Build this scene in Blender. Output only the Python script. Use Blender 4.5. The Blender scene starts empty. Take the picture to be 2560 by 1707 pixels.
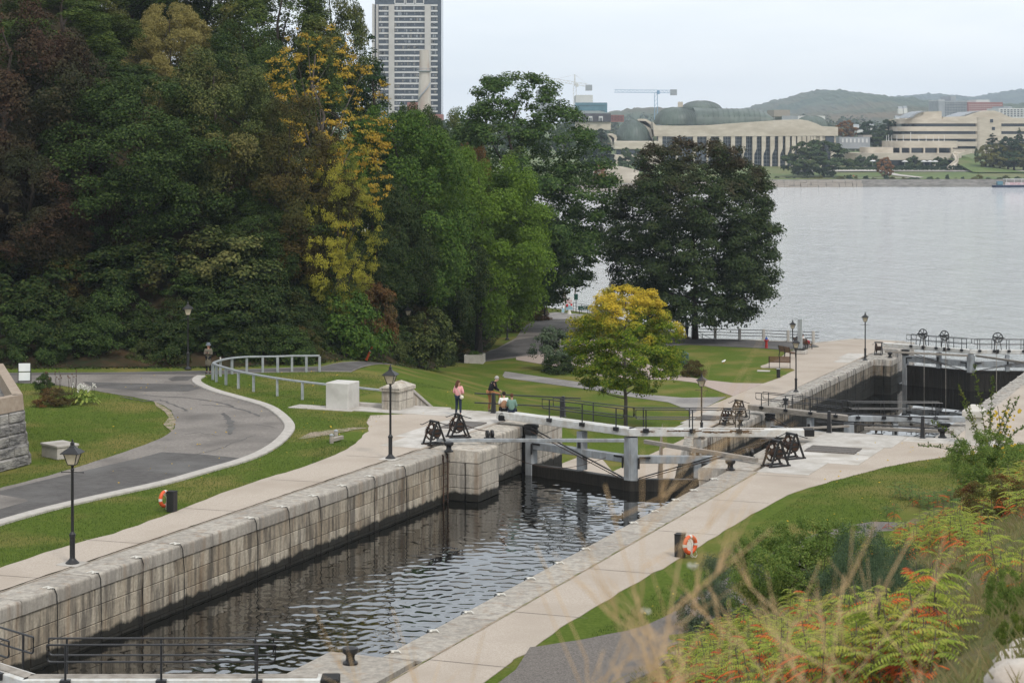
import bpy, bmesh, math, random
import numpy as np
from mathutils import Vector, Matrix, noise as mnoise
from mathutils.geometry import delaunay_2d_cdt

R = math.radians
SC = bpy.context.scene
COL = SC.collection
rnd = random.Random(7)
F, CX, HY, CAMZ = 5000.0, 1280.0, 334.0, 21.5      # focal length and horizon of the photograph, metres of eye level above the river
ZA, ZB, ZR = 7.7, 2.9, 0.0                          # upper lock bank, lower lock bank, river
ZW1 = 5.5                                           # water in the upper chamber
TH = math.atan(0.42)
SU, CU = math.sin(TH), math.cos(TH)

# ------------------------------------------------------------------ camera
cam = bpy.data.cameras.new('camera'); camo = bpy.data.objects.new('camera', cam); COL.objects.link(camo)
camo.location = (0, 0, CAMZ); camo.rotation_euler = (R(90), 0, 0)
cam.sensor_width = 36.0; cam.sensor_fit = 'HORIZONTAL'
cam.lens = 36.0 * F / 2560.0
cam.shift_y = -(853.5 - HY) / 2560.0
cam.clip_start = 0.3; cam.clip_end = 30000
cam.dof.use_dof = True; cam.dof.focus_distance = 110.0; cam.dof.aperture_fstop = 7.5
SC.camera = camo

# ------------------------------------------------------------------ sky and sun
SUN_EL, SUN_AZ = R(50), R(152)          # azimuth clockwise from +Y: behind the camera, to its right
w = bpy.data.worlds.new('World'); SC.world = w; w.use_nodes = True
nt = w.node_tree; nt.nodes.clear()
def N(tree, typ, **kw):
    n = tree.nodes.new(typ)
    for k, v in kw.items(): setattr(n, k, v)
    return n
sky = N(nt, 'ShaderNodeTexSky', sky_type='NISHITA', sun_disc=False, sun_elevation=SUN_EL, sun_rotation=SUN_AZ, air_density=1.0, dust_density=2.0)
tc = N(nt, 'ShaderNodeTexCoord'); mp = N(nt, 'ShaderNodeMapping'); mp.inputs['Scale'].default_value = (1.0, 1.0, 5.0)
nz = N(nt, 'ShaderNodeTexNoise'); nz.inputs['Scale'].default_value = 2.6; nz.inputs['Detail'].default_value = 7; nz.inputs['Roughness'].default_value = 0.55
rp = N(nt, 'ShaderNodeValToRGB')
rp.color_ramp.elements[0].position = 0.30; rp.color_ramp.elements[0].color = (7.6, 8.2, 8.8, 1)
rp.color_ramp.elements[1].position = 0.62; rp.color_ramp.elements[1].color = (9.6, 9.8, 9.95, 1)
mx = N(nt, 'ShaderNodeMix', data_type='RGBA'); mx.inputs[0].default_value = 0.88
bg = N(nt, 'ShaderNodeBackground'); bg.inputs['Strength'].default_value = 0.1
wo = N(nt, 'ShaderNodeOutputWorld')
nt.links.new(tc.outputs['Generated'], mp.inputs[0]); nt.links.new(mp.outputs[0], nz.inputs['Vector'])
nt.links.new(nz.outputs['Fac'], rp.inputs[0]); nt.links.new(sky.outputs[0], mx.inputs[6]); nt.links.new(rp.outputs[0], mx.inputs[7])
nt.links.new(mx.outputs[2], bg.inputs['Color']); nt.links.new(bg.outputs[0], wo.inputs['Surface'])
sl = bpy.data.lights.new('sun', 'SUN'); so = bpy.data.objects.new('sun', sl); COL.objects.link(so)
sl.energy = 1.5; sl.angle = R(10); sl.color = (1.0, 0.955, 0.89)
sd = Vector((math.sin(SUN_AZ) * math.cos(SUN_EL), math.cos(SUN_AZ) * math.cos(SUN_EL), math.sin(SUN_EL)))
so.rotation_euler = sd.to_track_quat('Z', 'Y').to_euler(); so.location = (0, -20, 60)
SC.view_settings.view_transform = 'Standard'; SC.view_settings.look = 'None'
SC.view_settings.gamma = 1.0; SC.view_settings.use_curve_mapping = False
SC.view_settings.exposure = 0.42
SC.render.engine = 'CYCLES'
cy = SC.cycles
cy.max_bounces = 6; cy.diffuse_bounces = 2; cy.glossy_bounces = 3; cy.transmission_bounces = 4; cy.transparent_max_bounces = 6; cy.volume_bounces = 0
cy.use_denoising = True
cy.caustics_reflective = False; cy.caustics_refractive = False
cy.sample_clamp_indirect = 4.0

# ------------------------------------------------------------------ layout helpers
def LK(s, t, z=0.0):
    """lock coordinates (along the flight, across it) to world"""
    return Vector((s * SU + t * CU, s * CU - t * SU, z))
def ST(x, y):
    return (x * SU + y * CU, x * CU - y * SU)
def G(px, py, z=ZA):
    """a point on the level z seen at this place of the photograph"""
    k = (CAMZ - z) / (py - HY)
    return Vector(((px - CX) * k, F * k, z))
def W(px, py, Y):
    return Vector(((px - CX) * Y / F, Y, CAMZ - (py - HY) * Y / F))
def sstep(a, b, v):
    t = min(1.0, max(0.0, (v - a) / (b - a))); return t * t * (3 - 2 * t)

# line where the wooded hill starts, and the near shore of the river
HILL = [(-80, 112), (-30, 117.5), (-17, 118.2), (-12, 120), (-9, 131), (-4.6, 157), (-2.6, 171), (-1.6, 185), (-3, 204), (-14, 222), (-60, 250)]
SHORE = [(60, 170), (36, 179.5), (31, 181.3), (26.6, 177.5), (24.7, 179), (20.5, 180.4), (16.5, 181.4), (13.9, 193), (11.2, 199.6), (8.3, 207), (5.1, 212), (2.2, 215.8), (-14, 232), (-60, 262)]
def seg_d(x, y, pl):
    best, sd_ = 1e9, 1
    for (ax, ay), (bx, by) in zip(pl, pl[1:]):
        dx, dy = bx - ax, by - ay
        t = max(0, min(1, ((x - ax) * dx + (y - ay) * dy) / (dx * dx + dy * dy)))
        qx, qy = ax + dx * t, ay + dy * t
        d = math.hypot(x - qx, y - qy)
        if d < best:
            best = d; sd_ = 1 if dx * (y - ay) - dy * (x - ax) > 0 else -1
    return best * sd_
def H(x, y):
    s, t = ST(x, y)
    if t < -30:
        z = ZA
        if s > 91.0:
            q = max((x + 9) * 0.55 + (y - 101) * 0.2, (t + 48.5) * 2.1)
            z = ZA - (ZA - ZB) * sstep(2, 15, q)
        if x < 0:
            d = seg_d(x, y, HILL)
            if d > 0: z += min(30, 0.10 * d + 0.62 * max(0, d - 1.5)) + 0.25 * mnoise.noise(Vector((x * .3, y * .3, 0))) * min(1, d * .3)
        return z
    z = ZA
    if s > 91.0:
        z = ZA - (ZA - ZB) * (1.0 if t < -14 else sstep(91, 104, s))
    d = (x - .8) * .87 - (y - 50) * .5 - 1.6
    if d > 0:
        z2 = ZA + .553 * d + .12 * mnoise.noise(Vector((x * .45, y * .45, 3))) * min(1, d * .5)
        z = max(z, min(z2, CAMZ - 1.45)) if s < 100 else z
    return z
def GH(px, py):
    """where the sight line through this place of the photograph meets the land"""
    a, b, Y = None, None, 4.0
    while Y < 330:
        p = W(px, py, Y)
        if p.z < H(p.x, p.y):
            lo, hi = Y - 0.5, Y
            for _ in range(18):
                m = (lo + hi) / 2; p = W(px, py, m)
                if p.z < H(p.x, p.y): hi = m
                else: lo = m
            p = W(px, py, hi); return Vector((p.x, p.y, H(p.x, p.y)))
        Y += 0.5
    return W(px, py, 330)

# ------------------------------------------------------------------ objects
def tag(o, label=None, cat=None, group=None, kind=None):
    if label: o['label'] = label
    if cat: o['category'] = cat
    if group: o['group'] = group
    if kind: o['kind'] = kind
    return o
def thing(name, label, cat, loc=(0, 0, 0), rz=0.0, group=None):
    o = bpy.data.objects.new(name, None); COL.objects.link(o); o.empty_display_size = 0.2
    o.location = loc; o.rotation_euler = (0, 0, rz)
    return tag(o, label, cat, group)
def copy_tree(o, parent=None):
    c = o.copy(); COL.objects.link(c)
    if parent: c.parent = parent
    for ch in o.children: copy_tree(ch, c)
    return c
class MB:
    def __init__(s): s.v = []; s.f = []
    def add(s, vs, fs):
        b = len(s.v); s.v += [tuple(p) for p in vs]; s.f += [tuple(i + b for i in q) for q in fs]; return s
    def box(s, cx, cy, cz, sx, sy, sz, bev=0.0, rz=0.0):
        a = (sx / 2, sy / 2, sz / 2); c, n = math.cos(rz), math.sin(rz)
        if bev <= 0:
            vs = [(x * a[0], y * a[1], z * a[2]) for x in (-1, 1) for y in (-1, 1) for z in (-1, 1)]
            fs = [(0, 1, 3, 2), (4, 6, 7, 5), (0, 4, 5, 1), (2, 3, 7, 6), (0, 2, 6, 4), (1, 5, 7, 3)]
        else:
            bev = min(bev, min(a) * .9); idx = {}; vs = []
            for x in (-1, 1):
                for y in (-1, 1):
                    for z in (-1, 1):
                        for ax in range(3):
                            p = [x * (a[0] - bev), y * (a[1] - bev), z * (a[2] - bev)]
                            p[ax] += (x, y, z)[ax] * bev
                            idx[(x, y, z, ax)] = len(vs); vs.append(tuple(p))
            fs = []
            for g in (-1, 1):
                fs.append([idx[(g, -1, -1, 0)], idx[(g, 1, -1, 0)], idx[(g, 1, 1, 0)], idx[(g, -1, 1, 0)]][::g])
                fs.append([idx[(-1, g, -1, 1)], idx[(-1, g, 1, 1)], idx[(1, g, 1, 1)], idx[(1, g, -1, 1)]][::g])
                fs.append([idx[(-1, -1, g, 2)], idx[(1, -1, g, 2)], idx[(1, 1, g, 2)], idx[(-1, 1, g, 2)]][::g])
                for h in (-1, 1):
                    k = g * h
                    fs.append([idx[(g, h, -1, 0)], idx[(g, h, -1, 1)], idx[(g, h, 1, 1)], idx[(g, h, 1, 0)]][::k])
                    fs.append([idx[(g, -1, h, 0)], idx[(g, 1, h, 0)], idx[(g, 1, h, 2)], idx[(g, -1, h, 2)]][::k])
                    fs.append([idx[(-1, g, h, 1)], idx[(-1, g, h, 2)], idx[(1, g, h, 2)], idx[(1, g, h, 1)]][::k])
                    for l in (-1, 1):
                        fs.append([idx[(g, h, l, 0)], idx[(g, h, l, 1)], idx[(g, h, l, 2)]][::g * h * l])
        vs = [(cx + x * c - y * n, cy + x * n + y * c, cz + z) for x, y, z in vs]
        return s.add(vs, fs)
    def bar(s, p, q, w, h, bev=0.0):
        """a square bar from p to q, w across and h high"""
        p, q = Vector(p), Vector(q); d = q - p; L = d.length; d.normalize()
        up = Vector((0, 0, 1)) if abs(d.z) < .98 else Vector((0, 1, 0))
        x = d.cross(up).normalized(); u = x.cross(d).normalized()
        m = MB().box(0, 0, 0, w, L, h, bev); c = (p + q) / 2
        return s.add([c + x * a + d * b + u * e for a, b, e in m.v], m.f)
    def tube(s, pts, r, n=8, caps=True):
        pts = [Vector(p) for p in pts]; k = len(pts)
        rr = r if isinstance(r, (list, tuple)) else [r] * k
        ref = None; rings = []
        for i, p in enumerate(pts):
            d = (pts[min(i + 1, k - 1)] - pts[max(i - 1, 0)]).normalized()
            if ref is None:
                ref = Vector((0, 0, 1)) if abs(d.z) < .9 else Vector((1, 0, 0))
            x = d.cross(ref)
            if x.length < 1e-4: x = d.cross(Vector((0, 1, .3)))
            x.normalize(); y = d.cross(x).normalized(); ref = -y if False else ref
            rings.append([p + x * (rr[i] * math.cos(2 * math.pi * j / n)) + y * (rr[i] * math.sin(2 * math.pi * j / n)) for j in range(n)])
        vs = [v for g in rings for v in g]; fs = []
        for i in range(k - 1):
            for j in range(n):
                fs.append((i * n + j, i * n + (j + 1) % n, (i + 1) * n + (j + 1) % n, (i + 1) * n + j))
        if caps:
            fs.append(tuple(range(n))[::-1]); fs.append(tuple((k - 1) * n + j for j in range(n)))
        return s.add(vs, fs)
    def lathe(s, prof, n=16, o=(0, 0, 0), sx=1, sy=1, ph=0.0):
        vs = []; fs = []; k = len(prof)
        for r, z in prof:
            for j in range(n):
                a = 2 * math.pi * j / n + ph
                vs.append((o[0] + r * math.cos(a) * sx, o[1] + r * math.sin(a) * sy, o[2] + z))
        for i in range(k - 1):
            for j in range(n):
                fs.append((i * n + j, i * n + (j + 1) % n, (i + 1) * n + (j + 1) % n, (i + 1) * n + j))
        fs.append(tuple(range(n))[::-1]); fs.append(tuple((k - 1) * n + j for j in range(n)))
        return s.add(vs, fs)
    def prism(s, poly, z0, z1):
        n = len(poly)
        ar = sum(poly[i][0] * poly[(i + 1) % n][1] - poly[(i + 1) % n][0] * poly[i][1] for i in range(n))
        if ar < 0: poly = poly[::-1]
        vs = [(x, y, z0) for x, y in poly] + [(x, y, z1) for x, y in poly]
        fs = [tuple(range(n))[::-1], tuple(range(n, 2 * n))] + [(i, (i + 1) % n, n + (i + 1) % n, n + i) for i in range(n)]
        return s.add(vs, fs)
    def extrude(s, poly, p, d, ax, up):
        """a closed profile poly (a,b) at p, a along ax and b along up, pushed along the vector d"""
        p, d, ax, up = Vector(p), Vector(d), Vector(ax), Vector(up); n = len(poly)
        vs = [p + ax * a + up * b for a, b in poly] + [p + d + ax * a + up * b for a, b in poly]
        fs = [tuple(range(n)), tuple(range(n, 2 * n))[::-1]] + [(i, n + i, n + (i + 1) % n, (i + 1) % n) for i in range(n)]
        return s.add(vs, fs)
    def ball(s, c, r, n=10, m=7):
        rx, ry, rz = r if isinstance(r, (tuple, list)) else (r, r, r)
        prof = [(math.sin(math.pi * i / m) + 1e-4, -math.cos(math.pi * i / m)) for i in range(m + 1)]
        q = MB().lathe(prof, n)
        return s.add([(c[0] + x * rx, c[1] + y * ry, c[2] + z * rz) for x, y, z in q.v], q.f)
    def torus(s, c, R0, r, n=24, m=8, axis='y', sx=1.0, a0=0, a1=2 * math.pi):
        full = abs(a1 - a0) > 6.28; k = n if full else n + 1; vs = []; fs = []
        for i in range(k):
            a = a0 + (a1 - a0) * i / n
            for j in range(m):
                b = 2 * math.pi * j / m; q = R0 + r * math.cos(b)
                x, y, z = q * math.cos(a) * sx, r * math.sin(b), q * math.sin(a)
                if axis == 'x': x, y = y, x
                if axis == 'z': y, z = z, y
                vs.append((c[0] + x, c[1] + y, c[2] + z))
        for i in range(n):
            for j in range(m):
                fs.append((i * m + j, i * m + (j + 1) % m, ((i + 1) % k) * m + (j + 1) % m, ((i + 1) % k) * m + j))
        return s.add(vs, fs)
    def mesh(s, name, smooth=None):
        me = bpy.data.meshes.new(name); me.from_pydata(s.v, [], s.f)
        bm = bmesh.new(); bm.from_mesh(me); bmesh.ops.recalc_face_normals(bm, faces=bm.faces); bm.to_mesh(me); bm.free()
        if smooth:
            me.shade_smooth(); me.set_sharp_from_angle(angle=R(smooth))
        return me
    def build(s, name, mat, parent=None, smooth=None, loc=None, rz=None):
        me = s.mesh(name, smooth)
        o = bpy.data.objects.new(name, me); COL.objects.link(o)
        if mat: me.materials.append(mat)
        if parent: o.parent = parent
        if loc is not None: o.location = loc
        if rz is not None: o.rotation_euler = (0, 0, rz)
        return o
def np_mesh(name, V, Q, mat, smooth=False):
    """V n x 3, Q m x k faces of equal size, straight from arrays"""
    me = bpy.data.meshes.new(name); k = Q.shape[1]
    me.vertices.add(len(V)); me.vertices.foreach_set('co', V.astype(np.float32).ravel())
    me.loops.add(Q.size); me.loops.foreach_set('vertex_index', Q.astype(np.int32).ravel())
    me.polygons.add(len(Q)); me.polygons.foreach_set('loop_start', np.arange(0, Q.size, k, dtype=np.int32))
    me.update(calc_edges=True)
    if smooth: me.shade_smooth()
    if mat: me.materials.append(mat)
    return me
def link(name, me, parent=None, loc=None, rz=None, sc=None, mat=None):
    o = bpy.data.objects.new(name, me); COL.objects.link(o)
    if parent: o.parent = parent
    if loc is not None: o.location = loc
    if rz is not None: o.rotation_euler = (0, 0, rz)
    if sc is not None: o.scale = sc if hasattr(sc, '__len__') else (sc, sc, sc)
    if mat is not None:
        o.material_slots[0].link = 'OBJECT'; o.material_slots[0].material = mat
    return o
def sheet(name, poly, mat, off=0.02, sp=2.0, h=None, seed=1, skirt=0.0):
    """a draped sheet of ground inside the outline poly (world x, y)"""
    h = h or H; q = random.Random(seed); P = []
    n = len(poly)
    for i in range(n):
        a, b = Vector(poly[i][:2]), Vector(poly[(i + 1) % n][:2]); k = max(1, int((b - a).length / sp))
        for j in range(k): P.append(a + (b - a) * (j / k))
    nb = len(P); E = [(i, (i + 1) % nb) for i in range(nb)]
    xs = [p.x for p in P]; ys = [p.y for p in P]
    def inside(x, y):
        c = False
        for i in range(nb):
            a, b = P[i], P[i - 1]
            if (a.y > y) != (b.y > y) and x < (b.x - a.x) * (y - a.y) / (b.y - a.y) + a.x: c = not c
        return c
    x = min(xs)
    while x < max(xs):
        y = min(ys)
        while y < max(ys):
            u, v = x + q.uniform(-.25, .25) * sp, y + q.uniform(-.25, .25) * sp
            if inside(u, v): P.append(Vector((u, v)))
            y += sp
        x += sp
    vo, eo, fo, *_ = delaunay_2d_cdt(P, E, [], 1, 1e-4)
    vs = [(p.x, p.y, h(p.x, p.y) + off) for p in vo]
    m = MB(); m.v = vs; m.f = [tuple(f) for f in fo]
    if skirt:
        b = len(m.v); bl = [Vector(p) for p in P[:nb]]
        m.v += [(p.x, p.y, h(p.x, p.y) + off) for p in bl] + [(p.x, p.y, h(p.x, p.y) + off - skirt) for p in bl]
        m.f += [(b + i, b + (i + 1) % nb, b + nb + (i + 1) % nb, b + nb + i) for i in range(nb)]
    o = m.build(name, mat, None, 40)
    me = o.data
    if me.polygons and sum(p.normal.z * p.area for p in me.polygons) < 0: me.flip_normals()
    return o

# ------------------------------------------------------------------ materials
def mat(name, c1, c2=None, scale=4.0, rough=.8, metal=0.0, bump=0.0, bscale=None, stretch=(1, 1, 1), rndv=0.0, spec=.3, c3=None, detail=5.0, world=True,
        lo=.35, hi=.65, scale2=None, emit=0.0, bdist=.02):
    m = bpy.data.materials.new(name); m.use_nodes = True; t = m.node_tree; b = t.nodes['Principled BSDF']
    b.inputs['Roughness'].default_value = rough; b.inputs['Metallic'].default_value = metal; b.inputs['Specular IOR Level'].default_value = spec
    if c2 is None and not rndv and not bump:
        b.inputs['Base Color'].default_value = (*c1, 1); return m
    if world:
        g = N(t, 'ShaderNodeNewGeometry'); vec = g.outputs['Position']
    else:
        g = N(t, 'ShaderNodeTexCoord'); vec = g.outputs['Object']
    mpn = N(t, 'ShaderNodeMapping'); mpn.inputs['Scale'].default_value = stretch; t.links.new(vec, mpn.inputs[0]); vec = mpn.outputs[0]
    col = None
    if c2 is not None:
        n1 = N(t, 'ShaderNodeTexNoise'); n1.inputs['Scale'].default_value = scale; n1.inputs['Detail'].default_value = detail; n1.inputs['Roughness'].default_value = .6
        t.links.new(vec, n1.inputs['Vector'])
        r = N(t, 'ShaderNodeValToRGB'); r.color_ramp.elements[0].position = lo; r.color_ramp.elements[1].position = hi
        r.color_ramp.elements[0].color = (*c1, 1); r.color_ramp.elements[1].color = (*c2, 1)
        t.links.new(n1.outputs['Fac'], r.inputs[0]); col = r.outputs[0]
        if c3 is not None:
            n2 = N(t, 'ShaderNodeTexNoise'); n2.inputs['Scale'].default_value = scale2 or scale * .23; n2.inputs['Detail'].default_value = 4
            t.links.new(vec, n2.inputs['Vector'])
            r2 = N(t, 'ShaderNodeValToRGB'); r2.color_ramp.elements[0].position = .45; r2.color_ramp.elements[1].position = .68
            t.links.new(n2.outputs['Fac'], r2.inputs[0])
            mxx = N(t, 'ShaderNodeMix', data_type='RGBA'); t.links.new(r2.outputs[0], mxx.inputs[0]); t.links.new(col, mxx.inputs[6]); mxx.inputs[7].default_value = (*c3, 1)
            col = mxx.outputs[2]
    if rndv:
        oi = N(t, 'ShaderNodeObjectInfo'); hs = N(t, 'ShaderNodeHueSaturation')
        mr = N(t, 'ShaderNodeMapRange'); mr.inputs[3].default_value = 1 - rndv; mr.inputs[4].default_value = 1 + rndv
        t.links.new(oi.outputs['Random'], mr.inputs[0]); t.links.new(mr.outputs[0], hs.inputs['Value'])
        if col is None: hs.inputs['Color'].default_value = (*c1, 1)
        else: t.links.new(col, hs.inputs['Color'])
        col = hs.outputs[0]
    if col is None: b.inputs['Base Color'].default_value = (*c1, 1)
    else: t.links.new(col, b.inputs['Base Color'])
    if bump:
        n3 = N(t, 'ShaderNodeTexNoise'); n3.inputs['Scale'].default_value = bscale or scale * 4; n3.inputs['Detail'].default_value = 6
        t.links.new(vec, n3.inputs['Vector'])
        bp = N(t, 'ShaderNodeBump'); bp.inputs['Strength'].default_value = bump; bp.inputs['Distance'].default_value = bdist
        t.links.new(n3.outputs['Fac'], bp.inputs['Height']); t.links.new(bp.outputs[0], b.inputs['Normal'])
    return m
def leafmat(name, ca, cb, cc=None, trans=.3, patch=0.12, zmix=None, amt=.5):
    """foliage: every leaf its own shade between ca and cb, patches of cc; zmix=(z0,z1) brings cc in towards the top as autumn colour"""
    m = bpy.data.materials.new(name); m.use_nodes = True; t = m.node_tree; t.nodes.clear()
    g = N(t, 'ShaderNodeNewGeometry'); r = N(t, 'ShaderNodeMix', data_type='RGBA')
    pw = N(t, 'ShaderNodeMath', operation='POWER'); pw.inputs[1].default_value = 1.4
    t.links.new(g.outputs['Random Per Island'], pw.inputs[0]); t.links.new(pw.outputs[0], r.inputs[0])
    r.inputs[6].default_value = (*ca, 1); r.inputs[7].default_value = (*cb, 1); col = r.outputs[2]
    if cc is not None:
        oi = N(t, 'ShaderNodeObjectInfo'); ad = N(t, 'ShaderNodeVectorMath', operation='ADD')
        t.links.new(g.outputs['Position'], ad.inputs[0]); t.links.new(oi.outputs['Random'], ad.inputs[1])
        n1 = N(t, 'ShaderNodeTexNoise'); n1.inputs['Scale'].default_value = patch; n1.inputs['Detail'].default_value = 5
        t.links.new(ad.outputs[0], n1.inputs['Vector'])
        rp_ = N(t, 'ShaderNodeMapRange'); rp_.inputs[1].default_value = 1 - amt - .12; rp_.inputs[2].default_value = 1 - amt + .14
        if zmix:
            tcn = N(t, 'ShaderNodeTexCoord'); sx = N(t, 'ShaderNodeSeparateXYZ'); t.links.new(tcn.outputs['Object'], sx.inputs[0])
            mr = N(t, 'ShaderNodeMapRange'); mr.inputs[1].default_value = zmix[0]; mr.inputs[2].default_value = zmix[1]; mr.inputs[3].default_value = -.42; mr.inputs[4].default_value = .3
            t.links.new(sx.outputs['Z'], mr.inputs[0]); a2 = N(t, 'ShaderNodeMath', operation='ADD')
            t.links.new(n1.outputs['Fac'], a2.inputs[0]); t.links.new(mr.outputs[0], a2.inputs[1]); t.links.new(a2.outputs[0], rp_.inputs[0])
        else: t.links.new(n1.outputs['Fac'], rp_.inputs[0])
        # neighbouring leaves turn at different times
        j = N(t, 'ShaderNodeMath', operation='MULTIPLY_ADD'); j.inputs[1].default_value = .5; j.inputs[2].default_value = -.25
        t.links.new(g.outputs['Random Per Island'], j.inputs[0])
        a3 = N(t, 'ShaderNodeMath', operation='ADD', use_clamp=True); t.links.new(rp_.outputs[0], a3.inputs[0]); t.links.new(j.outputs[0], a3.inputs[1])
        x2 = N(t, 'ShaderNodeMix', data_type='RGBA'); t.links.new(a3.outputs[0], x2.inputs[0]); t.links.new(col, x2.inputs[6]); x2.inputs[7].default_value = (*cc, 1); col = x2.outputs[2]
    d = N(t, 'ShaderNodeBsdfPrincipled'); d.inputs['Roughness'].default_value = .7; d.inputs['Specular IOR Level'].default_value = .08
    tr = N(t, 'ShaderNodeBsdfTranslucent'); ms = N(t, 'ShaderNodeMixShader')
    ms.inputs[0].default_value = trans; o = N(t, 'ShaderNodeOutputMaterial')
    t.links.new(col, d.inputs['Base Color']); t.links.new(col, tr.inputs['Color'])
    t.links.new(d.outputs[0], ms.inputs[1]); t.links.new(tr.outputs[0], ms.inputs[2]); t.links.new(ms.outputs[0], o.inputs['Surface'])
    return m
def stonemat(name, ca, cb, stain, wl=None, streak=.55, rndv=.16):
    """weathered ashlar: each stone its own shade, rain streaks, black growth up to just above the water line wl"""
    m = bpy.data.materials.new(name); m.use_nodes = True; t = m.node_tree; b = t.nodes['Principled BSDF']
    b.inputs['Roughness'].default_value = .85; b.inputs['Specular IOR Level'].default_value = .25
    g = N(t, 'ShaderNodeNewGeometry'); oi = N(t, 'ShaderNodeObjectInfo')
    mx0 = N(t, 'ShaderNodeMix', data_type='RGBA'); t.links.new(oi.outputs['Random'], mx0.inputs[0]); mx0.inputs[6].default_value = (*ca, 1); mx0.inputs[7].default_value = (*cb, 1)
    n0 = N(t, 'ShaderNodeTexNoise'); n0.inputs['Scale'].default_value = 9; n0.inputs['Detail'].default_value = 8; n0.inputs['Roughness'].default_value = .7; t.links.new(g.outputs['Position'], n0.inputs['Vector'])
    hv = N(t, 'ShaderNodeHueSaturation'); mr = N(t, 'ShaderNodeMapRange'); mr.inputs[1].default_value = .25; mr.inputs[2].default_value = .75; mr.inputs[3].default_value = 1 - rndv - .14; mr.inputs[4].default_value = 1 + rndv + .1
    t.links.new(n0.outputs['Fac'], mr.inputs[0]); t.links.new(mr.outputs[0], hv.inputs['Value']); t.links.new(mx0.outputs[2], hv.inputs['Color'])
    mp1 = N(t, 'ShaderNodeMapping'); mp1.inputs['Scale'].default_value = (2.6, 2.6, .32); t.links.new(g.outputs['Position'], mp1.inputs[0])
    n1 = N(t, 'ShaderNodeTexNoise'); n1.inputs['Scale'].default_value = 1.25; n1.inputs['Detail'].default_value = 7; n1.inputs['Roughness'].default_value = .65; t.links.new(mp1.outputs[0], n1.inputs['Vector'])
    r1 = N(t, 'ShaderNodeMapRange'); r1.inputs[1].default_value = .44; r1.inputs[2].default_value = .60; r1.inputs[3].default_value = 0; r1.inputs[4].default_value = streak
    t.links.new(n1.outputs['Fac'], r1.inputs[0])
    x1 = N(t, 'ShaderNodeMix', data_type='RGBA'); t.links.new(r1.outputs[0], x1.inputs[0]); t.links.new(hv.outputs[0], x1.inputs[6]); x1.inputs[7].default_value = (*stain, 1)
    col = x1.outputs[2]
    # rust-brown run-off
    n4 = N(t, 'ShaderNodeTexNoise'); n4.inputs['Scale'].default_value = .8; n4.inputs['Detail'].default_value = 5; t.links.new(mp1.outputs[0], n4.inputs['Vector'])
    r4 = N(t, 'ShaderNodeMapRange'); r4.inputs[1].default_value = .55; r4.inputs[2].default_value = .75; r4.inputs[4].default_value = .55; t.links.new(n4.outputs['Fac'], r4.inputs[0])
    x4 = N(t, 'ShaderNodeMix', data_type='RGBA'); t.links.new(r4.outputs[0], x4.inputs[0]); t.links.new(col, x4.inputs[6]); x4.inputs[7].default_value = (.23, .14, .075, 1); col = x4.outputs[2]
    if wl is not None:
        sx = N(t, 'ShaderNodeSeparateXYZ'); t.links.new(g.outputs['Position'], sx.inputs[0])
        n2 = N(t, 'ShaderNodeTexNoise'); n2.inputs['Scale'].default_value = 2.2; n2.inputs['Detail'].default_value = 6; t.links.new(g.outputs['Position'], n2.inputs['Vector'])
        a = N(t, 'ShaderNodeMath', operation='MULTIPLY_ADD'); a.inputs[1].default_value = .42; t.links.new(n2.outputs['Fac'], a.inputs[0]); t.links.new(sx.outputs['Z'], a.inputs[2])
        r2 = N(t, 'ShaderNodeMapRange'); r2.inputs[1].default_value = wl + .21 + .30; r2.inputs[2].default_value = wl + .21 + .42; r2.inputs[3].default_value = .96; r2.inputs[4].default_value = 0
        t.links.new(a.outputs[0], r2.inputs[0])
        x2 = N(t, 'ShaderNodeMix', data_type='RGBA'); t.links.new(r2.outputs[0], x2.inputs[0]); t.links.new(col, x2.inputs[6]); x2.inputs[7].default_value = (.011, .011, .009, 1); col = x2.outputs[2]
    t.links.new(col, b.inputs['Base Color'])
    n3 = N(t, 'ShaderNodeTexNoise'); n3.inputs['Scale'].default_value = 14; n3.inputs['Detail'].default_value = 8; t.links.new(g.outputs['Position'], n3.inputs['Vector'])
    bp = N(t, 'ShaderNodeBump'); bp.inputs['Strength'].default_value = .5; bp.inputs['Distance'].default_value = .02; t.links.new(n3.outputs['Fac'], bp.inputs['Height']); t.links.new(bp.outputs[0], b.inputs['Normal'])
    return m

M = {}
M['grass'] = mat('lawn_grass', (.066, .104, .013), (.115, .155, .028), 9, .95, bump=.9, bscale=60, c3=(.185, .165, .05), scale2=.3, spec=.05, detail=8, bdist=.04)
M['rough'] = mat('rough_bank', (.17, .145, .075), (.11, .13, .045), 2.2, .95, bump=1, bscale=30, c3=(.24, .185, .11), scale2=.7, spec=.05, bdist=.06)
M['litter'] = mat('leaf_litter', (.035, .026, .017), (.022, .03, .014), 3, .95, bump=1, bscale=16, c3=(.06, .04, .022), spec=.05)
M['gravel'] = mat('washed_gravel', (.34, .285, .23), (.47, .41, .35), 30, .9, bump=.6, bscale=60, c3=(.35, .295, .24), scale2=.35, detail=9)
M['gravelB'] = mat('grey_gravel', (.085, .075, .067), (.205, .182, .163), 24, .95, bump=.8, bscale=50, detail=9)
M['asphalt'] = mat('worn_asphalt', (.165, .148, .132), (.245, .222, .20), 7, .9, bump=.5, bscale=70, c3=(.12, .108, .098), scale2=.33, detail=9)
M['asphaltD'] = mat('dark_asphalt', (.068, .063, .060), (.10, .093, .088), 3, .85, bump=.4, bscale=70, c3=(.12, .115, .11), scale2=.45, detail=9)
M['pathgrey'] = mat('grey_path', (.17, .16, .155), (.24, .225, .215), 8, .9, bump=.4, bscale=60, c3=(.30, .28, .26), scale2=.4)
M['brickpath'] = mat('pink_paving', (.33, .265, .23), (.40, .325, .28), 10, .9, bump=.3, bscale=40)
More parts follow.
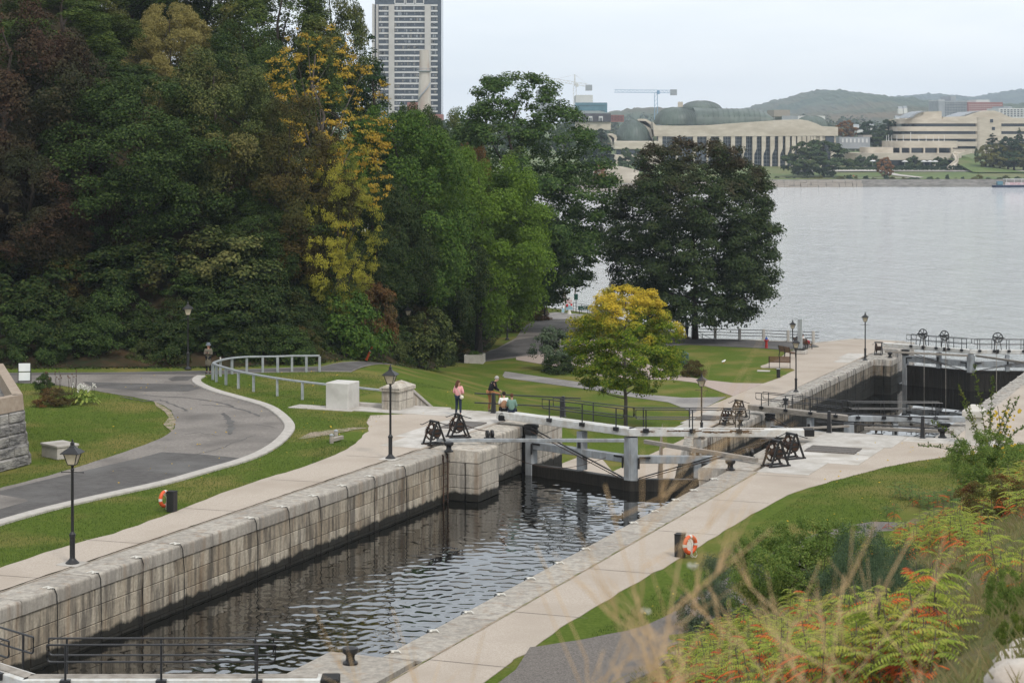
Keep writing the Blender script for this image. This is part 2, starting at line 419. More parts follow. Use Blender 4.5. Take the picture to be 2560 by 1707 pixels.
M['concrete'] = mat('pale_concrete', (.40, .375, .34), (.50, .475, .44), 2.4, .9, bump=.3, bscale=40, c3=(.33, .30, .26), scale2=.8, rndv=.07)
M['kerb'] = mat('kerb_concrete', (.36, .335, .30), (.45, .42, .385), 3, .9, bump=.4, bscale=50)
M['dirt'] = mat('bare_earth', (.22, .17, .12), (.33, .27, .21), 6, .95, bump=.5, bscale=40, c3=(.13, .14, .05), scale2=2.4)
M['parapet'] = mat('parapet_concrete', (.27, .21, .16), (.34, .28, .22), 4, .95, bump=.4, bscale=30)
M['stone'] = stonemat('lock_ashlar', (.32, .265, .195), (.52, .46, .37), (.05, .045, .042), ZW1, streak=.72, rndv=.2)
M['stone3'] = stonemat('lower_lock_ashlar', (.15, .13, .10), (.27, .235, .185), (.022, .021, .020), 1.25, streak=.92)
M['coping'] = stonemat('coping_stone', (.31, .28, .24), (.40, .365, .315), (.17, .155, .14), ZW1, streak=.5)
M['copingB'] = stonemat('lower_coping_stone', (.36, .335, .29), (.42, .39, .35), (.11, .10, .095), .6, streak=.75)
M['pierstone'] = stonemat('pier_ashlar', (.44, .395, .33), (.50, .455, .39), (.20, .185, .165), ZW1, streak=.7)
M['mortar'] = mat('dark_joint', (.03, .027, .023), (.06, .05, .042), 4, .95)
M['iron'] = mat('black_iron', (.012, .012, .013), (.022, .021, .021), 12, .45, spec=.4)
M['rust'] = mat('rusty_iron', (.022, .018, .016), (.075, .036, .02), 9, .75, bump=.3, bscale=40)
M['rail'] = mat('black_painted_rail', (.014, .014, .016), None, rough=.35, spec=.5)
M['white'] = mat('peeling_white_paint', (.62, .62, .60), (.52, .515, .49), 5, .6, c3=(.48, .45, .40), scale2=3.2, stretch=(1, 1, 1), bump=.2, bscale=20)
M['peel'] = mat('weathered_brown_wood', (.085, .045, .028), (.16, .10, .06), 12, .9)
M['grey'] = mat('grey_painted_timber', (.27, .29, .305), (.36, .38, .395), 4, .6, c3=(.22, .22, .215), scale2=2.2, bump=.25, bscale=25, stretch=(1, 1, .4))
M['greyw'] = mat('weathered_timber', (.23, .205, .175), (.36, .325, .285), 6, .85, bump=.5, bscale=30, stretch=(.6, .6, 3))
M['wet'] = mat('wet_black_timber', (.012, .011, .009), (.032, .027, .021), 5, .5, bump=.5, bscale=12, stretch=(3, 3, .3))
M['galv'] = mat('galvanised_steel', (.30, .32, .335), (.40, .42, .43), 5, .45, .25)
M['glass'] = mat('lamp_glass', (.50, .43, .30), (.60, .53, .40), 8, .25)
M['orange'] = mat('life_ring_orange', (.62, .085, .022), (.70, .12, .04), 5, .5)
M['rope'] = mat('white_rope', (.62, .60, .55), None, rough=.9)
M['rubber'] = mat('black_rubber', (.014, .013, .012), None, rough=.7)
M['wood'] = mat('bench_wood', (.12, .062, .033), (.19, .10, .058), 8, .7)
M['bark'] = mat('bark', (.028, .022, .017), (.062, .05, .04), 6, .95, bump=.8, bscale=10, stretch=(1, 1, .25))
M['barkL'] = mat('pale_bark', (.075, .062, .05), (.13, .11, .092), 6, .95, bump=.6, bscale=10, stretch=(1, 1, .25))
# ================================================================== land and water
def xy(p): return (p.x, p.y)
def lk2(s, t): return xy(LK(s, t))
def HB(x, y):
    s, t = ST(x, y)
    return ZA - (ZA - ZB) * sstep(2, 15, max((x + 9) * 0.55 + (y - 101) * 0.2, (t + 48.5) * 2.1)) if s > 91.0 else ZA
g1 = sheet('lawn_ground', [lk2(20, -37.5), lk2(91, -37.5), lk2(91, -150), lk2(20, -150)], M['grass'], 0, 2.5, HB); tag(g1, kind='structure')
shore_l = [p for p in SHORE if p[0] <= 31]
g2 = sheet('lower_ground', [lk2(91, -37.5), lk2(178.6, -37.5)] + shore_l + [(-150, 262), lk2(91, -150)], M['grass'], 0, 2.5, HB); tag(g2, kind='structure')
g3 = sheet('bank_ground', [lk2(-40, -22.4), lk2(91, -22.4), lk2(91, 60), lk2(-40, 60)], M['grass'], 0, 1.6); tag(g3, kind='structure')
g4 = sheet('far_bank_ground', [lk2(91, -22.4), lk2(178, -22.4), lk2(178, 60), lk2(91, 60)], M['gravel'], 0, 3); tag(g4, kind='structure')
# wooded hillside floor and the rough slope below the camera get their own sheets
hill = [(x, y) for x, y in HILL[:-1]] + [(-60, 249), (-140, 245), (-140, 108)]
g5 = sheet('hillside', hill, M['litter'], .05, 2.5); tag(g5, kind='structure')
A_, B_ = Vector((.8, 50)), Vector((18.7, 82.8)); nn = Vector((.87, -.5)); dd = (B_ - A_).normalized()
foot = [A_ + nn * 1.3 - dd * 60, A_ + nn * 1.3, A_ + nn * 1.7 + dd * 18, A_ + nn * 1.6 + dd * 36]
g6 = sheet('rough_slope', [xy(p) for p in foot] + [(46, 84), (46, -25), xy(A_ + nn * 30 - dd * 60)], M['rough'], .10, 1.1); tag(g6, kind='structure')

def px_sheet(name, pts, mt, off=.02, sp=2.0, skirt=.06):
    o = sheet(name, [xy(GH(*p)) if len(p) == 2 else p[1:] for p in pts], M[mt] if isinstance(mt, str) else mt, off, sp, skirt=skirt)
    return tag(o, kind='structure')
# -- paths of the upper bank
edgeL = [(0, 1420), (171, 1362), (294, 1332.6), (422, 1285), (446, 1277.5), (614, 1210), (767, 1167), (877, 1121), (908, 1091), (923, 1072), (917, 1054), (926, 1039)]
def wob(pl, amp=.05, step=.5, seed=0):
    """an edge that has grown ragged"""
    out = []
    for a, b in zip(pl, pl[1:]):
        a, b = Vector(a), Vector(b); k = max(1, int((b - a).length / step)); n2 = Vector((-(b - a).y, (b - a).x)).normalized()
        for i in range(k):
            p = a + (b - a) * i / k
            p = p + n2 * amp * (mnoise.noise(Vector((p.x * 1.3, p.y * 1.3, seed))) + .6 * mnoise.noise(Vector((p.x * 4, p.y * 4, seed))))
            out.append((p.x, p.y))
    out.append(tuple(pl[-1])); return out
def smooth_pl(pl, n=2):
    for _ in range(n):
        o = [pl[0]]
        for a, b in zip(pl, pl[1:]):
            a, b = Vector(a), Vector(b); o += [tuple(a * .75 + b * .25), tuple(a * .25 + b * .75)]
        o.append(pl[-1]); pl = o
    return pl
eL = [xy(G(*p)) for p in edgeL]
eL = wob(smooth_pl([lk2(30, -39.8)] + eL), .10)
tag(sheet('towpath', [lk2(30, -37.5)] + eL + [lk2(88.9, -42.6), lk2(88.9, -37.5)], M['gravel'], .02, 2.0, skirt=.06), kind='structure')
edgeR = [(1280, 1654), (1326, 1625), (1412, 1563.7), (1513, 1502.5), (1607, 1447), (1681, 1407.6), (1757, 1361.7), (1855, 1299), (1920, 1265), (1977, 1233.6), (2051, 1210.7), (2140, 1187), (2257, 1158), (2364, 1142.6), (2440, 1134)]
eR = wob(smooth_pl([xy(G(*p)) for p in edgeR]), .09, seed=4)
tag(sheet('lockside_path', [lk2(30, -22.3), lk2(30, -19.9), lk2(44, -20.0)] + eR + [lk2(90.9, -15), lk2(90.9, -22.3)], M['gravel'], .02, 2.0, skirt=.06), kind='structure')
gr = [(1326, 1631), (1427, 1616), (1555, 1593), (1647, 1564), (1733, 1511), (1770, 1484), (1870, 1425), (1960, 1380), (2021, 1349), (2103, 1328), (2177, 1314)]
gu = wob(smooth_pl([xy(G(*p)) for p in gr]), .08, seed=6)
gl = [tuple(Vector(p) + Vector((.87, -.5)) * (1.75 + 2.6 * (1 - sstep(52, 61, p[1])))) for p in gu][::-1]
tag(sheet('gravel_strip', [(-2.4, 44), (.1, 51)] + gu + gl + [(4.2, 48), (3.0, 44)], M['gravelB'], .15, 1.0, skirt=.16), kind='structure')
# -- the road and its kerb
kerb_in = [(-70, 1325), (0, 1303), (110, 1272), (250, 1240), (400, 1208), (492, 1181), (614, 1147), (675, 1115), (709, 1081), (712, 1063), (694, 1042), (660, 1017), (584, 996), (522, 979), (483, 961), (478, 950), (492, 942)]
isl = [(40, 957.6), (101, 959), (180, 967), (248, 979), (306, 988), (382, 1002), (428, 1023), (441, 1054), (428, 1081), (389, 1103), (306, 1133), (199, 1166), (101, 1195), (0, 1221), (-70, 1241)]
kw = smooth_pl([xy(GH(*p)) for p in kerb_in]); iw = wob(smooth_pl([xy(GH(*p)) for p in isl]), .12, seed=2)
far_lo = [(504, 937), (614, 933), (798, 929), (877, 930), (1040, 918), (1187, 907), (1300, 893), (1357, 886), (1420, 862), (1480, 832), (1496, 806)]
far_hi = [(1476, 800), (1371, 801), (1335, 803), (1308, 818), (1290, 845), (1240, 872), (1160, 891), (1040, 902), (946, 907), (807, 916), (700, 920), (517, 927), (300, 931), (-70, 933)]
road = kw + [xy(GH(*p)) for p in far_lo] + [xy(GH(*p)) for p in far_hi] + [xy(GH(-70, 957))] + iw
tag(sheet('road', road, M['asphalt'], .02, 1.8, skirt=.03), kind='structure')
def strip(name, pl, w, h, mt, off=0.0, sub=None):
    m = MB(); pl = [Vector(p) for p in pl]; n = len(pl)
    for i, p in enumerate(pl):
        d = (pl[min(n - 1, i + 1)] - pl[max(0, i - 1)]).normalized(); q = Vector((d.y, -d.x)); z = H(p.x, p.y)
        a, b = p + q * off, p + q * (off + w)
        bv = .03 * (1 if w > 0 else -1)
        m.v += [(a.x, a.y, z - .1), (a.x, a.y, z + h - .03), (a.x + q.x * bv, a.y + q.y * bv, z + h), (b.x - q.x * bv, b.y - q.y * bv, z + h), (b.x, b.y, z + h - .03), (b.x, b.y, z - .1)]
    for i in range(n - 1):
        for j in range(5): m.f.append((i * 6 + j, i * 6 + j + 1, (i + 1) * 6 + j + 1, (i + 1) * 6 + j))
    m.f += [tuple(range(6)), tuple((n - 1) * 6 + j for j in range(6))[::-1]]
    return m.build(name, M[mt], None, 30)
tag(strip('kerb', kw, .50, .10, 'kerb'), kind='structure')
dark1 = [(0, 1228), (110, 1201), (360, 1143), (404, 1131), (500, 1136), (600, 1146)] + [(560, 1160), (492, 1179), (400, 1205), (250, 1236), (110, 1268), (0, 1299), (-70, 1319), (-70, 1246)]
px_sheet('asphalt_patch', dark1, 'asphaltD', .026, 1.5, .004)
px_sheet('asphalt_patch', [(207, 955), (330, 959), (478, 962), (500, 972), (470, 979), (360, 979), (230, 968)], 'asphaltD', .026, 1.5, .004)
px_sheet('asphalt_patch', [(420, 948), (440, 941), (485, 941), (470, 952), (430, 953)], 'asphaltD', .026, 1.5, .004)
px_sheet('asphalt_patch', [(-70, 934), (300, 932), (517, 928), (700, 922), (807, 917.5), (946, 908.5), (1040, 904), (1160, 893), (1240, 875), (1290, 850), (1400, 835), (1400, 866), (1300, 890), (1187, 905), (1040, 916), (877, 928), (798, 927), (614, 931), (500, 936), (300, 936), (-70, 940)], 'asphaltD', .03, 1.5, .004)
px_sheet('worn_patch', [(-70, 1255), (0, 1238), (60, 1248), (72, 1254), (0, 1274), (-70, 1290)], 'asphalt', .032, 1.5, .004)
px_sheet('bare_earth', [(385, 1004), (405, 1014), (425, 1027), (440, 1052), (430, 1080), (420, 1072), (408, 1062), (422, 1045), (412, 1030), (390, 1015)], 'dirt', .028, .8, .004)
px_sheet('bare_earth', [(745, 1098), (775, 1082), (830, 1075), (880, 1069), (922, 1070), (880, 1076), (820, 1088), (770, 1096)], 'dirt', .022, .8, .004)
# expansion joints, cracks and an oil stain
def line_strip(name, pl, w_, mt, off=.03, jit=0.0, seed=0):
    q = random.Random(seed); m = MB(); pl = [Vector(p) for p in pl]; out = []
    for a, b in zip(pl, pl[1:]):
        k = max(1, int((b - a).length / .35)); out += [a + (b - a) * i / k for i in range(k)]
    out.append(pl[-1]); n = len(out)
    for i, p in enumerate(out):
        d = (out[min(n - 1, i + 1)] - out[max(0, i - 1)]).normalized(); nn_ = Vector((-d.y, d.x)); p = p + nn_ * q.uniform(-jit, jit); ww = w_ * (q.uniform(.5, 1.3) if jit else 1) / 2 * (.2 if jit and i in (0, n - 1) else 1)
        for g in (-1, 1): a = p + nn_ * ww * g; m.v.append((a.x, a.y, H(a.x, a.y) + off))
    m.f = [(2 * i, 2 * i + 1, 2 * i + 3, 2 * i + 2) for i in range(n - 1)]
    return tag(m.build(name, M[mt]), kind='structure')
for k, s_ in enumerate((47.5, 53.2, 59.4, 66.0, 72.4, 78.4)):
    line_strip('path_joint', [lk2(s_, -22.3), lk2(s_ + .1, -20.05)], .03, 'gravelB', .026); line_strip('path_joint', [lk2(s_ + 4, -37.6), lk2(s_ + 3.8, -39.75)], .03, 'gravelB', .026)
line_strip('path_joint', [lk2(38, -37.56), lk2(79, -37.56)], .07, 'litter', .03, .02, 3); line_strip('path_joint', [lk2(38, -22.33), lk2(79, -22.33)], .08, 'dirt', .03, .02, 4)
for k, pp in enumerate(([(556, 1033), (570, 1048), (577, 1065), (576, 1080), (570, 1088)], [(300, 992), (360, 1004), (400, 1000), (440, 1014), (470, 1030)], [(330, 986), (400, 992), (470, 995), (540, 1005), (585, 1018)], [(500, 1012), (560, 1016), (610, 1026), (650, 1042)], [(620, 1060), (660, 1064), (690, 1072)], [(455, 1088), (500, 1082), (540, 1090)], [(120, 1236), (250, 1205), (380, 1180)], [(478, 1140), (560, 1118), (640, 1086)])):
    line_strip('road_crack' if k else 'oil_stain', [xy(GH(*p)) for p in pp], .30 if k == 0 else .16 if k in (1, 2, 3) else .06, 'asphaltD', .027, .10, k)
# -- paths below the upper lock
px_sheet('footpath', [(1096, 914), (1160, 908), (1249, 927), (1350, 942), (1466, 958), (1540, 976), (1607, 986), (1708, 995), (1815, 993), (1763, 1019), (1726, 1036), (1720, 1025), (1671, 1006), (1600, 996), (1531, 985), (1494, 977), (1350, 957), (1218, 938), (1130, 922)], 'pathgrey', .03, 1.5)
px_sheet('paved_apron', [(1290, 893), (1357, 887), (1420, 866), (1480, 838), (1560, 850), (1600, 905), (1708, 941), (1760, 950), (1837, 958), (1907, 959), (1832, 991), (1739, 957), (1684, 950), (1600, 948), (1500, 940), (1380, 915), (1290, 900)], 'brickpath', .03, 1.5)
px_sheet('shore_walk', [(1371, 800), (1476, 800), (1500, 803), (1490, 790), (1420, 783), (1390, 781), (1362, 784), (1350, 795)], 'pathgrey', .035, 1.5)
px_sheet('shore_asphalt', [(1600, 838), (1700, 848), (1732, 848), (1850, 851), (1966, 855), (2028, 859), (2048, 867), (1990, 873), (1956, 875), (1908, 871), (1800, 866), (1726, 862), (1690, 864), (1600, 880)], 'asphaltD', .03, 1.5)
lo_edge = [xy(GH(*p)) for p in [(1653, 1070), (1726, 1036), (1763, 1019), (1830, 992), (1907, 959.5), (1948, 945), (1988, 925), (1975, 921), (1905, 920), (1900, 916), (1930, 905), (1954, 892), (1965, 882), (1990, 874), (2048, 868), (2031, 860)]]
tag(sheet('quay_path', [lk2(92.2, -37.5)] + [lk2(92.2, -41.0), lk2(100, -41.2), lk2(110, -40.9)] + wob(lo_edge, .06) + [tuple(Vector(p) - Vector((0, .5))) for p in SHORE[2:4]][::-1] + [(35.2, 179.0), lk2(178.4, -37.5)], M['gravel'], .025, 2.0, skirt=.05), kind='structure')

# -- masonry skirts that hold the land up along the river
def river_wall(name, pl, label):
    m = MB(); pl = [Vector(p) for p in pl]
    for a, b in zip(pl, pl[1:]):
        za, zb = H(a.x, a.y), H(b.x, b.y); d = (b - a).normalized(); q = Vector((d.y, -d.x)) * -.35
        m.add([(a.x, a.y, za + .06), (b.x, b.y, zb + .06), (b.x + q.x, b.y + q.y, zb + .06), (a.x + q.x, a.y + q.y, za + .06), (a.x, a.y, -2), (b.x, b.y, -2), (b.x + q.x, b.y + q.y, -2), (a.x + q.x, a.y + q.y, -2)],
              [(0, 1, 2, 3), (0, 4, 5, 1), (3, 2, 6, 7), (0, 3, 7, 4), (1, 5, 6, 2)])
    return tag(m.build(name, M['concrete']), label, 'wall')
river_wall('quay_wall', [tuple(LK(178.6, -37.5)[:2])] + shore_l, 'pale concrete quay edge along the river below the dark maple')

# -- water
def watermat(name, base, rough, bump, scale, stretch=(1, 1, 1), ior=1.33):
    m = bpy.data.materials.new(name); m.use_nodes = True; t = m.node_tree; b = t.nodes['Principled BSDF']
    b.inputs['Base Color'].default_value = (*base, 1); b.inputs['Roughness'].default_value = rough; b.inputs['IOR'].default_value = ior; b.inputs['Specular IOR Level'].default_value = .5
    if bump:
        g = N(t, 'ShaderNodeNewGeometry'); mp_ = N(t, 'ShaderNodeMapping'); mp_.inputs['Scale'].default_value = stretch; t.links.new(g.outputs['Position'], mp_.inputs[0])
        n1 = N(t, 'ShaderNodeTexNoise'); n1.inputs['Scale'].default_value = scale; n1.inputs['Detail'].default_value = 8; n1.inputs['Roughness'].default_value = .7; t.links.new(mp_.outputs[0], n1.inputs['Vector'])
        n2 = N(t, 'ShaderNodeTexNoise'); n2.inputs['Scale'].default_value = scale * .22; n2.inputs['Detail'].default_value = 3; t.links.new(mp_.outputs[0], n2.inputs['Vector'])
        mu = N(t, 'ShaderNodeMath', operation='MULTIPLY_ADD'); t.links.new(n2.outputs['Fac'], mu.inputs[0]); mu.inputs[1].default_value = 1.5; t.links.new(n1.outputs['Fac'], mu.inputs[2])
        bp = N(t, 'ShaderNodeBump'); bp.inputs['Strength'].default_value = 1; bp.inputs['Distance'].default_value = bump
        t.links.new(mu.outputs[0], bp.inputs['Height']); t.links.new(bp.outputs[0], b.inputs['Normal'])
    return m
M['river'] = watermat('river_water', (.62, .635, .65), .05, 1.4, .8, (1, .3, 1), 2.1)
M['canal'] = watermat('canal_water', (.006, .006, .005), .012, 0, 1, ior=3.0)
rv = MB(); rv.v = [(-900, -150, -.03), (900, -150, -.03), (900, 1200, -.03), (-900, 1200, -.03)]; rv.f = [(0, 1, 2, 3)]  # sheet extended unseen beneath the land to stop sky light leaking from below
tag(rv.build('river', M['river']), kind='structure')
def canal(name, s0, s1, t0, t1, z, step, slope, seed):
    q = np.random.default_rng(seed)
    ns, ntt = int((s1 - s0) / step) + 1, int((t1 - t0) / step) + 1
    S, T = np.meshgrid(np.linspace(s0, s1, ns), np.linspace(t0, t1, ntt), indexing='ij')
    X, Y = S * SU + T * CU, S * CU - T * SU; Z = np.zeros_like(X)
    for i in range(34):
        lam = .21 * (5.5 ** q.random()); a = q.normal(1.35, .62); k = 2 * math.pi / lam
        ph = k * (X * math.cos(a) + Y * math.sin(a)) + q.random() * 6.28
        ph2 = q.uniform(.12, .4) * (X * q.normal() + Y * q.normal()) + q.random() * 6.28
        Z += slope / k * np.sin(ph) * (.55 + .45 * np.sin(ph2))
    env = np.zeros_like(X)
    for i in range(7): env += np.sin(q.uniform(.18, .55) * (X * q.normal() + Y * q.normal()) + q.random() * 6.28)
    Z *= np.clip(.95 + .24 * env, .30, 1.5)          # gusts ruffle some patches and leave others calm
    V = np.stack([X, Y, z + Z], -1).reshape(-1, 3)
    i, j = np.meshgrid(np.arange(ns - 1), np.arange(ntt - 1), indexing='ij'); a = (i * ntt + j).ravel()
    o = link(name, np_mesh(name, V, np.stack([a, a + 1, a + ntt + 1, a + ntt], -1)[:, ::-1], M['canal'], True))
    if o.data.polygons[0].normal.z < 0: o.data.flip_normals()
    return tag(o, kind='structure')
canal('canal_water', 38.5, 87.5, -36.6, -23.4, ZW1, .085, .0158, 3)
canal('lower_canal_water', 86.2, 129, -36.6, -23.4, .45, .5, .01, 4)
canal('outlet_water', 126.5, 171, -36.6, -23.4, .06, .5, .01, 5)
# ================================================================== the flight of locks
RZ = -TH
def lock_root(name, label, cat, s, t, z, group=None, extra=0.0):
    return thing(name, label, cat, LK(s, t, z), RZ + extra, group)
COPE_PROF = [(0, -.5), (0, 0), (-.0, 0)]
def cope_prof(d, h, r=.09):
    """profile of a coping stone: a toward the chamber, b up, front edge worn round"""
    p = [(-d, -h), (0, -h), (0, -r)]
    for i in range(1, 5):
        a = math.pi / 2 * i / 4; p.append((-r + r * math.cos(a), -r + r * math.sin(a)))
    p.append((-d, 0)); return p
def courses(root, y0, y1, side, levels, stone, cope, cope_d=1.2, seed=0, lmin=.9, lmax=1.5, cope_l=(1.5, 2.2), dep=.45, back=True, gap=.022, cope_h=None):
    """root-local: y along the wall, face at x=0, chamber towards x=+side; levels = z of the bed joints from the top down"""
    q = random.Random(seed); X = Vector((side, 0, 0)); U = Vector((0, 0, 1)); ch = -levels[0]
    y = y0
    while y < y1 - .05:
        L = min(q.uniform(*cope_l), y1 - y)
        if y1 - y - L < .5: L = y1 - y
        pr = cope_prof(cope_d, ch - gap)
        MB().extrude(pr, (.035 * side + q.uniform(-.008, .008), 0, q.uniform(-.006, .006)), (0, L - gap, 0), X, U).build('coping_stone', M[cope], root, 35, (0, y + gap / 2, 0)); y += L
    for zt, zb in zip(levels, levels[1:]):
        y = y0
        while y < y1 - .02:
            L = min(q.uniform(lmin, lmax), y1 - y)
            if y1 - y - L < .35: L = y1 - y
            hh = zt - zb - gap
            MB().box(0, 0, 0, dep, L - gap, hh, .012).build('stone', M[stone], root, None, (-side * (dep / 2 + q.uniform(0, .014)), y + L / 2, (zt + zb) / 2)); y += L
    if back:
        zb = levels[-1]
        MB().box(-side * (.04 + .5), (y0 + y1) / 2, (zb - 2 - .04) / 2 - .02, 1.0, y1 - y0 - .02, -(zb - 2) - .08).build('core', M['mortar'], root)
def wall(label, s0, s1, t, z, side, levels, stone, cope, **kw):
    r = lock_root('lock_wall', label, 'wall', 0, t, z); r.location = LK(0, t, z)
    courses(r, s0, s1, side, levels, stone, cope, **kw); return r
LV = [-.46, -1.0, -1.55, -2.12, -2.9]
r = wall('long chamber wall of stained ashlar hung with black cables beside the towpath', 36, 79.4, -36.3, ZA, 1, LV, 'stone', 'coping', seed=1)
# iron ladder of pipes against the wall by the pier
LAD = r
m = MB()
for y in (78.55, 78.98): m.tube([(.07, y, -.3), (.10, y, -.1), (.10, y, -2.9)], .035, 8); m.tube([(-.22, y - .1, -.06), (.06, y, -.10), (.10, y, -.25)], .03, 6)
for i in range(8): m.tube([(.10, 78.55, -.55 - .3 * i), (.10, 78.98, -.55 - .3 * i)], .014, 6)
lad = m.build('access_ladder', M['rust'], None, 40); lad.location = LK(0, -36.3, ZA); lad.rotation_euler = (0, 0, RZ); tag(lad, 'rusty ladder let into the chamber wall beside the bollard pier', 'ladder')
# pier
def pier(label, s0, s1, t0, t1, z, side, levels, stone, cope, seed):
    """t1 = face towards the water; both the upstream face and the water face are dressed"""
    rt = lock_root('lock_pier', label, 'pier', s0, t1, z); q = random.Random(seed); w = abs(t1 - t0); L = s1 - s0
    h = -levels[0]
    m = MB(); pr = cope_prof(w + 1.0, h - .02, .14)
    o = MB().extrude(pr, (.03 * side, 0, 0), (0, L, 0), (side, 0, 0), (0, 0, 1))
    # round the upstream top corner too
    o.v = [(x, y + (0.14 * (1 - min(1, (-zz) / .2)) ** 2 if (y < .01 and zz > -.2) else 0), zz) for x, y, zz in o.v]
    o.build('coping_stone', M[cope], rt, 35)
    for i, (zt, zb) in enumerate(zip(levels, levels[1:])):
        cuts = [0, L * (.36 if i % 2 else .62), L]
        for a, b in zip(cuts, cuts[1:]):
            MB().box(-side * .3, (a + b) / 2 + .01, (zt + zb) / 2, .6, b - a - .02, zt - zb - .022, .015).build('stone', M[stone], rt)
        if i % 2 == 0:
            MB().box(-side * (.6 + (w - .6) / 2 + .05), .42, (zt + zb) / 2, w - .62, .82, zt - zb - .022, .015).build('stone', M[stone], rt)
        else:
            for a in (0, 1): MB().box(-side * (.6 + (w - .6) * (.25 + .5 * a) + .05), .42, (zt + zb) / 2, (w - .62) / 2 - .01, .82, zt - zb - .022, .015).build('stone', M[stone], rt)
    MB().box(-side * (w / 2 + .3), L / 2 + .15, levels[-1] / 2 - 1, w + .4, L - .4, -levels[-1] + 1.4).build('core', M['mortar'], rt)
    return rt
LVP = [-.52, -1.06, -1.62, -2.2, -2.9]
pier('square pale stone pier with a black bollard on top', 79.4, 81.7, -36.3, -34.95, ZA, 1, LVP, 'pierstone', 'pierstone', 5)
wall('short pale recess wall behind the grey swing boom', 81.7, 87.3, -36.15, ZA, 1, [-.5, -1.05, -1.6, -2.2, -2.9], 'pierstone', 'pierstone', seed=8, cope_d=1.35, lmin=.9, lmax=1.3)
wall('pale wing of wall behind the white gate beam below the seated couple', 87.6, 91.0, -35.55, ZA, 1, [-.5, -1.05, -1.6, -2.2, -2.8, -3.5, -4.2, -5], 'pierstone', 'pierstone', seed=9, cope_d=1.95, lmin=.9, lmax=1.3)
# far bank of the upper chamber: only the coping shows
pier('low stone pier with a large bollard beside the beam nearest the camera', 41.0, 47.3, -23.6, -25.2, ZA, -1, LVP, 'stone', 'coping', 26)
wall('low coping wall of the upper chamber along the gravel path and lawn', 47.32, 79.2, -23.6, ZA, -1, [-.46, -1.0, -2.9], 'stone', 'coping', seed=11, cope_d=1.25, lmin=2, lmax=3, cope_l=(1.9, 3.0))
pier('low pier with a bollard opposite the pale stone pier', 79.2, 81.6, -23.6, -24.9, ZA, -1, LVP, 'pierstone', 'coping', 6)
wall('recess coping behind the pair of rusty winches', 81.6, 91.0, -23.75, ZA, -1, [-.5, -1.6, -2.9, -5], 'stone', 'coping', seed=12, cope_d=1.4, lmin=1.2, lmax=2)
# lower chambers
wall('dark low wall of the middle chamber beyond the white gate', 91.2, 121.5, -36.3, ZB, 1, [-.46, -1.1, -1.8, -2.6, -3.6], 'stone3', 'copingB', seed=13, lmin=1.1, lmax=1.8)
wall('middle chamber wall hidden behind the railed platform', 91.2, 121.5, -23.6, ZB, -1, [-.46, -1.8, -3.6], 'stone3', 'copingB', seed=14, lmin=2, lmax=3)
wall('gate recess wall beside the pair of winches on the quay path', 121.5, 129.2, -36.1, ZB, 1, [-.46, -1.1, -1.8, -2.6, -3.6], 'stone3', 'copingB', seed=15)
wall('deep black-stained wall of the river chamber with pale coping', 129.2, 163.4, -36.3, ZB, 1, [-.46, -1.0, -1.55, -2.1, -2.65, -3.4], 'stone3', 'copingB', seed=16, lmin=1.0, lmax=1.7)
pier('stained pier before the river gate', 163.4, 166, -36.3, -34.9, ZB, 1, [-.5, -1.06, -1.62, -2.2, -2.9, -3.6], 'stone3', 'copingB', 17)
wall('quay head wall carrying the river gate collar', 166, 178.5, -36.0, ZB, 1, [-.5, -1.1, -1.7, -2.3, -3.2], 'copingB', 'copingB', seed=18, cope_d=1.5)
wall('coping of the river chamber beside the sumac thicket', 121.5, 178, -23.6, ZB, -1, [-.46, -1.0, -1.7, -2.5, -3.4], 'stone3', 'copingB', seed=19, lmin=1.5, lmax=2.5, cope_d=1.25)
# retaining walls where the bank steps down
def retain(label, t0, t1):
    rt = lock_root('retaining_wall', label, 'wall', 91.0, t0, ZB - .5); L = t1 - t0; q = random.Random(int(t0 * 10)); z = 0
    MB().box(L / 2, -.3, 2.5, L, .55, 5.0).build('core', M['mortar'], rt)
    while z < 5.2 - .1:
        x = 0.0
        while x < L - .05:
            w = min(q.uniform(.9, 1.6), L - x); w = L - x if L - x - w < .4 else w
            MB().box(x + w / 2, .06, z + .325, w - .02, .35, .63, .015).build('stone', M['pierstone'], rt); x += w
        z += .65
retain('retaining wall stepping down from the upper platform to the lawn', -46.5, -37.0)
retain('retaining wall under the railed platform beside the bank', -22.6, -10)

# -- concrete platforms at the gates: every slab on its own
def slab_field(label, z, rects, mtl='concrete'):
    rt = thing('lock_platform', label, 'platform', LK(0, 0, z), RZ); q = random.Random(len(rects))
    for s0, s1, t0, t1 in rects:
        MB().box((t0 + t1) / 2, (s0 + s1) / 2, -.06 + q.uniform(-.004, .004), t1 - t0 - .03, s1 - s0 - .03, .2, .012).build('slab', M[mtl], rt)
    return rt
slab_field('pale concrete platform at the white gate where the visitors gather', ZA,
           [(88.7, 90.95, -46.4, -44.3), (88.7, 90.95, -44.3, -42.2), (88.7, 90.95, -42.2, -40.2), (87.0, 90.95, -40.2, -37.6), (84.5, 87.0, -40.2, -37.6), (81.9, 84.5, -40.2, -37.6), (79.2, 81.9, -39.6, -37.6)])
slab_field('pale concrete platform under the pair of rusty winches', ZA,
           [(79.0, 82.2, -22.4, -20.2), (82.2, 84.6, -22.4, -18.9), (84.6, 87.2, -22.4, -18.9), (87.2, 90.9, -22.4, -18.6), (89.4, 90.9, -18.6, -16.6), (89.4, 90.9, -16.6, -14.2)])
slab_field('pale slabs round the winches on the quay path', ZB, [(119.5, 122.6, -39.5, -37.6), (122.6, 125.8, -39.8, -37.6), (125.8, 128.8, -39.8, -37.6)])
slab_field('pale slabs under the winch by the river gate', ZB, [(160.0, 163.2, -38.9, -37.6), (163.2, 167, -39.3, -37.6)])
